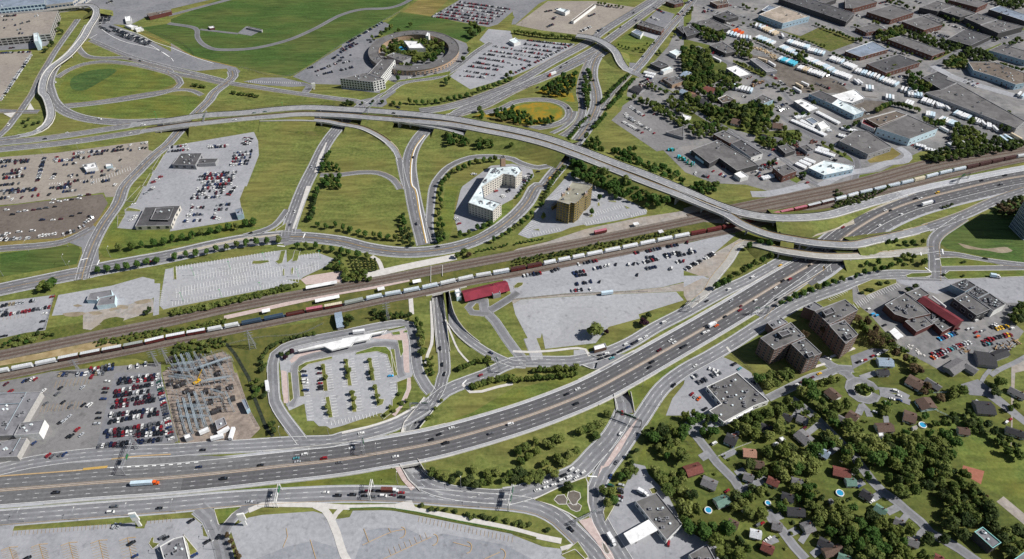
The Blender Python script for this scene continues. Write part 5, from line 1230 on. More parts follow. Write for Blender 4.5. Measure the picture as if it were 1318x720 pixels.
def tower(path,h,label):
 pts=ccw(WP(path,0));cx=sum(p.x for p in pts)/len(pts);cy=sum(p.y for p in pts)/len(pts)
 root=empty('glass_tower',(cx,cy,0));tag(root,label,'office tower');Lp=[(p.x-cx,p.y-cy)for p in pts]
 FOOT.append([(p.x,p.y)for p in pts])
 m=MB();m.prism(Lp,0,h);m.build('glass_wall','glass_blue',root)
 m=MB()
 for i in range(4):
  a,b=Vector(Lp[i]),Vector(Lp[(i+1)%4]);e=b-a;an=math.atan2(e.y,e.x)
  for k in range(12):
   p=a.lerp(b,(k+0.5)/12);m.box((p.x,p.y,0),(0.5,0.6,h),an)
  c=(a+b)/2
  for k in range(int(h/3.6)+1):m.box((c.x,c.y,k*3.6),(e.length,0.5,0.7),an)
 m.build('mullion','metal_blue',root)
tower('@52 1200,310 1308,416 1440,330 1330,225',42,'blue glass office tower with a pale grid at the east edge')
# ---- works quarter: (outline, height, roof, wall, units, label)
ROOFS=[('@40 580,112 745,46 972,126 766,180',9,'roof_beige','wall_blue',3,'large warehouse with a beige roof and pale blue walls'),('@40 600,78 655,40 725,60 640,95',6,'roof_steel','wall_dark',1,'dark blue annex behind the beige warehouse'),('@40 735,-10 880,-40 1318,102 1255,168',8,'roof_dark','wall_dark',12,'very long dark works roof beyond the beige warehouse'),('@40 205,12 330,-8 348,26 262,42',6,'roof_brown','wall_brick',2,'rust brown roofed shop near the avenue'),('@40 225,118 335,80 425,128 320,155',6,'roof_dark','wall_dark',3,'black roofed workshop with trucks beside it'),('@40 68,172 205,140 362,214 255,236',6,'roof_mid','wall_dark',4,'dark grey long workshop near the avenue'),('@40 -12,212 55,196 125,250 25,280',6,'roof_dark','wall_dark',2,'black roofed shed at the foot of the tree clump'),('@40 198,350 295,318 408,394 325,412',6,'roof_mid','wall_dark',5,'grey workshop with white roof vents at the truck yard corner'),('@40 328,526 410,506 522,570 432,592',6,'roof_white','wall_grey',1,'bright white roofed workshop by the truck yard'),('@40 512,456 560,450 722,546 640,556',5,'roof_grey','wall_grey',1,'long narrow grey shed in the muddy yard'),('@40 970,0 1060,-40 1180,-5 1090,25',7,'roof_mid','wall_dark',3,'grey works roof at the top of the works street'),('@50 -60,62 -60,-10 60,-40 188,14 0,66',8,'roof_mid','wall_brick',3,'grey works roof with white crates along its front'),('@50 108,92 298,36 470,96 292,152',8,'roof_mid','wall_brick',0,'striped grey works roof with a brick end'),('@50 22,215 170,180 255,222 105,252',6,'roof_mid','wall_brick',1,'small brick workshop beside the tree row'),('@50 378,166 540,122 692,190 548,232',8,'roof_mid','wall_brick',2,'square grey works roof with teal bins beside it'),('@50 532,118 592,106 702,152 660,172',7,'roof_mid','wall_dark',6,'narrow vented roof behind the teal bins'),('@50 512,58 642,5 780,45 655,88',9,'roof_mid','wall_dark',3,'western bay of the wide dark works'),('@50 668,82 785,46 942,100 828,132',9,'roof_mid','wall_dark',2,'second bay of the wide dark works'),('@50 860,138 955,102 1112,150 985,192',9,'roof_mid','wall_dark',2,'third bay of the wide dark works'),('@50 980,194 1112,152 1318,204 1122,256',9,'roof_mid','wall_dark',7,'eastern bay of the wide dark works'),('@50 740,0 880,-40 1042,22 962,58',9,'roof_mid','wall_brick',2,'works roof with a brick end at the upper edge'),('@50 1048,72 1130,44 1340,115 1340,168',9,'roof_steel','wall_dark',3,'dark blue works roof at the east edge'),('@50 728,302 862,222 1062,280 905,352',7,'roof_dark','wall_dark',4,'blue black works roof ringed by trees'),('@50 268,302 370,276 712,396 612,432',7,'roof_mid','wall_brick',2,'three bay grey works roof along the cross street'),('@50 -60,395 150,318 272,380 60,440',6,'roof_steel','wall_brick',1,'blue grey works roof with small trees along its front'),('@50 106,492 352,420 518,482 255,562',7,'roof_dark','wall_brick',3,'dark works roof above the row of trailers'),('@50 528,598 650,550 735,590 722,612 800,640 680,690',8,'roof_dark','wall_dark',2,'black stepped roof at the head of the long works'),('@50 690,690 800,640 @51 1330,215 1260,270 720,58 560,-5',8,'roof_mid','wall_grey',4,'very long grey works roof running down to the railway'),('@50 888,478 1092,478 1325,562 1325,640 1255,652 1100,592 930,542',8,'roof_brown','wall_blue',12,'brown works roof dotted with round vents'),('@50 1048,388 1150,340 1340,395 1340,470',8,'roof_mid','wall_blue',2,'grey works roof with a blue wall at the east edge'),('@41 1100,30 1318,-30 @51 92,36 -10,76',6,'roof_white','wall_grey',2,'dazzling white flat roof beside the mud yard'),('@41 968,6 1048,-22 1192,42 1140,82',7,'roof_dark','wall_blue',1,'dark half of the long blue walled hall'),('@41 1142,82 1192,44 @51 86,140 10,168',7,'roof_ice','wall_blue',1,'pale blue half of the long blue walled hall'),('@51 185,268 420,166 655,272 440,352',10,'roof_mid','wall_ice',2,'large grey roofed hall with pale blue walls above the railway'),('@51 105,198 330,136 418,166 200,252',8,'roof_brown','wall_brown',2,'brown roofed annex west of the large pale blue hall'),('@51 66,232 80,196 190,240 168,276',5,'roof_red','wall_white',0,'red edged shop front below the brown annex'),('@41 1200,368 1318,290 @51 0,286 115,292 300,412 118,472',7,'roof_mid','wall_grey',2,'grey hall beside the turning road'),('@41 60,436 262,360 500,500 572,552 410,596 275,500 200,542',7,'roof_mid','wall_dark',3,'big grey scrapyard warehouse'),('@41 230,316 312,286 438,356 355,386',6,'roof_mid','wall_brick',3,'grey roof north of the scrapyard warehouse'),('@41 366,386 440,356 612,466 520,496',7.5,'roof_dark','wall_white',3,'dark roof with a white edge east of the scrapyard warehouse'),('@41 690,576 792,546 872,600 766,638',9,'roof_mid','wall_brick',2,'red brick building with a grey roof by the street end'),('@41 962,575 1085,518 1318,560 @51 0,585 @41 1082,632',6,'roof_ice','wall_blue',4,'pale blue boat works with red crates in front'),('@41 390,622 442,600 502,640 440,656',5,'roof_white','wall_white',0,'small white gabled shed in the scrapyard'),('@41 850,60 910,46 1046,112 968,142',6,'roof_white','wall_grey',1,'white roofed shop by the trailer dealer'),('@41 540,44 602,10 692,50 612,82',6,'roof_mid','wall_blue',2,'grey roofed unit above the dense trees'),('@41 728,412 800,392 862,440 786,466',5.5,'roof_mid','wall_dark',1,'square grey garage beside the street of sheds'),('@41 890,410 945,395 1005,440 955,455',5,'roof_mid','wall_grey',2,'low grey shed east of the square garage'),('@41 262,40 330,12 402,52 300,76',6,'roof_brown','wall_dark',2,'brown roofed unit among the trees'),('@41 940,200 985,185 1040,220 1000,240',4,'roof_steel','wall_white',0,'dark blue sales hut of the trailer dealer'),('@41 1030,235 1085,210 1130,255 1060,280',5,'roof_white','wall_white',0,'white sales hall of the trailer dealer'),('@30 960,190 985,155 1170,215 1145,245',6,'roof_mid','wall_brick',4,'long brown strip of shops by the highway'),('@30 915,245 950,225 1008,248 985,280',5,'roof_steel','wall_white',1,'small blue roofed restaurant by the garden paths'),('@30 1180,10 1290,-30 1318,20 1250,35',6,'roof_mid','wall_brick',2,'brown roofed shop at the head of the avenue'),('@30 335,75 370,62 440,80 405,100',5,'roof_ice','wall_white',2,'pale blue roofed toll building in the far lot'),('@30 470,165 450,160 620,30 640,38',4.5,'roof_brown','wall_white',0,'long thin shelter in the far lot'),('@30 -30,310 20,290 60,320 10,335',5,'roof_ice','wall_white',0,'pale booth at the entrance of the car filled lot'),('@30 1140,540 1215,512 1240,525 1165,555',5,'roof_ice','wall_white',0,'narrow pale roof by the white vans'),('@30 1060,490 1120,465 1200,500 1140,525',5.5,'roof_dark','wall_dark',1,'dark roofed garage north of the white vans'),('@30 1205,400 1260,378 1310,400 1262,430',5,'roof_ice','wall_white',0,'pale blue roofed shop near the corner'),('@30 1260,210 1318,190 1318,260',6,'roof_dark','wall_dark',1,'dark roof beside the avenue at the tree clump'),('@30 1160,610 1250,585 1318,625 1230,655',5.5,'roof_mid','wall_tan',2,'tan walled grey roof near the corner houses'),('@41 -10,160 60,180 10,210',4,'roof_white','wall_white',0,'white shed by the narrow street'),('@50 200,212 240,206 252,228 215,236',3.5,'roof_ice','wall_white',0,'pale container by the small brick workshop'),('@31 1180,300 1318,255 @41 0,260 @31 1318,340',4,'roof_mid','wall_grey',0,'low grey shed at the edge of the diagonal lot')]
for q,h,rf,wl,u,lab in ROOFS:
 bld(q,h,rf,wl,lab,'industrial building' if h>=6 else 'shed','industrial_building' if h>=6 else 'shed',u,W1 if h>=6 and wl not in('wall_dark',)else None,trim='roof_pale' if 'dark' in rf or 'mid' in rf else 'trim_white')
for i,q in enumerate(('@53 745,690 850,625 800,719','@53 880,650 960,700 850,620','@53 960,590 1100,610 1010,560','@53 1090,580 1190,545 1150,600')):
 gable(q,3.5,1.6,'shingle_grey' if i<2 else 'shingle_dark','wall_grey',('long grey gabled shed at the south edge of the works yard','second long grey gabled shed beside the footpath','dark shed with timber stacked beside it','small dark shed beside the blue containers')[i],'shed','shed',False,False)
HS=[('@44 1120,120 1195,185 1085,150','shingle_brown','wall_white','dark brown roofed house north of the shady street'),('@44 330,485 410,520 290,520','shingle_dark','wall_ice','black roofed house with a pale blue gable and a red shed behind'),('@44 465,600 560,610 440,640','shingle_salmon','wall_tan','salmon hip roofed house with a tree on its drive'),('@44 560,690 620,700 540,719','shingle_brown','wall_tan','brown roofed house south of the salmon one'),('@44 770,315 835,345 760,345','shingle_dark','wall_beige','small black roofed house tucked under the big trees'),('@44 890,445 975,520 850,480','shingle_grey','wall_grey','grey brown roofed house with a round side lawn'),('@44 1060,590 1125,625 1030,620','shingle_blue','wall_white','small blue grey roofed house with a white porch'),('@45 20,30 135,-5 -20,10','shingle_red','wall_brick','large brick red roofed house with dark skylights'),('@45 150,95 255,140 110,130','shingle_grey','wall_beige','wide grey brown roofed house beside the street end'),('@45 255,275 345,240 290,315','shingle_green','wall_white','green roofed house with the half hidden pool'),('@45 655,90 735,125 640,115','shingle_red','wall_ice','red brown roofed house at the lane end'),('@45 765,215 850,240 740,235','shingle_dark','wall_ice','black roofed house with teal gutters'),('@45 805,335 935,345 790,370','shingle_dark','wall_grey','many gabled black roofed house'),('@45 930,470 1000,445 960,515','shingle_grey','wall_beige','grey roofed house behind the hedge corner'),('@45 1050,560 1150,610 1025,580','shingle_dark','wall_white','black roofed house with a white chimney stack'),('@45 1090,660 1220,620 1100,700','shingle_brown','wall_tan','brown roofed garage wing south of the black roofed house'),('@45 520,500 600,520 510,480','shingle_white','wall_white','house with a pale pyramid roof'),('@45 610,600 695,640 600,640','shingle_red','wall_brick','red brown roofed house with twin cars on its drive'),('@45 1160,20 1290,50 1130,60','shingle_red','wall_brick','broad red brown hip roofed house on the shady street'),('@45 1260,110 1330,110 1270,140','shingle_green','wall_white','pale green roofed house south of the broad red one'),('@55 75,185 150,235 60,225','shingle_dark','wall_white','black roofed house beside the green verge'),('@55 180,300 260,350 155,330','shingle_green','wall_white','dark green roofed house with a white fascia'),('@45 1200,680 1290,719 1180,700','shingle_green','wall_white','teal roofed house at the south edge'),('@55 640,690 700,719 625,719','shingle_red','wall_white','bright red roofed house at the south edge'),('@54 430,30 540,90 400,70','shingle_brown','wall_white','brown roofed house above the court of drives'),('@54 545,190 600,265 510,250','shingle_brown','wall_ice','brown roofed house with an orange patio'),('@54 400,310 490,340 345,345','shingle_brown','wall_white','brown roofed house next to the small round pool'),('@54 190,410 310,405 180,455','shingle_brown','wall_white','brown roofed house above the white sheds'),('@54 -30,300 40,345 -50,340','shingle_brown','wall_white','brown roofed house below the turning circle'),('@54 950,250 1090,260 960,310','shingle_dark','wall_grey','black hip roofed house beside the kerb line'),('@54 1215,110 1340,175 1195,135','shingle_grey','wall_white','grey roofed house on the far side of the cul-de-sac'),('@54 1190,420 1340,470 1200,445','shingle_dark','wall_white','black roofed house with white roof lights'),('@54 570,40 680,110 545,60','shingle_grey','wall_brown','grey brown roofed house behind the dark garages'),('@53 200,620 310,625 150,660','shingle_blue','wall_ice','large house with a blue grey hip roof'),('@54 200,-15 275,-20 190,10','shingle_dark','wall_white','dark roofed house at the top of the court'),('@44 880,330 960,360 870,350','shingle_grey','wall_white','grey roofed house close to the shady street bend'),('@44 600,395 680,425 590,420','shingle_dark','wall_white','dark roofed house deep in the grove below the canopy'),('@44 1195,330 1270,370 1180,350','shingle_grey','wall_white','grey roofed house under the trees south of the turning circle'),('@45 470,60 540,85 455,80','shingle_grey','wall_ice','grey roofed house among trees beside the first street'),('@45 690,440 760,460 680,460','shingle_grey','wall_tan','grey roofed bungalow opposite the pale pyramid roof'),('@45 350,420 420,450 340,440','shingle_brown','wall_white','brown roofed cottage in the dark tree shade'),('@55 330,405 400,440 320,425','shingle_grey','wall_white','grey roofed house lower down the shady street'),('@55 430,560 510,590 420,580','shingle_grey','wall_white','pale grey roofed house near the south edge'),('@45 840,100 920,120 830,120','shingle_grey','wall_white','grey roofed house behind the red brown roof'),('@54 820,430 900,440 815,455','shingle_brown','wall_white','small brown roofed house by the park corner'),('@41 60,10 130,20 50,35','shingle_brown','wall_white','brown roofed house on the older street, nearest the highway'),('@41 130,50 195,55 120,80','shingle_dark','wall_white','dark roofed house second along the older street'),('@41 220,85 280,95 210,115','shingle_grey','wall_beige','grey roofed house third along the older street'),('@41 375,200 440,215 365,230','shingle_brown','wall_white','brown roofed house with a white gable in the clearing'),('@41 690,235 765,245 680,265','shingle_brown','wall_white','brown roofed house east of the lone tree'),('@41 610,315 680,340 595,335','shingle_dark','wall_white','dark roofed house with a white gable beside the warehouse street'),('@41 700,340 760,350 690,365','shingle_grey','wall_white','grey roofed house behind the warehouse street trees'),('@30 1165,600 1220,620 1150,630','shingle_brown','wall_white','brown roofed house with a small turquoise pool'),('@30 930,665 1000,690 915,695','shingle_dark','wall_grey','dark roofed garage by the hedge lane'),('@40 20,700 90,719 10,719','shingle_salmon','wall_white','salmon roofed house at the end of the older street'),('@40 160,670 240,690 150,700','shingle_red','wall_white','dark red roofed house below the tree clump'),('@40 -20,690 30,705 -30,715','shingle_blue','wall_ice','pale blue roofed house at the lane corner'),('@40 0,555 40,570 -10,590','shingle_blue','wall_white','pale blue roofed cottage beside the trees')]
for q,rf,wl,lab in HS:
 gable(q,3.0,2.0,rf,wl,lab)
bld('@55 935,506 1000,468 1145,590 1078,634',8,'roof_grey','wall_dark','grey flat roofed hall with a teal edge beside the park','hall','hall',2,trim='trim_teal')
bld('@55 1240,719 1330,655 1400,760',7,'roof_grey','wall_dark','flat roof with a teal edge at the south east corner','hall','hall',0,trim='trim_teal')
for i,(q,m_,w_,lab)in enumerate((('@44 365,470 410,455 425,478 385,492','shingle_red','wall_red','small red shed behind the black roofed house'),('@44 400,445 425,438 435,460 412,465','roof_white','wall_white','small white shed behind the black roofed house'),('@44 735,500 765,490 790,520 760,530','roof_white','wall_white','white shed in the middle of the wooded yards'),('@44 685,545 715,530 735,540 705,555','roof_white','wall_white','low white shed in the wooded yards'),('@54 195,462 232,458 238,485 200,490','roof_white','wall_white','white shed below the court house'),('@54 190,500 220,495 225,510 198,515','roof_white','wall_white','small white shed below the court'),('@54 455,415 490,405 500,425 465,435','roof_beige','wall_white','beige shed next to the small round pool'),('@45 1115,255 1140,250 1160,275 1130,290','roof_dark','wall_grey','dark shed below the big round pool'),('@45 450,335 475,320 490,335 465,350','roof_white','wall_white','white shed in the tree shade'))):
 bld(q,2.6,m_,w_,lab,'garden shed','garden_shed',par=0.15)
def pool(q,r,lab):
 c=WP(q,1.0)[0];root=empty('swimming_pool',(c.x,c.y,0));tag(root,lab,'pool')
 FOOT.append([(c.x+(r+3)*math.cos(t),c.y+(r+3)*math.sin(t))for t in T[::9]])
 m=MB();m.prism([(r*math.cos(t),r*math.sin(t))for t in T[::3]],0,1.0);m.build('water','pool_blue',root)
 m=MB()
 for i in range(24):
  a,b=T[i*3],T[(i*3+3)%72]
  for r0,r1,z0,z1 in((r+0.02,r+0.02,0,1.2),(r+0.02,r+0.55,1.2,1.2),(r+0.55,r+0.55,1.2,0)):
   f=[(r0*math.cos(a),r0*math.sin(a),z0),(r0*math.cos(b),r0*math.sin(b),z0),(r1*math.cos(b),r1*math.sin(b),z1),(r1*math.cos(a),r1*math.sin(a),z1)]
   m.face(f)
 m.build('pool_rim','trim_white',root)
pool('@45 1205,207',2.3,'bright blue round pool with a white rim on the big lawn');pool('@45 190,340',2.1,'blue round pool half in the shade of a green roofed house');pool('@54 537,402',2.4,'small bright blue round pool by the brown roofed houses');pool('@45 650,285',1.6,'tiny turquoise pool behind the black roofed house');pool('@30 1270,603',2.0,'tiny turquoise pool beside the older street')
# ================================================================== vehicles
CC=dict(w='white',s='silver',k='black',g='grey',r='red',m='maroon',b='blue',n='navy',e='green',t='teal',d='gold',y='yellow',o='orange',c='cyan')
MIX='kkkkkggggsssswwwwwrrmbbnned'
def car_parts(kind):
 """body (paint 0, tyre 1, light 2) and glasshouse (glass 0, paint 1) of a car heading +x, metres"""
 L,Wd,H=dict(sedan=(4.6,1.78,1.42),hatch=(4.1,1.72,1.48),suv=(4.7,1.86,1.75),van=(5.0,1.95,2.0),pickup=(5.3,1.92,1.8))[kind]
 b,g=MB(),MB()
 belt=0.88 if kind in('sedan','hatch')else 1.05
 prof=[(-L/2,0.32),(-L/2,belt-0.12),(-L/2+0.15,belt),(L/2-1.15,belt),(L/2-0.15,belt-0.16),(L/2,belt-0.38),(L/2,0.32)]
 n=len(prof)
 for s in(-1,1):
  for x,z in prof:b.v.append((x,s*Wd/2*(0.94 if z>=belt-0.13 else 1.0),z))
 for i in range(n):
  j=(i+1)%n;b.f.append((i,j,n+j,n+i));b.m.append(0)
 b.f.append(tuple(reversed(range(n))));b.m.append(0);b.f.append(tuple(n+i for i in range(n)));b.m.append(0)
 for sx in(-0.31,0.31):
  for sy in(-1,1):b.tube((sx*L,sy*(Wd/2-0.2),0.32),(sx*L,sy*(Wd/2+0.02),0.32),0.32,seg=8,mi=1)
 x0,x1,r0,r1=dict(sedan=(-1.65,1.0,-1.05,0.25),hatch=(-1.95,0.9,-1.7,0.2),suv=(-2.2,0.95,-2.0,0.35),van=(-2.35,1.6,-2.25,0.8),pickup=(-0.6,1.1,-0.5,0.45))[kind]
 wt,wb=Wd*0.40,Wd*0.46
 lo=[(x0,-wb,belt-0.02),(x1,-wb,belt-0.02),(x1,wb,belt-0.02),(x0,wb,belt-0.02)]
 hi=[(r0,-wt,H-0.06),(r1,-wt,H-0.06),(r1,wt,H-0.06),(r0,wt,H-0.06)]
 for i in range(4):g.face([lo[i],lo[(i+1)%4],hi[(i+1)%4],hi[i]],0)
 top=[(x,y,H)for x,y,z in hi]
 for i in range(4):g.face([hi[i],hi[(i+1)%4],top[(i+1)%4],top[i]],1)
 g.face(top,1)
 if kind=='pickup':
  b.box((-1.6,0,belt-0.02),(2.0,Wd*0.78,0.02),mi=1)
 return b,g
plain('tyre',(0.02,0.02,0.02),0.9)
CARP={}
def car_mesh(kind,col):
 if(kind,col)not in CARP:
  b,g=car_parts(kind)
  CARP[kind,col]=(b.mesh('car_'+kind,['car_'+col,'tyre']),g.mesh('car_windows',['glass','car_'+col]))
 return CARP[kind,col]
CARS=[]
_rc=random.Random(11)
def pick_kind():return _rc.choice(('sedan','sedan','sedan','hatch','hatch','suv','suv','van'))
def add_car(p,rz,col,kind,where,group):
 CARS.append((p.x,p.y,p.z,rz,CC.get(col,col),kind,where,group))
def rowc(path,where,fill=0.9,mix=MIX,n=None,along=False,gap=2.75,kind=None,jit=0.15,z=0.12,flip=0.5):
 a,b=WP(path,z);d=b-a;L=d.length;n=n or max(1,int(L/gap));an=math.atan2(d.y,d.x)+(0 if along else math.pi/2)
 for i in range(n):
  if _rc.random()>fill:continue
  p=a.lerp(b,(i+0.5)/n)
  add_car(p+Vector((_rc.uniform(-jit,jit),_rc.uniform(-jit,jit)*2,0)),an+(math.pi if _rc.random()<flip else 0)+_rc.uniform(-0.04,0.04),_rc.choice(mix),kind or pick_kind(),where,where)
def spots(path,where,rz=0.0,kind=None):
 """'@tile x,y,colour ...'"""
 for q in split_spots(path):
  add_car(W(q[0],q[1],0.14),rz+_rc.uniform(-0.06,0.06),q[2],kind or pick_kind(),where,where)
def split_spots(path):
 t=(0,0,1.0)
 for tok in path.split():
  if tok[0]=='@':
   k=tok[1:];t=SPECIAL[k]if k in SPECIAL else(TX[int(k[0])],120*int(k[1]),5.99)
  else:
   x,y,c=tok.split(',');yield(t[0]+float(x)/t[2],t[1]+float(y)/t[2],c)
def nearest_road(p):
 best=(1e9,None,0,0)
 for lab,c in ROADS:
  for i in range(0,len(c)-1):
   d=(c[i].x-p.x)**2+(c[i].y-p.y)**2
   if d<best[0]:best=(d,lab,math.atan2(c[i+1].y-c[i].y,c[i+1].x-c[i].x),c[i].z)
 return best
def moving(path):
 for u,v,c in split_spots(path):
  p=W(u,v,0.7);_,lab,an,z=nearest_road(p)
  if z>0.5:p=W(u,v,z+0.7);_,lab,an,z=nearest_road(p)
  add_car(Vector((p.x,p.y,max(-6,z)+0.17)),an+(math.pi if 'west' in(lab or '')else 0),c,pick_kind(),'on the '+(lab or 'road'),'moving cars')
moving('@05 435,205,k 885,312,g 855,355,w 1230,325,k @15 215,8,n 410,97,k 605,275,s 1195,203,w 1290,228,k 365,545,k @14 245,595,k 965,658,t 975,685,s 1030,628,w 1180,660,r 690,712,k 1300,692,g @24 75,580,w 150,465,w 415,645,w 690,515,k 750,475,k 845,425,w 805,540,k 1150,468,g 1300,395,w 565,365,k 1070,18,r 790,10,k ''@25 85,222,k 175,230,k 245,235,g 320,230,w 395,225,m 465,240,k 460,205,r 165,200,k 200,195,m 250,190,k 290,192,k 345,190,k @34 500,125,w 415,165,k 490,238,k 845,308,r 828,470,w 1240,98,k 800,690,g @35 190,185,w 250,130,w 255,165,w 315,145,w 335,100,g 380,110,w 395,70,k 435,85,w 455,25,w 490,90,w 495,40,w 545,50,w 450,488,k 755,80,b ''@33 670,585,k 680,610,k 690,635,k 725,570,w 730,590,k 765,605,t 780,580,k 825,555,k 850,540,k 890,520,b 935,490,k 980,465,w 1025,440,w 870,500,w 1165,330,w 1215,470,w 1245,485,w 1130,545,m 1075,635,k 1055,675,k 1310,520,k @43 350,75,w 180,165,k 710,65,w 555,160,w 440,205,m 435,235,r 320,285,k 255,355,o 160,410,w 185,400,w 10,510,k 715,155,k 90,665,w 765,10,k 370,160,s ''@42 745,610,y 530,700,w 970,610,k 820,715,r 1230,315,r 1305,400,k @52 250,185,w 290,185,k 375,215,w 205,300,w 480,95,k 520,95,w 650,50,y 1020,557,k @51 1140,705,g 990,675,k 1170,635,k @23 758,530,k 775,655,k 1150,565,n @22 575,290,k 740,465,k @12 955,195,w 920,295,g 615,360,k 625,415,k 395,490,s @02 1165,580,r ''@11 1085,570,s 490,205,w 640,155,e 725,145,e @01 345,352,k 515,308,w 290,298,w 770,200,w 1005,310,w 1105,245,w 65,245,w @00 430,635,w 1005,457,k 1080,470,k 690,160,k @21 400,155,k 435,115,k 550,495,k @30 190,675,k 370,520,k 415,487,k 740,260,k 830,210,k 930,100,k 950,160,k 625,620,k 515,650,k @31 430,115,k 285,655,y 195,605,k')
DK='kkkkggnnbmsw';RD='rrrmmkgwws';WH_='wwwwwwsskg'
D_='in the packed storage lot'
for q in('@04 915,62 1235,18','@04 905,85 1225,40','@04 880,150 1190,88','@04 878,182 1160,140','@04 890,228 1195,178','@04 858,268 1205,212','@04 845,332 1215,285','@04 840,382 1235,312','@04 808,458 1265,388','@04 820,492 1262,428','@04 1030,488 1300,462','@04 750,568 1262,515'):rowc(q,D_,0.96,'kkkkkggnmmrwws')
rowc('@04 1222,45 1325,520','along the east edge of the packed storage lot',0.95)
for q in('@03 690,700 890,655','@03 660,725 885,685'):rowc(q,'at the top of the storage lot',0.85)
rowc('@03 990,682 1140,655','at the top of the storage lot',0.7,'wwwkg',kind='van')
for q in('@04 450,18 870,2','@04 640,40 750,30'):rowc(q,'along the upper edge of the mall lot',0.8)
spots('@04 830,68,w 820,125,m 810,155,k 800,205,b 765,312,k 760,352,k 750,395,s','beside the light strip of the mall lot',0.1)
spots('@04 190,65,b 215,58,k 250,50,w 275,52,r 50,88,m 85,148,r 340,140,w 470,120,k 445,165,g 640,115,s 355,240,g 490,230,k 545,260,g 645,250,k 695,250,w 535,340,s 465,385,k 495,375,s 600,440,r 530,492,k 555,488,k 630,480,s 265,545,b 375,640,r 410,645,g 465,635,g 500,630,b','on the open mall lot',1.1)
F_='in the fenced corner lot'
for q in('@03 -20,210 280,160','@03 0,252 70,240'):rowc(q,F_,0.9)
rowc('@03 -20,285 395,212',F_,0.95,'wgkksrrrw',gap=3.0)
spots('@03 345,265,w 330,325,k 315,385,k 40,437,k 0,445,k 405,135,r',F_,0.3)
LS='in the long stay lot'
for q in('@01 -20,540 235,515','@01 110,545 230,528','@01 -20,525 90,518','@01 85,602 210,578','@01 -20,665 190,640','@01 90,655 185,630','@01 560,472 700,452','@01 700,455 840,445','@01 430,528 570,515','@01 590,510 660,500','@01 520,655 610,632','@01 520,640 600,628','@01 655,622 820,600','@01 450,712 560,700','@01 640,690 690,680','@01 -20,715 180,695','@02 -20,62 290,28','@02 -20,40 280,15','@02 220,82 310,70','@02 380,15 545,-2'):rowc(q,LS,0.85,DK+'rw')
for q in('@01 -20,575 60,562','@01 20,630 230,605','@01 560,500 640,490','@01 700,480 800,468','@01 520,690 640,668','@01 700,650 820,632','@01 460,560 600,540','@01 760,690 880,668','@02 440,20 560,5','@02 -20,100 80,85','@02 480,45 620,28','@01 860,450 1000,430','@01 1000,445 1090,430'):rowc(q,LS,0.75,DK+'rw')
rowc('@01 345,498 285,695',LS,0.95,DK);rowc('@01 440,490 425,530',LS,0.9);rowc('@01 430,618 398,668',LS,0.9)
spots('@01 880,435,n 910,418,k 938,415,k 1008,402,w 1098,388,s 1130,385,w 1100,425,k 1125,425,k 720,690,s 890,710,w 845,595,g 880,588,w 905,602,g 930,518,k 690,490,r @02 95,102,w 170,88,m 382,65,k',LS,1.4)
OL='in the brown overflow lot'
spots('@02 55,185,w 100,220,k 148,200,s 200,192,w 260,185,m 308,178,g 360,170,g 425,160,k 400,130,w 415,105,w 460,120,w 510,110,w 555,105,k 612,98,w 622,75,s 685,68,m 330,262,n 410,262,w 470,255,m 555,232,k 617,210,k 695,235,k',OL,0.15)
for q in('@02 650,285 722,240','@02 600,325 665,300','@02 475,372 590,345','@02 295,388 445,365','@02 100,408 240,400','@02 -20,382 60,378','@02 -20,415 90,412'):rowc(q,OL,0.95,'wwwwwssgk',along=False)
spots('@02 62,368,w 152,355,w 256,346,w','in a line of white vans on the overflow lot',0.1,'van')
RL='in the blue grey rental lot'
for q in('@11 -20,422 130,405','@11 -20,452 150,435','@11 280,412 445,405','@11 300,420 430,415','@11 550,405 575,345','@11 568,405 600,345','@11 590,400 625,350','@11 485,462 635,450','@11 478,485 628,472','@11 472,508 625,495','@11 465,532 610,520','@11 455,556 600,545','@11 255,625 515,612','@11 215,645 505,632','@11 205,668 495,652','@11 215,692 480,675','@11 225,715 480,700','@12 195,22 430,8','@12 185,45 420,30','@12 170,68 405,52','@12 150,95 395,80','@12 440,75 500,0','@12 150,150 180,152','@12 160,165 262,165','@12 150,185 175,188','@12 120,228 262,215','@12 95,272 240,262','@12 350,150 465,138','@12 340,182 445,178','@12 325,215 365,210','@12 310,240 385,252'):rowc(q,RL,0.92,'wwwwwssggkkkkrmbn')
spots('@01 1185,690,r 1215,670,w 1240,650,r @02 1130,55,s 1165,30,g 1180,15,w 1010,265,w 1035,250,w 1045,235,w 1030,140,w',RL,0.6)
ST='on the lot by the freight train'
for q in('@32 75,695 225,668','@32 290,660 365,635','@32 495,605 655,572','@32 455,672 560,652','@32 595,642 690,625','@32 480,692 575,680','@32 935,520 975,508','@32 1025,505 1145,478','@32 960,600 1130,562','@32 1025,552 1095,545','@32 1185,468 1282,452','@32 1165,535 1300,508','@32 1175,550 1310,528','@32 1258,592 1318,578','@32 1025,640 1112,622','@42 -5,528 92,505','@33 485,38 615,18','@33 420,92 545,80','@33 580,82 615,76'):rowc(q,ST,0.92,DK+'wr')
rowc('@42 -10,655 235,518',ST,0.85,'wwskgk');spots('@32 715,615,w 740,610,w 795,605,k 895,605,w 935,600,k 960,685,k 1210,640,g 1225,635,w @42 0,577,r 28,435,m 55,490,w @33 670,20,k',ST,1.3)
FL='in the far car filled lot'
for i in range(7):
 t=i/6;rowc('@20 %d,%d %d,%d'%(905-215*t,18+110*t,1300-160*t,75+115*t),FL,0.93,'kkggwwsrrm')
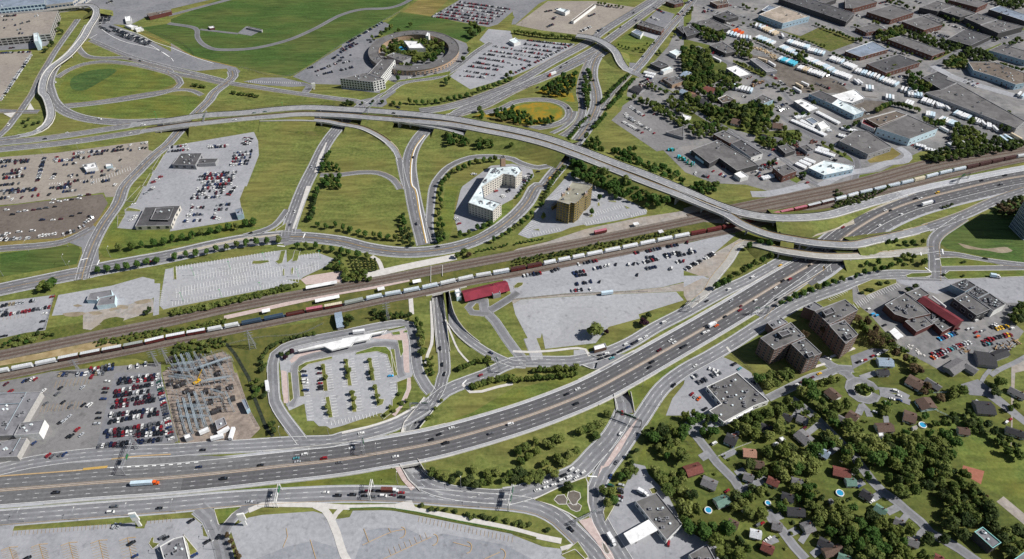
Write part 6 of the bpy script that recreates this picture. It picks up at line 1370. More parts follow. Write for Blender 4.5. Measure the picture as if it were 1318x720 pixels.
for q in('@20 1165,358 1318,380','@20 1130,392 1318,420','@20 1095,418 1318,448','@20 1055,448 1310,488','@20 1015,482 1250,520','@20 975,512 1225,545','@20 940,548 1185,585','@20 910,585 1110,602','@30 110,312 440,352','@30 90,342 400,378','@30 70,370 320,402','@30 0,385 265,428','@30 -10,412 225,452','@30 -10,440 140,482','@30 -10,505 80,500','@30 0,572 465,340'):rowc(q,'in the lot beside the north east highway',0.85,'kkkggsswr')
for q in('@30 245,95 350,70','@30 305,155 335,128','@30 262,212 315,190','@30 570,135 635,108','@30 700,48 775,60','@30 640,255 700,215'):rowc(q,'in the large far lot',0.8,DK)
rowc('@30 525,245 600,210','in the large far lot',1.0,'wwk',kind='van')
HL='in the round hotel lot'
for q in('@20 -10,405 125,338','@20 -10,385 100,332','@20 -10,450 75,425','@20 -10,492 65,475','@20 40,335 310,178','@20 205,338 252,308','@20 560,570 665,545','@20 -10,545 90,520','@10 1235,465 1318,405','@10 1250,500 1318,462','@10 1100,560 1285,490','@10 1125,585 1265,552','@10 1050,530 1100,520'):rowc(q,HL,0.75,DK)
spots('@20 560,590,k 645,582,k 722,570,k 520,605,w',HL,0.4)
for q in('@31 900,108 1015,180','@31 860,160 925,200','@31 870,182 1065,292','@31 848,222 1005,310','@31 900,200 960,235'):rowc(q,'in the diagonal lot beside the lawn',0.9,'wwwsskrg')
spots('@31 1090,312,r 1020,125,k 1090,165,m 1265,330,w','in the diagonal lot beside the lawn',0.8)
TXI='in the taxi queue'
for q in('@00 795,105 765,200','@00 825,115 800,185','@00 855,105 830,180','@00 765,205 860,255','@00 845,205 960,255','@00 870,235 1160,345','@00 890,265 1130,350','@00 860,215 1165,330','@00 640,20 610,60','@00 820,30 870,10'):rowc(q,TXI,0.9,'kkkkggw',gap=3.2)
for q in('@00 10,130 130,122','@00 150,188 235,165','@00 260,130 305,122','@00 350,160 375,150','@00 130,235 170,225','@00 140,262 185,258','@00 20,160 60,155','@00 110,198 130,195','@00 20,220 50,215'):rowc(q,'on the parking garage roof',0.85,DK,z=10.4)
rowc('@00 -10,412 240,402','at the edge of the small west lot',0.9,DK);rowc('@00 240,428 45,719','in the diagonal row of the small west lot',0.97,'wwwwsk');rowc('@01 45,0 5,55','in the diagonal row of the small west lot',0.9,'wwk');spots('@00 85,375,m 105,372,k','below the parking garage',0.2)
for q in('@31 75,695 130,622','@22 1265,45 1300,30','@31 55,700 100,640'):rowc(q,'beside the white hotel',0.9,DK)
spots('@22 880,248,w 895,262,s 905,290,r 1240,75,w 1250,85,w 1190,40,r @21 1010,625,w 1030,630,s','beside the white hotel',0.5)
OF='on the lot before the grey shop'
for q,m_ in(('@43 185,685 275,715','kwws'),('@44 55,42 115,18','kgwk'),('@44 100,85 180,50','kkgw'),('@44 210,30 290,-5','kwwg'),('@44 50,160 128,212','owwsr')):rowc(q,OF,0.95,m_)
rowc('@44 450,10 620,150','in the lane behind the grey shop',0.4,DK,along=True,gap=7);spots('@43 390,655,k 430,690,t @44 165,282,k',OF,0.6)
spots('@35 835,150,s 830,180,g 830,205,k 825,240,m 820,265,s 800,300,k 755,155,e','beside the service station lawn',-0.2);spots('@35 1200,600,r','at the corner of the service station shop',1.3)
WY='in the works yard'
for q,m_ in(('@53 600,610 705,562','roksrwr'),('@53 600,585 700,540','rrskog'),('@53 690,568 815,508','ksrtwg'),('@53 815,512 905,482','rrswro'),('@53 975,495 1075,455','rrrmk'),('@53 1085,452 1225,425','ogrky'),('@53 1055,375 1115,348','wkgk'),('@53 1095,388 1195,358','yoyk'),('@53 205,322 255,368','kgbs'),('@53 1000,505 1070,490','tkg')):rowc(q,WY,0.95,m_)
rowc('@53 655,465 800,410','in the row of blue cars before the red hall',0.95,'wcccbkr')
spots('@53 960,442,o 945,410,r 885,385,w 915,380,s 990,402,w 1005,395,g 945,318,w 990,302,k 120,230,w 150,270,c 182,280,c 805,385,m 715,600,k 1225,380,w 190,585,w 150,592,r 210,570,w 45,638,k 90,625,r 70,630,w',WY,0.5)
spots('@05 885,465,s 920,463,s','by the tall sign pylon',1.35);spots('@05 1020,597,k 1045,697,b 215,715,k 1255,552,g 1285,556,k @15 160,425,k 285,585,k 185,690,b','on the restaurant lot',0.7)
spots('@p 80,208,k 88,248,b 92,290,w 95,315,w 100,383,b 218,175,k 225,225,m 235,290,k 232,318,r 235,345,k 235,370,k 885,248,c','in the commuter lot',0.12);spots('@44 870,95,w 910,75,m 990,40,m 1045,10,y','parked along the apartment street',0.5);spots('@43 1115,612,w','parked by the apartment drive',-0.6)
spots('@54 325,145,w 355,182,w 300,205,w 355,215,b 250,230,w 165,305,s','on the court driveways',-0.4);spots('@54 945,225,s 1180,385,w 1210,365,r 1090,150,s','on the cul-de-sac driveways',0.6)
spots('@45 335,195,r 605,445,r 575,457,g 635,575,w 655,560,w @55 45,160,b 145,275,w @44 235,547,w 930,430,m 1225,675,w @30 1000,440,n @41 690,440,r','on a driveway in the wooded streets',0.6)
for q in('@40 150,90 215,75','@40 345,160 425,140','@40 140,100 205,88','@50 1090,650 1250,690','@50 60,60 170,25','@41 430,20 520,45','@41 560,570 720,545','@41 620,520 730,550','@41 1160,400 1260,430','@40 180,395 300,440','@40 10,190 60,180','@31 1240,80 1318,130','@40 1040,600 1130,580'):rowc(q,'in the works quarter',0.7,'kkwwggr')
for q in('@40 10,30 100,-10','@40 150,60 280,110','@40 430,120 520,160','@40 620,200 760,270','@40 330,180 420,215','@50 -10,100 90,150','@50 200,30 290,5','@50 480,110 540,125','@50 300,160 370,185','@50 560,250 720,300','@50 580,240 740,290','@50 720,190 850,230','@50 940,200 1060,240','@50 30,450 110,440','@50 270,390 390,420','@50 300,600 420,590','@50 840,620 960,680','@50 860,600 980,660','@50 1080,310 1190,290','@50 1180,60 1240,80','@51 30,350 110,390','@51 60,120 120,170','@51 430,390 520,440','@51 680,330 760,380','@41 480,560 590,620','@41 520,610 610,660','@41 220,600 330,650','@41 80,620 220,660','@41 640,470 730,520','@41 700,120 800,80','@41 720,140 830,110','@41 1080,480 1180,530','@41 880,640 960,700','@40 560,520 700,590','@40 700,600 780,660','@40 1000,640 1130,690','@40 1150,630 1250,660','@31 1050,60 1150,110','@30 980,640 1080,600','@30 1080,60 1180,110','@30 1050,130 1130,160','@30 1250,130 1310,90','@40 300,20 400,60','@50 60,290 140,300','@50 480,10 520,30'):rowc(q,'in the works quarter',0.75,'kkkwwwggsrb')
# ---- build: the 300 largest as things, the rest as one mass
def dist(c):return(Vector((c[0],c[1],c[2]))-Vector((0,0,CAMH))).length
CARS=[c for c in CARS if-6<proj(c)[0]<1324 and-6<proj(c)[1]<726]
CARS.sort(key=dist)
NEARC,FARC=CARS[:300],CARS[300:]
KW=dict(sedan='saloon car',hatch='hatchback',suv='tall estate car',van='van',pickup='pickup')
byk={}
for c in NEARC:byk.setdefault((c[4],c[6]),[]).append(c)
for v in byk.values():v.sort(key=lambda c:proj(c)[0])
for c in NEARC:
 v=byk[c[4],c[6]];i=v.index(c)+1
 w=c[6]if c[6].startswith(('on the','parked'))else c[6]
 lab='%s car %s'%(c[4],w)+('' if len(v)==1 else ', %s %s from the left'%(nth(i),c[4]))
 if len(lab.split())>16:lab=lab.replace(', ',' ').replace(' from the left',' from left')
 mb_,mg_=car_mesh(c[5],c[4])
 o=link('car',mb_,None,(c[0],c[1],c[2]),c[3]);tag(o,lab,'car',c[7])
 link('windows',mg_,o)
mats=['tyre','glass']+['car_'+k for k in PAINT]
mass=MB();CP_={}
for c in FARC:
 if c[5]not in CP_:CP_[c[5]]=car_parts(c[5])
 pi=2+list(PAINT).index(c[4]);ca,sa=math.cos(c[3]),math.sin(c[3])
 for part,mp in zip(CP_[c[5]],({0:pi,1:0},{0:1,1:pi})):
  n=len(mass.v)
  mass.v+=[(c[0]+x*ca-y*sa,c[1]+x*sa+y*ca,c[2]+z)for x,y,z in part.v]
  mass.f+=[tuple(n+i for i in f)for f in part.f];mass.m+=[mp[i]for i in part.m]
tag(mass.build('parked_cars',mats),'hundreds of small parked cars filling the farther lots','cars',kind='stuff')
# ---- lorries, trailers, campers
plain('box_white',(0.74,0.75,0.76),0.5);plain('box_ice',(0.55,0.68,0.76),0.5);plain('box_cyan',(0.10,0.50,0.66),0.5);plain('box_cream',(0.62,0.52,0.38),0.6);plain('box_red',(0.45,0.06,0.04),0.5);plain('box_orange',(0.72,0.12,0.02),0.45)
TRM={}
def trailer_mesh(L,col):
 k=(L,col)
 if k not in TRM:
  m=MB();m.box((0,0,1.0),(L,2.55,2.9));b=m.mesh('trailer_body',col)
  m=MB();m.box((0,0,0.75),(L*0.9,1.2,0.25))
  for x in(-L*0.36,-L*0.26):
   for s in(-1,1):m.tube((x,s*0.8,0.5),(x,s*1.2,0.5),0.5,seg=8)
  for s in(-1,1):m.box((L*0.3,s*0.8,0),(0.2,0.2,0.8))
  TRM[k]=(b,m.mesh('chassis','metal_dark'))
 return TRM[k]
ntr={}
TRAILERS=[]
def trailers(path,n,cols,where,L=11.5,turn=math.pi/2,fill=1.0):
 a,b=WP(path,1.5);d=b-a;an=math.atan2(d.y,d.x)+turn
 for i in range(n):
  if _rc.random()>fill:continue
  p=a.lerp(b,(i+0.5)/n)if n>1 else a
  TRAILERS.append((p.x+_rc.uniform(-.2,.2),p.y+_rc.uniform(-.9,.9),an+_rc.uniform(-0.03,0.03),L,_rc.choice(cols),where))
WI=('box_white','box_white','box_ice')
for a in(('@40 800,322 965,372',9,WI,'in the row beside the weedy field'),('@40 955,388 1085,418',7,WI,'in the row beside the weedy field'),('@40 1128,452 1230,485',6,WI,'in the row below the weedy field'),('@40 1240,495 1320,528',5,WI,'in the row below the weedy field'),('@50 15,545 200,600',8,('box_ice','box_ice','box_white'),'in the pale blue row under the dark works'),('@50 205,608 345,660',6,('box_ice','box_white'),'in the pale blue row under the dark works'),('@50 365,688 490,719',5,WI,'below the pale blue row'),('@40 560,288 695,340',8,WI,'in the hedge side row, upper end'),('@40 745,362 875,420',8,WI,'in the hedge side row, middle'),('@40 920,442 1145,545',13,WI,'in the hedge side row, lower middle'),('@40 1150,558 1285,605',8,('box_ice','box_white'),'in the hedge side row, lower end'),('@40 735,455 865,500',7,('box_cyan','box_cyan','box_ice'),'in the turquoise group in the mud yard'),('@40 880,522 1085,590',10,('box_white','box_white','box_cream'),'in the short white row in the mud yard'),('@51 415,5 535,22',5,WI,'in the lane beside the long works'),('@51 525,55 625,85',5,WI,'in the lane beside the long works'),('@51 640,95 695,100',3,WI,'in the lane beside the long works'),('@51 725,118 728,118',1,WI,'in the lane beside the long works'),('@51 780,150 905,198',7,WI,'in the lane beside the long works'),('@51 930,212 985,228',3,WI,'in the lane beside the long works'),('@51 1000,235 1003,235',1,WI,'in the lane beside the long works'),('@51 1030,255 1065,262',2,WI,'in the lane beside the long works'),('@51 1092,278 1095,278',1,WI,'in the lane beside the long works'),('@51 555,162 630,178',4,WI,'behind the big pale blue hall'),('@51 665,198 795,248',7,('box_ice','box_white'),'behind the big pale blue hall'),('@51 245,30 315,42',3,WI,'beside the mud yard'),('@51 400,72 460,90',3,WI,'beside the tree line'),('@51 1270,10 1318,25',2,WI,'at the upper east edge'),('@40 545,200 600,210',2,('box_ice','box_white'),'near the beige warehouse'),('@40 760,282 764,282',1,WI,'near the beige warehouse'),('@40 600,215 720,265',7,('box_white','box_cream'),'in the lane by the beige warehouse'),('@40 330,255 430,280',4,('box_white','box_ice'),'in the crowded corner of the truck yard'),('@40 385,235 450,265',3,('box_orange','box_red'),'in the crowded corner of the truck yard'),('@40 430,290 520,300',4,WI,'in the crowded corner of the truck yard'),('@40 375,672 530,705',7,WI,'by the street of older workshops'),('@50 15,640 60,635',2,WI,'in the mud yard by the pale blue row'),('@50 90,680 160,690',3,WI,'in the mud yard by the pale blue row')):
 trailers(*a)
for q,cl,wh in(('@40 570,455 640,475','box_cream','lying in the mud yard, upper one'),('@40 650,480 705,515','box_white','lying in the mud yard, middle one'),('@40 860,650 915,680','box_cream','lying in the mud yard, lower one'),('@40 905,640 960,665','box_white','lying in the mud yard, next to the dark one'),('@40 840,680 905,719','box_white','lying at the mud yard edge'),('@40 205,440 305,490','box_white','beside the street of older workshops'),('@41 85,490 165,545','box_ice','by the scrapyard warehouse wall'),('@41 50,455 115,490','box_white','by the scrapyard warehouse corner'),('@51 665,265 740,305','box_white','beside the big pale blue hall'),('@51 1120,330 1200,390','box_ice','in the blue pair by the trees'),('@51 1150,322 1250,385','box_ice','in the blue pair nearer the railway'),('@51 1210,315 1300,365','box_cream','in the pile by the trees'),('@14 365,478 452,430','box_white','beside the control house'),('@14 308,515 408,490','box_white','on the grass by the substation'),('@14 460,515 485,432','box_white','standing upright on the plan beside the control house'),('@14 225,470 292,440','box_white','by the substation hut'),('@14 740,70 750,150','box_white','parked on the bus road'),('@23 85,412 178,400','box_white','at the bus terminal kerb'),('@33 680,112 772,100','box_ice','beside the gravel strip of the pale lot')):
 a,b_=WP(q,1.6);c=(a+b_)/2;d=b_-a
 TRAILERS.append((c.x,c.y,math.atan2(d.y,d.x),round(max(7.0,min(14.0,d.length)),0),cl,wh))
wk={}
for t in TRAILERS:wk.setdefault(t[5],[]).append(t)
for v in wk.values():v.sort(key=lambda t:proj((t[0],t[1],1))[0])
CN=dict(box_white='white',box_ice='pale blue',box_cyan='turquoise',box_cream='cream',box_red='red',box_orange='orange')
for t in TRAILERS:
 v=wk[t[5]];a,b_=trailer_mesh(t[3],t[4])
 root=empty('truck_trailer',(t[0],t[1],0.1),t[2])
 tag(root,'%s box trailer %s'%(CN[t[4]],t[5])+('' if len(v)==1 else ', %s from the left'%nth(v.index(t)+1)),'trailer','box trailers' if len(v)>1 else None)
 link('trailer_body',a,root);link('chassis',b_,root)
m=MB()
prof=[(-3.0,0.6),(-3.1,2.5),(2.2,2.6),(2.9,1.8),(3.0,0.6)]
for s in(-1,1):
 for x,z in prof:m.v.append((x,s*1.1,z))
for i in range(5):j=(i+1)%5;m.f.append((i,j,5+j,5+i));m.m.append(0)
m.f.append(tuple(reversed(range(5))));m.m.append(0);m.f.append(tuple(5+i for i in range(5)));m.m.append(0)
m.box((-0.4,0,2.55),(0.9,0.8,0.25),mi=1)
for s in(-1,1):m.tube((-0.4,s*0.8,0.35),(-0.4,s*1.05,0.35),0.35,seg=8,mi=2);m.box((0.2,s*1.08,1.5),(1.6,0.08,0.6),mi=2)
m.box((3.5,0,0.5),(1.2,0.15,0.12),mi=2)
camper_me=m.mesh('camper',['box_white','roof_ice','metal_dark'])
ci=0
for q,n,wh in(('@41 830,212 1095,330',20,'in the outer row of the camper dealer'),('@41 855,195 960,165',8,'at the back of the camper dealer'),('@41 1025,148 1200,238',13,'in the upper row of the camper dealer'),('@41 900,215 1010,265',8,'in the inner row of the camper dealer'),('@41 1090,265 1130,300',3,'beside the camper sales hall'),('@41 865,545 940,580',6,'in the front row by the boat works'),('@41 895,525 975,560',6,'in the second row by the boat works'),('@41 930,508 1010,540',6,'in the third row by the boat works'),('@41 1010,440 1165,490',10,'in the row above the boat works'),('@41 1030,425 1120,450',6,'in the far row above the boat works'),('@41 1215,268 1318,300',7,'on the lot east of the camper dealer'),('@41 1190,325 1300,355',6,'on the lower lot east of the camper dealer'),('@41 600,660 690,640',6,'by the brick building yard'),('@51 0,290 50,310',4,'by the grey hall'),('@30 1010,560 1100,580',6,'by the corner of the avenue'),('@30 1020,585 1085,600',4,'in the second line by the avenue corner'),('@51 480,400 560,420',4,'beside the railway trees'),('@51 550,430 680,460',6,'in the row beside the railway'),('@51 730,400 850,375',6,'among the trees by the railway')):
 a,b_=WP(q,1.0);d=b_-a
 for i in range(n):
  p=a.lerp(b_,(i+0.5)/n)
  o=link('camper',camper_me,None,(p.x,p.y,0.08),math.atan2(d.y,d.x)+math.pi/2+_rc.uniform(-0.15,0.15))
  tag(o,'white camper %s, %s from the left'%(wh,nth(i+1)),'camper','white campers for sale')
def lorry(u,v,cab,box,lab,L=12.5,heading=None,flip=False):
 p=W(u,v,1.5);_,l_,an,z=nearest_road(p);an=heading if heading is not None else an
 if flip:an+=math.pi
 root=empty('lorry',(p.x,p.y,max(z,0)+0.15),an);tag(root,lab,'lorry')
 a,b_=trailer_mesh(L,box);link('trailer_body',a,root,(-2.2,0,0.1));link('chassis',b_,root,(-2.2,0,0))
 m=MB();x=-2.2+L/2+0.5
 m.box((x+1.2,0,0.7),(2.2,2.4,2.6),taper=0.92);m.box((x+2.9,0,0.6),(1.6,2.1,1.3),taper=0.9);m.box((x+0.4,0,3.2),(1.2,2.2,0.5),taper=0.8)
 cb=m.build('cab',cab,root)
 m=MB();m.box((x+2.24,0,2.0),(0.15,2.1,0.9));m.box((x+1.3,0,2.0),(1.2,2.46,0.8));m.build('windscreen','glass',cb)
 m=MB()
 for xx in(x+2.8,x-0.2,x-1.2):
  for s in(-1,1):m.tube((xx,s*0.85,0.5),(xx,s*1.2,0.5),0.5,seg=10)
 m.build('wheels','tyre',root)
plain('tarp_red',(0.13,0.045,0.035),0.7)
lorry(187,622.5,'box_orange','box_ice','orange cabbed articulated lorry with a pale roofed trailer on the motorway',15.0)
lorry(1195,262,'car_navy','box_white','articulated lorry with a white trailer on the motorway curve',13.5,flip=False)
lorry(502,631.5,'box_white','tarp_red','rust red lorry with a white cab in the traffic queue',8.0)
lorry(710.5,96,'box_red','box_white','red cabbed lorry with a white body on the north east highway',9.0)
lorry(787,695,'box_white','box_white','white delivery lorry passing the fuel canopy',5.0)
lorry(652,183.8,'car_blue','car_blue','blue lorry on the ramp towards the white hotel',6.0)
lorry(917,418,'box_white','box_white','small white lorry on the motorway near the apartments',5.0)
lorry(1281,356,'box_white','box_ice','pale van on the lower field road',5.0)
lorry(828,635,'box_white','box_white','white lorry parked behind the service station shop',4.5,heading=-0.6)
# ================================================================== trees, shrubs
TREEM={}
def crown_mesh(seed,mat,lobes=13,leaves=52,squash=0.85,leaf=0.17,cone=False,core=True):
 r=random.Random(seed);m=MB()
 L=[]
 for i in range(lobes):
  while True:
   x,y,z=r.uniform(-1,1),r.uniform(-1,1),r.uniform(-1,1)
   if x*x+y*y+z*z<1:break
  if cone:
   t=(z+1)/2;L.append((x*0.62*(1.05-t),y*0.62*(1.05-t),z*0.85,r.uniform(0.24,0.42)*(1.15-0.6*t)))
  else:
   k=0.66;L.append((x*k,y*k,z*k*squash,r.uniform(0.28,0.50)))
 for cx,cy,cz,rr in L:
  for i in range(leaves):
   a=r.uniform(0,2*math.pi);s=r.uniform(-0.75,1.0);c=math.sqrt(max(0,1-s*s))
   q=rr*r.uniform(0.72,1.08)
   n=Vector((c*math.cos(a),c*math.sin(a),s))
   p=Vector((cx,cy,cz))+n*q
   n=(n+Vector((r.uniform(-.7,.7),r.uniform(-.7,.7),r.uniform(-.3,.8)))).normalized()
   u=n.orthogonal().normalized();u.rotate(__import__('mathutils').Quaternion(n,r.uniform(0,6.28)));w=n.cross(u)
   h=leaf*r.uniform(0.55,1.25)
   m.face([p+u*h,p+w*h*0.8,p-u*h,p-w*h*0.8])
  if core:
   k=rr*0.66;b=len(m.v)
   for dx,dy,dz in((1,0,0),(-1,0,0),(0,1,0),(0,-1,0),(0,0,1),(0,0,-1)):m.v.append((cx+dx*k,cy+dy*k,cz+dz*k))
   for f in((0,2,4),(2,1,4),(1,3,4),(3,0,4),(2,0,5),(1,2,5),(3,1,5),(0,3,5)):m.f.append(tuple(b+i for i in f));m.m.append(0)
 return m.mesh('crown',mat)
def trunk_mesh(seed):
 r=random.Random(seed);m=MB()
 m.tube((0,0,0),(0.01,0.0,0.5),0.045,0.032,7);m.tube((0.01,0,0.5),(0,0,0.85),0.032,0.012,6)
 for i in range(5):
  a=i*1.3+r.uniform(-.3,.3);z=0.36+0.07*i
  m.tube((0,0,z),(0.22*math.cos(a),0.22*math.sin(a),z+0.2),0.018,0.007,5)
 return m.mesh('trunk','bark')
TRUNKS=[trunk_mesh(i)for i in range(3)]
def proto(mat,k,style):
 key=(mat,k,style)
 if key not in TREEM:
  if style=='cone':TREEM[key]=crown_mesh(hash(key)%999 if False else 31*k+len(mat),mat,12,34,1.3,0.17,True)
  elif style=='shrub':TREEM[key]=crown_mesh(77+13*k+len(mat),mat,7,34,0.7,0.22)
  elif style=='bare':TREEM[key]=crown_mesh(7+13*k,mat,15,34,1.0,0.10,False,False)
  else:TREEM[key]=crown_mesh(101+17*k+len(mat),mat,15,56,0.85,0.145)
 return TREEM[key]
ROADCELLS=set()
for _l,c in ROADS:
 for a,b in zip(c,c[1:]):
  for k in range(3):
   p=a.lerp(b,k/3)
   for dx in(-2.2,2.2):
    for dy in(-2.2,2.2):ROADCELLS.add((int((p.x+dx)//4),int((p.y+dy)//4)))
def free(x,y):return(int(x//4),int(y//4))not in ROADCELLS
TREES=[]
_rt=random.Random(5)
def tree_px(u,v,r,h,mat,kind,where,style='round',low=0.58):
 p=W(u,v,h*low);TREES.append((p.x,p.y,h,r,mat,style,kind,where))
def tl(path,r,h,mat,kind,where,style='round',jit=0.15,low=0.58):
 for u,v,z in P(path):
  k=_rt.uniform(1-jit,1+jit);tree_px(u,v,r*k,h*_rt.uniform(1-jit,1+jit),mat if isinstance(mat,str)else _rt.choice(mat),kind,where,style,low)
def trow(path,n,r,h,mat,kind,where,style='round',jit=0.8,low=0.58):
 c=smooth(WP(path,h*low),2.0);at_,tot=along(c,0)
 for i in range(n):
  p=at_(tot*(i+0.5)/n);k=_rt.uniform(0.82,1.18)
  TREES.append((p.x+_rt.uniform(-jit,jit),p.y+_rt.uniform(-jit,jit),h*k,r*k,mat if isinstance(mat,str)else _rt.choice(mat),style,kind,where))
def grove(path,r,h,mats,kind,where,space=1.25,seed=1,style='round',keep=1.0):
 poly=[(p.x,p.y)for p in WP(path,h*0.55)];rr=random.Random(seed)
 xs,ys=[p[0]for p in poly],[p[1]for p in poly];got=[]
 tries=int((max(xs)-min(xs))*(max(ys)-min(ys))/(r*r)*6)
 for _ in range(tries):
  x,y=rr.uniform(min(xs),max(xs)),rr.uniform(min(ys),max(ys))
  if not inside(x,y,poly):continue
  k=rr.uniform(0.62,1.4)
  if not free(x,y):continue
  if any((x-a)**2+(y-b)**2<((r*k+c)*0.5*space*1.15)**2 for a,b,c in got):continue
  if any(near_poly(x,y,f,r*k*0.55)for f in FOOT):continue
  if rr.random()>keep:continue
  got.append((x,y,r*k));TREES.append((x,y,h*rr.uniform(0.8,1.2)*(0.6+0.4*k),r*k,rr.choice(mats),style,kind,where))
def near_poly(x,y,poly,d):
 if inside(x,y,poly):return True
 n=len(poly)
 for i in range(n):
  ax,ay=poly[i];bx,by=poly[i-1];dx,dy=bx-ax,by-ay;l2=dx*dx+dy*dy or 1
  t=max(0,min(1,((x-ax)*dx+(y-ay)*dy)/l2))
  if(x-ax-t*dx)**2+(y-ay-t*dy)**2<d*d:return True
 return False
FR=('leaf_fresh','leaf_fresh','leaf');MX=('leaf','leaf','leaf_light','leaf_light','leaf_dark','leaf_fresh');LT=('leaf_light','leaf')
S='young_tree'
tl('@02 912,465 1010,455 1090,440 1180,428 1255,418 @12 10,395 85,385 160,370 230,345 295,340 370,325 440,305 500,300 570,278 635,268',3.5,9.5,FR,S,'along the north verge of the boulevard')
tl('@02 745,640 820,630 900,620 970,610 1050,595 1130,575 1200,565 @12 30,535 115,515 190,510 270,500 345,475 430,465 505,440 580,430 655,420 735,415 825,405',3.5,9.5,FR,S,'along the south edge of the boulevard')
tl('@12 970,448 1040,455 1110,450 1175,470 1240,475 1310,490 @22 50,500 120,515 190,530',3.2,9,FR,S,'south of the boulevard beyond the crossing')
tl('@12 1130,290 1195,300 1265,290 @22 5,310 60,330 125,345 180,360 245,370 295,375 350,385 410,390',3.0,8.5,FR,S,'on the lawn edge above the boulevard')
tl('@21 770,690 795,665 820,640 855,600 895,580 940,560 985,540 1035,520 1090,510 1140,505 1180,500 @22 770,20 755,60 760,100 765,150 745,200 755,250 765,340',3.0,8.5,FR,S,'lining the drive of the white hotel')
tl('@22 910,360 980,350 1045,310 1095,300 1150,280 1170,405 1235,375 1290,340',2.8,8,FR,S,'in front of the white hotel')
tl('@21 400,75 445,80 520,55 570,65 620,65 670,65 720,60 770,50 820,40 870,30 910,25 960,10 1005,2',3.2,8,FR,S,'on the grass bank below the round hotel')
tl('@20 1050,690 1090,675 1130,665 1170,655 1215,635 1260,620 1300,605',3.2,8.5,FR,S,'along the edge of the highway lot')
tl('@32 15,310 65,270 110,240 145,205 670,80 795,75 610,190 235,225',3.0,8.5,FR,S,'round the gold office lot')
tl('@43 250,40 310,20 350,5 @42 310,719 355,700 410,672 460,640 510,615 550,590 610,565 670,530',3.2,8.5,FR,S,'beside the ramp to the lower bridge')
tl('@43 750,175 810,150 865,120 920,100 980,80 1040,55 1095,35 1160,15 1220,-5',3.4,8.5,FR,S,'between the slip road and the avenue')
tl('@52 20,690 90,655 165,640 225,630 290,610 360,580 450,575 560,570 100,590 200,575 300,600 390,535 430,525 470,540 545,580',2.9,8,FR,S,'on the bank below the lower bridge')
tl('@52 275,425 335,415 395,430 460,430 540,425',2.8,8,FR,S,'on the triangle between the bridges')
tl('@p 255,160 285,255 470,105 500,210 500,190 685,95 712,185 715,250 700,210',2.3,5,'leaf_light',S,'on the planting islands of the commuter lot',low=0.55);tl('@p 470,160 485,250 320,580 298,525 525,395 540,450 545,530 740,345 760,425 775,480',2.3,5,'leaf_light',S,'on the planting islands of the commuter lot',low=0.55)
tl('@30 815,345 842,355 868,362 895,368 945,378 970,372 1000,380 1035,335 1060,350 1090,330',1.8,5,FR,S,'round the garden paths by the avenue')
tl('@50 150,320 185,345 265,365 275,335 215,450 265,430 320,415 385,400 415,410 455,415 550,455 45,440 100,440',2.0,5.5,('leaf_dark','leaf'),S,'along the works cross street')
T_='tree'
tl('@42 510,450 590,420 660,435',4.2,11,'leaf_fresh',T_,'at the foot of the lower bridge')
tl('@33 640,385',7.5,14,'leaf',T_,'standing alone beside the pale lot');tl('@33 722,395',3.2,8,'leaf_plum',T_,'with purple leaves beside the round lone tree');tl('@33 1010,320',4.5,9,'leaf_plum',T_,'with purple leaves on the bank above the road');tl('@33 1045,272',3.2,7.5,'leaf_dark',T_,'behind the purple tree on the bank')
tl('@03 330,30 300,60 370,50 400,15',4.8,11,MX,T_,'at the corner of the fenced lot')
tl('@20 1010,260 1060,230 1030,200 985,240 1000,180',6,13,MX,T_,'in the clump above the round hotel')
tl('@20 335,390 375,350 320,365 405,312 515,400 560,405 600,330 640,318 690,330 722,310 768,345 560,450 612,450 660,430 705,418 745,400 790,330 430,395 480,405',5,10,MX,T_,'in the round hotel courtyard')
tl('@20 440,555 432,600 345,225 382,200 300,255 232,285 437,230 530,185 800,640 935,450 980,385',4,8.5,MX,T_,'around the round hotel')
tl('@00 450,180 445,225 475,240 400,330 370,355 345,385',4,8,('leaf_dark','leaf'),T_,'beside the parking garage')
tl('@22 890,525 940,500 975,520',4,8,('leaf_brown','leaf','leaf_light'),T_,'by the railway platform curve')
trow('@21 430,65 40,70',5,3,6,'leaf_dark',T_,'by the hotel junction')
grove('@21 800,310 970,340 985,385 800,385',3.6,9,FR,T_,'in the clump beside the hotel ramp',seed=21);grove('@21 1040,355 1165,350 1170,400 1045,415',3.6,9,FR,T_,'in the second clump beside the hotel ramp',seed=22);tl('@21 1305,400 1075,150 1060,120 1075,180',4,10,FR,T_,'near the flyover edge')
grove('@31 -5,150 60,140 150,190 140,240 0,225',4,9,FR,T_,'on the flower meadow',seed=23);grove('@31 175,200 310,180 310,235 180,240',3.2,7,FR,T_,'at the south side of the flower meadow',seed=24);grove('@21 1180,130 1318,110 1318,185 1200,190',4.5,10,FR,T_,'at the west end of the flower meadow',seed=25)
grove('@30 250,660 400,575 480,560 490,640 420,719 240,719',4.2,10,('leaf_fresh','leaf_dark'),T_,'among the yellow flowers',seed=26)
grove('@30 545,500 640,440 600,560 590,719 520,719 530,600',3.6,8,FR,T_,'between the two ramps',seed=27);trow('@31 570,10 575,100',8,4,9,FR,T_,'between the two ramps')
trow('@31 590,160 550,210 500,260 450,330 420,370',12,2.8,6,FR,'shrub','along the inner ramp','shrub')
trow('@30 890,575 735,719',16,3.2,7,FR,'shrub','in the west hedge of the lane','shrub');trow('@31 745,20 680,75',6,3.2,7,FR,'shrub','in the west hedge of the lane','shrub');trow('@30 940,600 830,719',12,3.2,7,FR,'shrub','in the east hedge of the lane','shrub');trow('@31 840,10 735,110',10,3.2,7,FR,'shrub','in the east hedge of the lane','shrub');trow('@31 715,160 620,270',12,3.0,7,FR,'shrub','in the hedge below the lane','shrub')
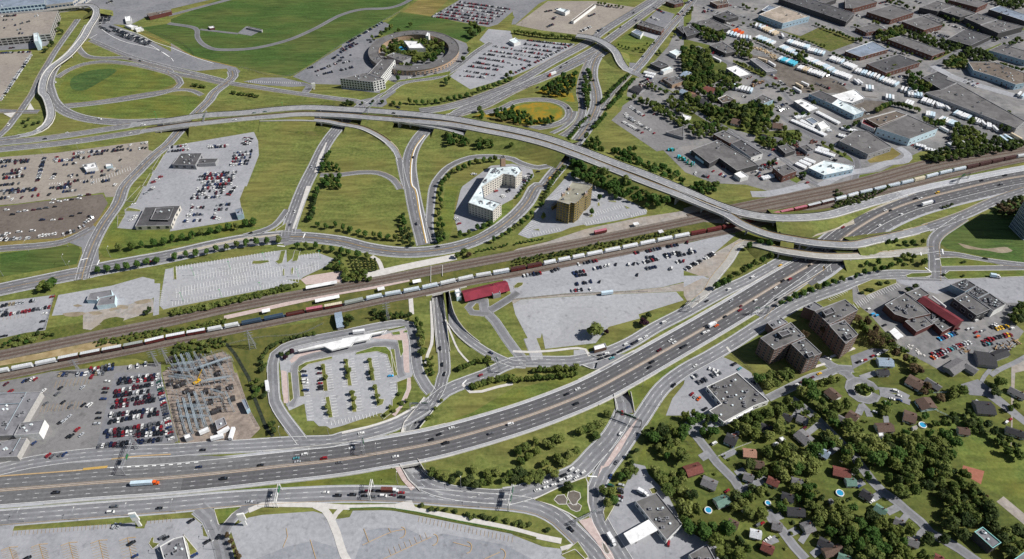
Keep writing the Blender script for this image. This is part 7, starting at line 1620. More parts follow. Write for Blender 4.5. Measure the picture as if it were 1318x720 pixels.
for i in range(52):
 a,r=i*2.4,12+32*math.sqrt(_rt.random())
 x,y=hc.x+r*math.cos(a),hc.y+r*math.sin(a)
 if not any(near_poly(x,y,f,2.5)for f in FOOT[1:]if len(f)<15):TREES.append((x,y,_rt.uniform(7,11),_rt.uniform(3.2,5.0),_rt.choice(MX),'round','tree','in the round hotel courtyard'))
BK='in the tree bank south of the flyover';BN='in the tree bank north of the flyover'
grove('@31 450,500 530,490 560,600 640,590 830,640 900,719 640,719 470,620',5,11,FR,T_,BK,seed=31);grove('@32 640,-30 900,-20 1060,60 1190,100 1190,140 1060,150 900,90 740,40',5,11,FR,T_,BK,seed=32)
grove('@31 560,330 650,330 690,430 650,450 580,400',4.5,11,FR,T_,BN,seed=33);grove('@31 720,430 830,420 950,420 970,540 860,540',5,11,FR,T_,BN,seed=34);grove('@31 990,550 1060,520 1150,560 1318,640 1318,719 1200,680',5,10,FR,T_,BN,seed=35);grove('@42 20,-20 250,-30 250,20 130,55',5,10,FR,T_,BN,seed=36)
trow('@31 400,560 320,660 @32 215,145',14,3,7,FR,'shrub','in the hedge beside the gold lot','shrub');trow('@31 160,620 90,719 @32 30,90',9,2.4,4.5,FR,'shrub','in the hedge by the white hotel lot','shrub')
trow('@22 1010,505 1290,445',9,1.6,3.6,FR,'shrub','in the low row below the boulevard curve','shrub');trow('@32 5,440 245,395',8,1.6,3.6,FR,'shrub','in the low row below the gold lot','shrub')
trow('@12 1130,10 1070,260',12,3.2,7.5,('leaf_fresh','leaf_dark'),T_,'in the tall hedge along the avenue');trow('@11 1225,440 1155,600',8,3.2,7.5,FR,T_,'in the tall hedge above the side road');grove('@11 1200,540 1300,540 1300,610 1210,610',3.2,8,FR,T_,'in the clump by the turning loop',seed=41);grove('@11 1180,640 1310,640 1310,719 1170,719',3.4,8,FR,T_,'in the clump below the turning loop',seed=42)
grove('@22 440,220 480,200 545,390 540,440 460,430',3.2,8,('leaf_dark','leaf_fresh'),T_,'in the dark strip beside the divided road',seed=43);grove('@22 730,290 780,300 800,400 730,430',3.2,9,('leaf_dark','leaf_fresh'),T_,'at the bottom of the hotel drive',seed=44)
for j in range(5):trow('@22 %d,%d %d,%d'%(45+j*8,560+j*26,270+j*2,565+j*18),7,1.5,4.2,'leaf_dark','shrub','in the nursery grid by the platform','cone',jit=0.2)
grove('@22 0,650 190,640 230,719 0,719',3,6,('leaf_light','leaf'),T_,'by the platform end',seed=45);grove('@12 1260,560 1318,540 1318,640 1200,620',3,7,MX,T_,'by the platform end',seed=46)
trow('@13 -5,265 420,180 980,40',44,3.0,4.6,('leaf','leaf_light','leaf'),'shrub','in the long hedge below the striped lot','shrub',low=0.5)
trow('@13 -5,248 420,165 960,30',40,2.4,4.0,('leaf','leaf_light','leaf'),'shrub','in the long hedge below the striped lot','shrub',low=0.5)
trow('@13 690,605 760,520 850,470 1110,405',24,2.2,4.2,('leaf','leaf_dark'),'shrub','in the curved hedge round the bus road','shrub')
grove('@23 540,275 610,330 630,470 650,560 605,580 600,430',3.4,7,('leaf','leaf_light'),T_,'between the bus road and the underpass',seed=47);grove('@23 -20,290 90,280 90,340 0,350',3,6,('leaf_dark','leaf'),T_,'above the bus road',seed=48);grove('@23 230,230 520,260 540,300 240,300',2.6,5,('leaf','leaf_dark'),T_,'above the bus road',seed=49,keep=0.6)
grove('@23 650,600 700,600 720,719 650,719',2.6,5,LT,T_,'beside the underpass road',seed=50);trow('@23 900,685 1030,630 1140,615',10,3.0,6,LT,T_,'on the wedge between the underpass roads')
trow('@24 990,110 1100,70 1318,20',18,3.0,5.5,('leaf','leaf_light'),T_,'along the path north of the motorway');trow('@34 -5,55 200,30 500,5',16,3.2,6,('leaf','leaf_light'),T_,'along the path north of the motorway');trow('@33 150,690 500,675',10,3.2,6.5,LT,T_,'along the path north of the motorway')
FD='on the field inside the curved road'
tl('@34 520,450 600,420 640,395 680,380 730,310 640,485 540,440 50,600 100,570 180,520 260,540 320,500 370,500 180,600 60,680 340,650 430,630 490,600 390,680 250,700 300,560 120,640',3.7,6.5,LT,T_,FD)
tl('@35 20,100 80,60 150,60 220,50 280,30 50,30 330,60 120,110 200,100 @25 690,40 740,60 800,80 850,110 900,60 960,120 1030,140 1080,130 1120,60 1200,40 1250,100 1020,20 1290,60 990,90 1150,110',3.6,6,('leaf_light','leaf','leaf_dark'),T_,FD)
tl('@25 620,300 690,325 740,330 800,335 880,345 970,370 1020,385 1080,380 1140,400 1190,410 1275,415 1000,395 1110,395 @35 20,440 80,450 130,450 270,490 60,430',2.2,3.6,('leaf','leaf_dark'),'shrub','on the verge above the white footpath','shrub')
tl('@15 435,530 460,575 480,620 505,660 520,690',2.0,6,'leaf_brown',S,'along the entry road by the tall sign')
tl('@24 690,330 720,270 660,350 770,210 440,160 460,230 500,210 370,260 340,320 400,290',2.2,3.8,('leaf','leaf_light'),'shrub','in the beds by the commuter lot entrance','shrub')
grove('@14 600,60 700,60 730,200 640,180',3,5,MX,T_,'along the ditch by the bus road',seed=51);tl('@14 780,390 790,440 760,400 @13 700,690 690,640 720,660',3,6,('leaf_dark','leaf'),T_,'along the ditch by the bus road')
grove('@13 0,500 440,440 430,500 320,540 120,640 0,640',2.4,3.6,('leaf','leaf_light','leaf_dark'),'shrub','on the rough ground by the substation',seed=52,style='shrub',keep=0.5)
grove('@03 100,440 330,400 420,420 120,500 0,520',2.6,4,MX,'shrub','on the weedy bank by the fenced lot',seed=53,style='shrub',keep=0.8);tl('@03 1150,220 1130,250',3,7,'leaf_dark',T_,'at the edge of the vacant lot')
tl('@13 850,570 900,565 930,550 880,600',2.8,5,('leaf_dark','leaf_plum'),T_,'at the corner of the bus terminal')
BT='in the row of bare brown trees'
tl('@53 40,300 70,340 110,320 95,380 140,410 175,380 160,450 205,430 230,480 255,450 290,490 310,520',4.6,12,('leaf_brown','leaf_brown','leaf'),T_,BT,'bare');tl('@53 330,560 390,540 410,600 460,620 480,680 520,690',4.4,9,('leaf_brown','leaf'),T_,'below the bare brown trees');tl('@43 1075,385 930,415',4,13,'leaf_brown',T_,'between the apartment slabs','bare');tl('@53 425,75 480,50',4,7,'leaf_dark',T_,'with a trimmed round head by the works')
V='in the wooded yards'
grove('@54 0,480 120,500 300,480 480,430 600,400 760,470 800,600 700,740 @55 610,60 560,200 440,240 330,170 130,90 -10,20 @45 1200,-20',5.6,12,MX,T_,'in the big grove beside the park',1.13,seed=61)
grove('@55 620,60 750,-10 880,60 1000,180 1080,300 1080,420 950,470 780,545 600,600 540,560 640,420 760,300 690,220',5.4,12,('leaf_dark','leaf','leaf','leaf_dark'),T_,'in the grove above the teal edged hall',1.13,seed=62)
grove('@55 -10,390 150,380 330,390 430,450 480,540 560,640 600,740 -10,740',5.4,11,MX,T_,'in the grove at the south edge',1.17,seed=63);grove('@55 1050,430 1150,420 1318,500 1318,640 1220,660 1150,560',5,11,('leaf_dark','leaf'),T_,'beside the teal edged hall',1.2,seed=64);grove('@55 930,140 1040,240 1110,340 1060,400 960,250',3.6,7,('leaf_brown','leaf'),T_,'on the park edge',1.2,seed=65)
grove('@45 1090,330 1318,250 1318,719 1240,640 1180,560 1020,430',5,10,MX,T_,V,1.2,seed=66);grove('@45 -10,250 60,200 150,280 170,400 300,420 350,500 470,500 510,640 470,740 230,740 170,600 60,540 -10,430',5,10.5,MX,T_,V+' beside the fuel station',1.2,seed=67)
grove('@45 380,200 500,190 640,260 660,360 560,430 400,330 350,300',5,11,MX,T_,V+' by the lane end',1.17,seed=68);grove('@45 500,130 640,150 630,240 500,220',3.6,7,MX,T_,V+' by the lane end',1.2,seed=69);grove('@45 500,-20 950,-20 960,120 880,200 760,110 660,30 520,90',5,10.5,MX,T_,V+' north of the red brown roof',1.17,seed=70)
grove('@45 870,150 1060,120 1090,250 1060,330 960,290 880,240',4.4,9,MX,T_,V+' behind the teal gutters',1.17,seed=71);grove('@45 700,270 800,280 760,350 680,340',3.6,7,MX,T_,V+' behind the teal gutters',1.2,seed=72)
grove('@44 560,30 800,-10 840,90 760,160 660,170',5,11,MX,T_,'behind the grey shop',1.13,seed=73);grove('@44 360,400 520,310 760,220 830,200 770,300 750,420 740,520 620,470 470,460',5,11,MX,T_,V+' below the white canopy',1.13,seed=74)
grove('@44 830,150 1000,80 1090,250 1060,390 1000,380 860,270',5.4,12,MX,T_,V+' beside the apartment street',1.13,seed=75);grove('@44 1000,60 1200,20 1210,70 1060,110',4,8,MX,T_,V+' beside the apartment street',1.2,seed=76);grove('@44 1100,250 1318,230 1318,640 1200,560 1060,440',5.4,11,MX,T_,V+' below the turning circle',1.13,seed=77)
grove('@44 660,560 760,540 900,560 1040,560 1060,740 600,740',5.2,11,MX,T_,V+' between the two streets',1.13,seed=78);grove('@44 760,390 860,390 860,450 770,470',3.6,7,MX,T_,V+' between the two streets',1.2,seed=79);grove('@44 1040,440 1180,430 1200,560 1080,570',4.6,9,MX,T_,V+' between the two streets',1.17,seed=80)
grove('@34 1030,480 1140,430 1318,380 1318,660 1200,700 1160,600',4.6,9.5,MX,T_,'on the green beside the service station',1.17,seed=81,keep=0.75);grove('@44 -10,300 90,290 240,330 250,440 60,480 -10,470',4.8,10,MX,T_,'on the green behind the shop lot',1.13,seed=82)
tl('@34 900,640 950,600 920,690 1010,460 1070,430 1180,480',2.6,5,'leaf_dark',T_,'on the green beside the avenue');tl('@35 880,60 930,30 840,80 1100,30 1130,60 700,180 760,190 730,280 770,260',4,7.5,MX,T_,'round the service station lot');tl('@35 440,165 420,150',3.4,7,'leaf_dark',T_,'on the triangle with the flower beds');grove('@35 1150,60 1318,20 1318,200 1230,250',4.4,8,LT,T_,'behind the service station shop',1.2,seed=83)
tl('@54 90,95 130,130 40,130',3.4,7,MX,T_,'on the turning circle island');tl('@54 800,140 840,130 770,170',4.6,9,LT,T_,'at the back of the court gardens');grove('@54 700,340 900,290 960,360 1080,400 1000,440 880,440 760,380',4,8,('leaf','leaf_dark'),T_,'on the park edge below the court',1.2,seed=84,keep=0.8);grove('@54 1050,440 1150,450 1318,560 1318,650 1200,620 1080,540',4.4,9,('leaf_dark','leaf'),T_,'on the east side of the park',1.17,seed=85)
grove('@54 520,60 680,130 700,190 560,180',3.6,6.5,('leaf_brown','leaf'),T_,'behind the court houses',1.2,seed=86);tl('@54 270,280 240,310 260,240 560,330 700,370 640,390 1220,270 1260,250',3.6,7,MX,T_,'among the court gardens');grove('@54 1030,60 1150,40 1200,110 1130,170 1060,110',4,8,('leaf','leaf_dark'),T_,'beside the cul-de-sac',1.2,seed=87);grove('@53 1200,220 1318,190 1318,330 1240,330',4.4,9,('leaf_dark','leaf'),T_,'at the east edge above the works yard',1.2,seed=88);grove('@52 1130,130 1250,70 1318,80 1318,190 1200,230 1100,180',3.6,7,('leaf_brown','leaf_dark'),T_,'beside the blue glass tower',1.2,seed=89)
IQ='among the older houses'
grove('@41 0,-20 300,-10 290,130 200,160 0,110',4.8,9.5,MX,T_,IQ,1.17,seed=91);grove('@41 160,120 420,60 480,180 330,220 250,250 180,200',4.8,10,MX,T_,IQ,1.13,seed=92);grove('@41 430,120 560,60 680,110 660,210 560,240 480,250',5.2,12,MX,T_,'in the tall clump among the works',1.2,seed=93);grove('@41 0,220 130,210 330,270 240,320 100,330',4.4,9,MX,T_,'along the edge of the diagonal lot',1.17,seed=94)
grove('@41 560,210 660,200 640,300 560,300',4.6,9,LT,T_,'in the tall clump among the works',1.17,seed=95);grove('@41 600,350 780,300 900,280 900,360 790,400 640,420',4,8,MX,T_,'along the street of sheds',1.2,seed=96);tl('@41 740,45 710,210 725,190 1000,70 780,270',4,9,MX,T_,'along the street of sheds')
grove('@31 930,20 1100,70 1318,200 1318,260 1150,150 960,50',4,8.5,MX,T_,'in the hedge along the diagonal lot',1.17,seed=97);grove('@30 1060,640 1318,719 1200,719 1000,650',3.4,7,MX,T_,'by the corner houses',1.3,seed=98,keep=0.7);grove('@31 1180,20 1318,40 1318,160 1230,120',4.4,9,MX,T_,IQ,1.2,seed=99)
grove('@40 40,190 310,220 320,300 200,310 120,260',4.4,9,MX,T_,'in the clump near the avenue works',1.13,seed=101);grove('@40 -10,380 120,370 210,420 240,560 130,580 -10,540',5,10.5,MX,T_,'in the clump by the workshop street',1.13,seed=102);grove('@40 -10,580 160,560 180,680 60,719 -10,719',5,10,MX,T_,'in the clump by the workshop street',1.13,seed=103);grove('@40 200,560 420,570 430,660 260,719 180,660',4.6,9,MX,T_,'in the clump by the workshop street',1.13,seed=104)
grove('@40 390,310 520,320 520,440 400,420',4,8,MX,T_,'at the truck yard corner',1.2,seed=105);trow('@40 400,470 640,580',10,3.4,6.5,MX,T_,'along the narrow grey shed');trow('@40 530,290 840,430 1130,560',22,3.2,6.5,MX,T_,'in the hedge between the trailer rows');grove('@40 870,390 950,400 940,480 880,470',4,8,MX,T_,'in the hedge between the trailer rows',1.2,seed=106)
trow('@40 800,270 900,300 1100,360',10,2.8,5,MX,T_,'on the weedy field edge');trow('@40 1070,205 1318,300',10,3,6,MX,T_,'beside the works street');trow('@40 1140,410 1318,470',7,2.8,5.5,MX,T_,'on the weedy field edge');tl('@40 640,660 690,650 755,690 560,620 830,700',3,6.5,MX,T_,'along the back street')
grove('@50 180,230 390,200 390,280 230,310 180,300',4.6,9.5,MX,T_,'above the three bay works',1.13,seed=107);grove('@50 390,240 560,270 720,330 860,350 940,330 900,390 760,390 600,350 460,290',4.4,8.5,('leaf_dark','leaf'),T_,'round the blue black works roof',1.13,seed=108);grove('@50 680,470 800,410 880,420 860,520 740,510',4.2,8,MX,T_,'at the works crossing',1.17,seed=109);grove('@50 880,380 990,370 1100,460 970,470 890,430',4.2,8,('leaf_dark','leaf'),T_,'at the works crossing',1.17,seed=110)
grove('@50 640,70 820,110 900,170 780,160 690,130',3.8,7,('leaf_dark','leaf'),T_,'between the works bays',1.2,seed=111,keep=0.8);grove('@50 420,560 520,560 590,640 560,719 440,680',4.6,9.5,MX,T_,'beside the long works',1.17,seed=112);tl('@50 300,540 270,580 320,510',4,8,LT,T_,'below the dark works');trow('@50 1120,490 1318,540',8,2.6,5,MX,T_,'between the eastern works');tl('@50 420,55 350,10 290,15 380,20 1230,30 1260,60 1200,20 1280,290 1260,300 1130,140 1215,150',3.8,7.5,('leaf_dark','leaf'),T_,'in the far works quarter');grove('@50 1040,-20 1318,0 1318,50 1150,40',4.2,8,('leaf_dark','leaf'),T_,'in the far works quarter',1.2,seed=113);trow('@50 20,300 70,290',3,3,6,MX,T_,'in the far works quarter');grove('@50 760,0 870,20 860,55 780,60',3.6,7,MX,T_,'in the far works quarter',1.25,seed=131)
trow('@51 180,130 300,80 400,90 520,130',14,4,8.5,MX,T_,'behind the big pale blue hall');grove('@51 540,190 700,210 700,260 560,220',3.6,7,MX,T_,'behind the big pale blue hall',1.2,seed=114);grove('@51 780,230 900,220 1020,340 1000,440 880,440 780,400 760,300',4.6,9.5,LT,T_,'between the trailers and the railway',1.13,seed=115);grove('@51 560,470 660,420 760,440 900,430 1040,390 1100,330 1318,370 1318,410 900,480 620,520',4,8,('leaf_dark','leaf'),T_,'in the belt along the railway',1.17,seed=116)
grove('@51 900,60 970,50 1010,190 930,170',4.2,9,MX,T_,'along the long works wall',1.17,seed=117);grove('@51 1100,160 1200,150 1260,270 1180,300 1100,230',4.4,9.5,('leaf_dark','leaf'),T_,'along the long works wall',1.13,seed=118);trow('@51 560,20 720,60',7,3.4,7,MX,T_,'along the long works wall')
trow('@30 10,235 250,270 500,285',22,3.6,8,('leaf','leaf_light'),T_,'in the belt between the two far lots');tl('@20 1270,580 1300,560 1290,600 800,610 830,600',3.6,8,MX,T_,'at the edge of the highway lot');tl('@30 1130,395 1250,270 1290,290 1135,410 1290,430 1010,385',3,6.5,MX,T_,'by the avenue corner');trow('@30 640,20 860,55',8,2.8,5.5,('leaf_dark','leaf'),T_,'at the top of the far lot')
trow('@10 160,650 270,670',7,2.4,4.5,'leaf','shrub','in the clump beside the airport crossing','shrub');trow('@11 460,-10 680,20',10,2.6,4.5,'leaf','shrub','in the hedge beside the airport approach','shrub');tl('@21 10,75 35,80 60,65 85,75 40,60',2.8,5.5,'leaf_dark','shrub','by the hotel junction','shrub');tl('@01 180,220 220,200 260,230 200,250 300,220',3,4,'leaf_dark','shrub','in the hollow beside the elevated ramp','shrub')
grove('@42 1180,30 1318,100 1318,140 1150,200',2.4,4,('leaf_dark','leaf'),'shrub','on the bank below the freight train',seed=119,style='shrub',keep=0.8);grove('@52 0,60 160,20 300,0 120,100 0,140',2.4,4,('leaf_dark','leaf'),'shrub','on the bank below the freight train',seed=120,style='shrub',keep=0.8);tl('@52 730,150 760,140 700,160',2.4,3.5,'leaf_dark','shrub','on the grass beside the slip road','shrub')
grove('@32 0,560 420,490 700,430 1000,380 1318,320 1318,345 800,450 300,550 0,620',1.8,2.6,('leaf','leaf_light','leaf_dark'),'shrub','between the railway tracks',seed=121,style='shrub',keep=0.2);grove('@13 0,385 300,320 420,300 420,340 200,380 0,430',2,3,('leaf','leaf_light'),'shrub','between the railway tracks',seed=122,style='shrub',keep=0.5);grove('@03 700,470 1100,400 1318,370 1318,400 1100,450 760,510',1.8,2.6,('leaf','leaf_light'),'shrub','between the railway tracks',seed=123,style='shrub',keep=0.2)
tl('@52 100,105 400,600',2,3,'leaf','shrub','on the road bank','shrub');tl('@52 845,585 860,580 700,680 850,690',2,2.6,'leaf_dark','shrub','on the traffic islands by the field road','shrub');tl('@53 70,100 120,75 150,80 210,30 270,15',2.6,3.5,'leaf_dark','shrub','on the island before the works','shrub')
for q in('@40 450,170 560,190','@40 270,120 330,150','@40 1000,180 1080,200','@50 250,0 320,10','@50 300,20 480,60','@50 560,90 640,80','@50 150,160 200,180','@50 -10,180 60,210','@50 480,240 560,260','@50 640,190 720,200','@50 880,200 980,230','@50 1060,280 1120,300','@50 1140,260 1318,210','@50 440,480 520,470','@50 0,300 110,330','@50 620,440 760,390','@50 1140,350 1318,300','@50 1120,480 1318,540','@41 850,150 990,170','@41 1070,380 1250,480','@41 1210,250 1318,300','@51 -10,250 60,200','@40 960,660 1060,719','@40 700,640 860,719','@41 660,540 700,520','@41 880,600 950,650','@40 430,30 560,80','@40 20,110 70,60','@50 700,0 740,20','@50 1090,20 1180,50'):
 trow(q,max(3,int(len(smooth(WP(q),6))*0.9)),3.0,6.5,MX,T_,'in the far works quarter',jit=3)
for i,(q,n)in enumerate((('@44 240,420 700,560 1040,600 1300,700 @45 1318,500 500,719 200,380 -10,60',60),('@45 480,200 900,160 1300,240 1300,500 960,640 700,480',45),('@54 180,200 760,240 780,420 200,520 -10,420',25))):
 poly=[(p.x,p.y)for p in WP(q,1)];xs,ys=[p[0]for p in poly],[p[1]for p in poly]
 for _ in range(n*4):
  x,y=_rt.uniform(min(xs),max(xs)),_rt.uniform(min(ys),max(ys))
  if n and inside(x,y,poly)and free(x,y)and not any(near_poly(x,y,f,1.2)for f in FOOT):
   n-=1;TREES.append((x,y,_rt.uniform(1.4,2.8),_rt.uniform(0.9,1.8),_rt.choice(('leaf','leaf_light','leaf_dark')),'shrub','shrub',('in the gardens by the green verge street','in the gardens between the streets','in the court gardens')[i]))
TREES=[t for t in TREES if-12<proj((t[0],t[1],t[2]*.5))[0]<1330 and-14<proj((t[0],t[1],t[2]*.5))[1]<732]
TREES.sort(key=lambda t:dist((t[0],t[1],0))/max(1.0,t[3])**0.5)
SPEC=dict(leaf='green',leaf_light='light green',leaf_dark='dark green',leaf_fresh='fresh green',leaf_brown='brownish',leaf_plum='plum coloured')
LIM={'tree':300,'young_tree':300,'shrub':300}
cnt={};ind=[];far=[]
for t in TREES:
 cnt[t[6]]=cnt.get(t[6],0)+1
 (ind if cnt[t[6]]<=LIM[t[6]]else far).append(t)
byw={}
for t in ind:byw.setdefault((t[4],t[6],t[7]),[]).append(t)
for v in byw.values():v.sort(key=lambda t:proj((t[0],t[1],0))[0])
NM={'tree':'tree','young_tree':'young tree','shrub':'shrub'}
for t in ind:
 x,y,h,r,mat,style,kind,where=t
 v=byw[mat,kind,where];i=v.index(t)+1
 k=_rt.randrange(3)
 root=empty(kind,(x,y,0),_rt.uniform(0,6.28))
 tag(root,'%s %s %s'%(SPEC[mat],NM[kind],where)+('' if len(v)==1 else ', %s from the left'%nth(i)),NM[kind],None if len(v)==1 else '%ss %s'%(NM[kind],where))
 hz=h*(0.42 if style!='shrub' else 0.5)
 link('crown',proto(mat,k,style),root,(0,0,h-hz),0,(r,r*_rt.uniform(0.88,1.12),hz*1.05))
 if style!='shrub':link('trunk',TRUNKS[k],root,(0,0,0),0,(h*0.8,h*0.8,h))
 else:link('stem',TRUNKS[k],root,(0,0,0),0,(h*0.7,h*0.7,h*0.8))
if far:
 lm=['leaf','leaf_light','leaf_dark','leaf_fresh','leaf_brown','leaf_plum','bark'];big=MB();lite={}
 for t in far:
  x,y,h,r,mat,style,kind,where=t
  k=_rt.randrange(3)
  if k not in lite:
   me=crown_mesh(900+k,'leaf',10,26,0.85,0.23);lite[k]=([v.co.copy()for v in me.vertices],[tuple(p.vertices)for p in me.polygons]);bpy.data.meshes.remove(me)
  vs,fs=lite[k];n=len(big.v);hz=h*0.42;a=_rt.uniform(0,6.28);ca,sa=math.cos(a)*r,math.sin(a)*r
  big.v+=[(x+v.x*ca-v.y*sa,y+v.x*sa+v.y*ca,h-hz+v.z*hz)for v in vs]
  big.f+=[tuple(n+q for q in f)for f in fs];big.m+=[lm.index(mat)]*len(fs)
  big.tube((x,y,0),(x,y,h*0.6),0.25,0.15,5,6)
 tag(big.build('distant_foliage',lm),'distant trees and bushes scattered through the works quarter and verges','trees',kind='stuff')
print('TREES',cnt,len(far),'CARS',len(CARS),len(TRAILERS))
# ================================================================== poles, signs, substation, fences
def lamp_meshes(h,arm):
 p=MB();p.tube((0,0,0),(0,0,h),0.14,0.08,8);p.tube((0,0,0),(0,0,0.8),0.22,0.22,8)
 a=MB();a.tube((0,0,h),(arm,0,h+0.5),0.07,0.05,6)
 l=MB();l.box((arm+0.4,0,h+0.4),(1.1,0.4,0.2))
 return p.mesh('pole','metal_grey'),a.mesh('arm','metal_grey'),l.mesh('lamp_head','trim_white')
LM={}
def lamp(q,where,h=11.0,arm=2.6,rz=1.57):
 if(h,arm)not in LM:LM[h,arm]=lamp_meshes(h,arm)
 pts=WP(q,0)
 for i,c in enumerate(pts):
  root=empty('street_lamp',(c.x,c.y,0),rz);tag(root,'tall grey street lamp %s'%where+('' if len(pts)==1 else ', %s from the left'%nth(i+1)),'street lamp','street lamps '+where if len(pts)>1 else None)
  for n_,me in zip(('pole','arm','lamp_head'),LM[h,arm]):link(n_,me,root)
lamp('@05 188,428 605,418 1003,385 @15 38,355 795,322 @25 262,255 555,262','on the south service road verge');lamp('@14 1080,680 @24 270,640','on the motorway median')
lamp('@25 432,140 650,55 920,180 1060,318','along the curved road');lamp('@14 850,510 1218,480 @24 168,560','by the commuter lot road');lamp('@02 855,548 510,610 560,665 220,500 525,465 25,690','at the boulevard junction');lamp('@01 940,572 615,460 340,490','in the long stay lot');lamp('@34 1000,105 1135,260','beside the avenue');lamp('@52 275,385 200,470','beside the ramp curve');lamp('@05 1240,680 @15 330,490 310,570 345,645','round the restaurant',8.0,1.5)
GP=MB();GP.tube((0,0,0),(0,0,10),0.13,0.1,8);GP.box((0,0,10),(1.6,0.5,0.2));gp=GP.mesh('green_lamp','post_green')
for i,(u,v,z)in enumerate(P('@12 180,690 460,640 725,575 @13 95,165 395,140 700,85 @12 1155,560 985,700 1310,640 @11 868,130 @01 1212,200')):
 c=W(u,v,0);o=link('lamp_post',gp,None,(c.x,c.y,0));tag(o,'slim bright green lamp post, %s from the left'%nth(sorted(range(11),key=lambda k:P('@12 180,690 460,640 725,575 @13 95,165 395,140 700,85 @12 1155,560 985,700 1310,640 @11 868,130 @01 1212,200')[k][0]).index(i)+1),'lamp post','bright green lamp posts')
def truss(q,h,label,panels=(),mat='metal_grey',sign='sign_green'):
 """a sign gantry over a road between two ground points; panels = [(position 0..1, width, height)]"""
 a,b=WP(q,0);d=b-a;L=d.length;rz=math.atan2(d.y,d.x)
 root=empty('sign_gantry',(a.x,a.y,0),rz);tag(root,label,'sign gantry')
 for x in(0,L):
  m=MB();m.tube((x,0.6,0),(x,0.6,h+1.2),0.2);m.tube((x,-0.6,0),(x,-0.6,h+1.2),0.2)
  for k in range(4):m.tube((x,-0.6 if k%2 else 0.6,k*h/4),(x,0.6 if k%2 else-0.6,(k+1)*h/4),0.08,seg=4)
  m.build('post',mat,root)
 m=MB()
 for y in(-0.6,0.6):
  for z in(h,h+1.2):m.tube((0,y,z),(L,y,z),0.13,seg=5)
 n=max(4,int(L/2.5))
 for k in range(n):
  x0,x1=L*k/n,L*(k+1)/n
  m.tube((x0,-0.6,h),(x1,-0.6,h+1.2),0.07,seg=4);m.tube((x0,0.6,h+1.2),(x1,0.6,h),0.07,seg=4);m.tube((x0,-0.6,h+1.2),(x1,0.6,h+1.2),0.07,seg=4)
 m.build('truss_beam',mat,root)
 for t,w,hh in panels:
  m=MB();m.box((L*t,0.85,h-hh*0.3),(w,0.15,hh));m.build('sign_panel',sign,root)
truss('@04 1055,560 @05 965,75',8,'steel sign gantry over the merging motorway lanes in the west',((0.6,4,2.6),))
truss('@15 850,185 822,320',7,'white steel sign gantry over the south service road',((0.3,5,3.2),),'trim_white')
truss('@25 240,150 218,268',7,'white steel sign gantry beside the waiting cars',(),'trim_white')
truss('@25 1318,190 1285,350',7,'white steel sign gantry before the flower triangle',((0.25,5,3.2),(0.65,5,3.2)),'trim_white')
truss('@24 165,540 175,640',8,'thin grey sign gantry over the westbound motorway',((0.4,5,3),))
truss('@34 785,345 985,420',7,'sign gantry with green panels over the avenue junction',((0.15,5,2.4),(0.45,6,2.6),(0.68,4,2.4)),'metal_dark')
truss('@24 530,285 670,290',7,'sign gantry with two panels at the commuter lot junction',((0.3,5,2.4),(0.8,5,2.4)))
truss('@43 30,250 110,170',7,'sign gantry over the service road near the ramp',((0.5,6,2.6),))
truss('@43 520,275 640,265',7,'sign gantry where the slip road leaves the motorway',((0.3,5,2.4),(0.9,4,2.2)))
truss('@23 1180,640 1215,719',7,'sign gantry over the station service road',((0.3,5,2.4),))
truss('@11 262,262 285,180',7,'grey sign gantry over the west end of the flyover',((0.5,5,2.2),));truss('@21 205,205 280,120',12.5,'grey sign gantry over the flyover near the hotel junction',((0.5,5,2.2),));truss('@51 800,700 880,660',7,'dark sign gantry over the upper motorway ramp',((0.4,6,4),),'metal_dark');truss('@35 480,460 690,360',6,'traffic light gantry at the pink paved island',((0.7,2,1.6),));truss('@31 520,290 640,240',6,'green sign gantry over the boulevard by the flyover',((0.5,6,1.8),))
for q,h,lab,top in(('@05 1082,462',17,'tall white sign pylon with a pale blue top beside the restaurant lot','box_ice'),('@15 575,456',15,'tall plain white sign pylon beside the entry road','trim_white'),('@10 1105,690',9,'white sign pylon at the hotel lot entrance','trim_white')):
 c=WP(q,0)[0];root=empty('sign_pylon',(c.x,c.y,0),0.2);tag(root,lab,'sign pylon')
 m=MB();m.box((0,0,0),(2.2,1.0,h*0.45));m.build('post','trim_white',root)
 m=MB();m.box((0,0,h*0.45),(4.4,1.2,h*0.55));m.build('sign_panel','trim_white',root)
 m=MB();m.box((0,0,h*0.72),(3.6,1.3,h*0.2));m.build('sign_face',top,root)
def lattice(q,h,w,label):
 c=WP(q,0)[0];root=empty('power_tower',(c.x,c.y,0),0.3);tag(root,label,'power tower')
 for i in range(4):
  sx,sy=((-1,-1),(1,-1),(1,1),(-1,1))[i];m=MB();m.tube((sx*w,sy*w,0),(sx*0.25,sy*0.25,h),0.2,0.1,5);m.build('leg','metal_grey',root)
 m=MB()
 for k in range(7):
  z0,z1=h*k/7,h*(k+1)/7;r0,r1=w+(0.25-w)*k/7,w+(0.25-w)*(k+1)/7
  for(ax,ay),(bx,by)in(((-1,-1),(1,-1)),((1,-1),(1,1)),((1,1),(-1,1)),((-1,1),(-1,-1))):
   m.tube((ax*r0,ay*r0,z0),(bx*r1,by*r1,z1),0.09,seg=4);m.tube((bx*r0,by*r0,z0),(ax*r1,ay*r1,z1),0.09,seg=4)
 m.build('bracing','metal_grey',root)
 for z in(h*0.68,h*0.82,h*0.96):
  m=MB();m.tube((-3.4,0,z),(3.4,0,z),0.14,seg=5);m.tube((-3.4,0,z),(0,0,z+1.2),0.08,seg=4);m.tube((3.4,0,z),(0,0,z+1.2),0.08,seg=4);m.build('cross_arm','metal_grey',root)
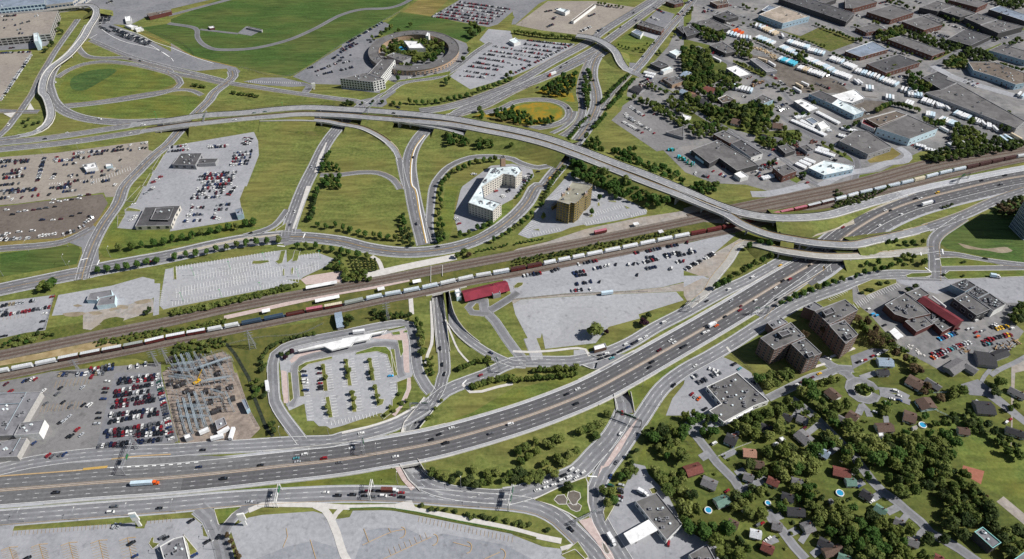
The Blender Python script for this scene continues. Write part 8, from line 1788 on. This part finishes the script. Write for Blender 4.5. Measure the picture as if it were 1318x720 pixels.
lattice('@13 632,522',21,2.6,'steel lattice power tower on the grass east of the substation');lattice('@03 1300,645',18,1.2,'narrow power tower beside the substation corner');lattice('@03 1215,662',17,1.0,'slim power tower above the storage lot');lattice('@03 618,719',16,1.0,'slim power tower at the edge of the storage lot');lattice('@23 358,305',20,1.2,'slim power tower above the bus road');lattice('@04 1060,580',18,1.2,'power tower at the service road edge')
rs_=random.Random(9)
def gantry_unit(p,rz,L,h,i):
 root=empty('substation_frame',(p.x,p.y,0),rz);tag(root,'pale blue steel busbar frame in the substation, %s from the left'%nth(i),'steel frame','busbar frames of the substation')
 for x in(-L/2,0,L/2):
  m=MB()
  for s in(-0.5,0.5):m.tube((x,s,0),(x,s,h),0.14,seg=5)
  for k in range(5):m.tube((x,-0.5 if k%2 else 0.5,k*h/5),(x,0.5 if k%2 else-0.5,(k+1)*h/5),0.07,seg=4)
  m.build('post','metal_blue',root)
 m=MB()
 for s in(-0.5,0.5):
  m.tube((-L/2,s,h),(L/2,s,h),0.17,seg=5);m.tube((-L/2,s,h-0.9),(L/2,s,h-0.9),0.12,seg=5)
 for k in range(int(L/1.5)):m.tube((-L/2+k*1.5,-0.5,h),(-L/2+k*1.5+1.5,0.5,h),0.07,seg=4)
 m.build('beam','metal_blue',root)
fr=[]
for q in('@14 45,200 105,440','@14 90,190 150,430','@14 130,150 205,415','@14 185,150 265,385','@14 60,330 240,340','@14 50,250 210,260','@14 190,275 250,270','@13 30,580 90,719','@13 70,570 120,700','@13 130,560 190,690','@13 0,650 150,640','@13 180,680 420,600','@13 210,600 260,719','@13 330,580 400,700','@14 -20,20 120,40','@14 230,60 420,30','@14 300,120 400,150','@14 420,140 470,260','@14 250,190 380,180','@13 0,690 130,700'):
 a,b_=WP(q,7);fr.append((a,b_))
fr.sort(key=lambda t:t[0].x)
fr+=[(a+Vector((4.2,1.5,0)),b_+Vector((4.2,1.5,0)))for a,b_ in fr[:15]];fr.sort(key=lambda t:t[0].x)
for i,(a,b_)in enumerate(fr):d=b_-a;gantry_unit((a+b_)/2,math.atan2(d.y,d.x),max(8,d.length),6.5,i+1)
tm=[]
m=MB();m.box((0,0,0.3),(3.4,2.2,2.6));m.box((0,1.7,0.5),(3.6,0.7,2.4));m.box((0,-1.7,0.5),(3.6,0.7,2.4))
tb=m.mesh('tank','metal_dark')
m=MB()
for x in(-1.2,0,1.2):m.tube((x,0,3.3),(x*1.2,0,5.2),0.25,0.12,6)
bu=m.mesh('bushing','wall_brown')
m=MB();m.tube((0,0,0),(0,0,3.2),0.12,seg=6);m.tube((0,0,3.2),(0,0,5.0),0.3,0.22,8);m.box((0,0,5.0),(0.8,0.8,0.25))
sw=m.mesh('insulator_post','metal_grey')
poly=[(p.x,p.y)for p in WP('@14 -20,20 @13 0,600 400,565 440,600 480,719 @14 480,20 500,200 420,320 300,300 250,400 80,450',2)]
xs,ys=[p[0]for p in poly],[p[1]for p in poly];spots_=[]
while len(spots_)<190:
 x,y=rs_.uniform(min(xs),max(xs)),rs_.uniform(min(ys),max(ys))
 if inside(x,y,poly)and not any(near_poly(x,y,f,2)for f in FOOT)and all((x-a)**2+(y-b)**2>9 for a,b in spots_):spots_.append((x,y))
spots_.sort()
for i,(x,y)in enumerate(spots_):
 if i%9==0:
  root=empty('transformer',(x,y,0),0.35);tag(root,'dark transformer in the substation yard, %s from the left'%nth(i//9+1),'transformer','transformers of the substation');link('tank',tb,root);link('bushing',bu,root)
 else:
  o=link('insulator_post',sw,None,(x,y,0.02),0.35);tag(o,'grey insulator post in the substation yard, %s from the left'%nth(i-i//9),'insulator','insulator posts of the substation')
c=WP('@14 205,75',0)[0];root=empty('mobile_crane',(c.x,c.y,0),0.7);tag(root,'yellow mobile crane with raised boom in the substation','crane')
m=MB();m.box((0,0,0.6),(6,2.4,1.0));m.box((1.8,0,1.6),(1.6,2.0,1.4));m.build('carrier','car_yellow',root)
m=MB();m.tube((0,0,1.8),(7,0,11),0.35,0.25,6);m.build('boom','car_yellow',root)
m=MB()
for x in(-2,0,2):
 for s in(-1,1):m.tube((x,s*0.9,0.5),(x,s*1.25,0.5),0.5,seg=8)
m.build('wheels','tyre',root)
def fence(q,h,label,mat='metal_grey',gap=4.0,rail=3):
 c=smooth(WP(q,0),5);root=empty('fence');tag(root,label,'fence')
 m=MB()
 for k in range(rail):wall(m,c,0,0.06,h*(k+0.8)/rail-0.08,h*(k+0.8)/rail)
 m.build('rail',mat,root)
 at_,tot=along(c,0);m=MB()
 for i in range(int(tot/gap)+1):p=at_(i*gap);m.box((p.x,p.y,0),(0.14,0.14,h))
 tag(m.build('fence_posts',mat,root),kind='stuff')
fence('@14 60,555 25,420 -10,300 @04 1250,90 1240,5',2.4,'wire fence along the west side of the substation');fence('@13 -20,690 200,620 400,555 455,590 490,719 @14 520,60 620,310 680,420',2.4,'wire fence round the north and east sides of the substation')
fence('@10 530,522 900,592 1318,350 @20 0,350 320,165 450,95',2.2,'long airfield fence behind the round hotel');fence('@00 1040,235 1200,265 @10 0,300 130,370 180,430',3.0,'dark fence behind the taxi yard','metal_dark');fence('@03 425,118 390,240 345,385',2.0,'fence between the corner lot and the vacant lot','metal_dark');fence('@33 0,158 400,118 850,100 1040,96',1.4,'low fence between the two pale lots','metal_dark')
fence('@25 60,330 380,328 900,427 1318,507',1.2,'low green rail along the bottom lot','post_green',3.0,2);fence('@13 450,500 680,450 1000,420 1180,340',1.8,'wire fence across the grass by the power tower');fence('@54 500,165 720,155',1.8,'pale garden fence behind the court','wall_ice',3);fence('@54 610,280 750,345',1.8,'pale garden fence below the orange patio','wall_ice',3);fence('@44 260,650 400,585 520,540',1.6,'white garden fence beside the salmon roof','trim_white',3);fence('@35 1105,105 1190,210 1310,360',2.0,'dark fence behind the service station','metal_dark',3)
fence('@43 375,580 450,640 540,719 @44 560,100 660,220',2.0,'dark fence behind the grey shop','metal_dark',4);fence('@44 0,510 60,580',1.5,'dark hedge fence by the lane','metal_dark',3)
def pile(q,n,mats,label,cat,s=(2.4,1.2,1.0),seed=1,spread=5):
 for i,(u,v,z)in enumerate(P(q)):
  c=W(u,v,0);r=random.Random(seed+i);root=empty(cat.replace(' ','_'),(c.x,c.y,0),r.uniform(0,1));tag(root,label+', %s from the left'%nth(i+1),cat,label)
  for k,mt in enumerate(mats):
   m=MB()
   for _ in range(n):m.box((r.uniform(-spread,spread),r.uniform(-spread*.6,spread*.6),0),(s[0]*r.uniform(.6,1.4),s[1]*r.uniform(.6,1.4),s[2]*r.uniform(.5,1.6)),r.choice((0,0.1,1.5)))
   tag(m.build(('pallet_pile','scrap_pile','crate_pile')[k%3],mt,root),kind='stuff')
pile('@40 500,345 545,375 590,385 620,395 650,410 680,430 700,445',6,('wood','box_cream','dirt'),'heap of pale timber in the mud yard','timber heap',seed=3)
pile('@41 880,430 905,470 860,400 940,470 1000,380',6,('wall_red','wall_brick','metal_dark'),'heap of red scrap behind the boat works','scrap heap',seed=20);pile('@41 300,560 340,580 380,560 580,590 620,560 660,580',5,('metal_dark','metal_blue','wall_red'),'scrap heap by the warehouse','scrap heap',(1.6,1.2,1.4),40);pile('@53 850,545 1060,590 1130,530 1180,520 1240,490',6,('wood','metal_grey','wall_brown'),'timber stack along the works yard edge','timber stack',(3.5,0.6,0.8),60);pile('@53 460,520 490,550 520,575',5,('path_white',),'pale pallets on the works yard','pallet stack',(1.6,1.2,0.5),80,4);pile('@50 80,60 130,40 30,75',6,('path_white','wall_red'),'white crates in front of the upper works','crate stack',(1.8,1.4,1.4),90);pile('@50 430,205 470,225',5,('teal',),'teal bins beside the square works','bin',(2,1.6,1.4),95,5);pile('@31 1205,440 1225,445 1290,500 1318,520 @41 30,540 60,560',2,('teal','sign_green'),'green silo cans by the scrapyard lane','silo',(1.6,1.6,3.0),99,3);pile('@30 1000,660 1060,640 960,690',5,('wall_red','path_white','metal_dark'),'mixed goods in the yard by the hedge lane','goods pile',(1.6,1.2,1.2),120);pile('@40 500,600 560,630 600,640 540,660',5,('wall_brick','metal_dark','wood'),'scrap heap by the white roofed workshop','scrap heap',(1.8,1.2,1.2),140)
for k,mt in MARK.items():
 if mt.f:tag(mt.build('road_marking',k),kind='structure')
tag(KERB.build('kerb','shoulder'),kind='structure')
if KERB_HI.f:tag(KERB_HI.build('kerb','concrete'),kind='structure')
if EMB.f:tag(EMB.build('embankment','grass'),kind='structure')
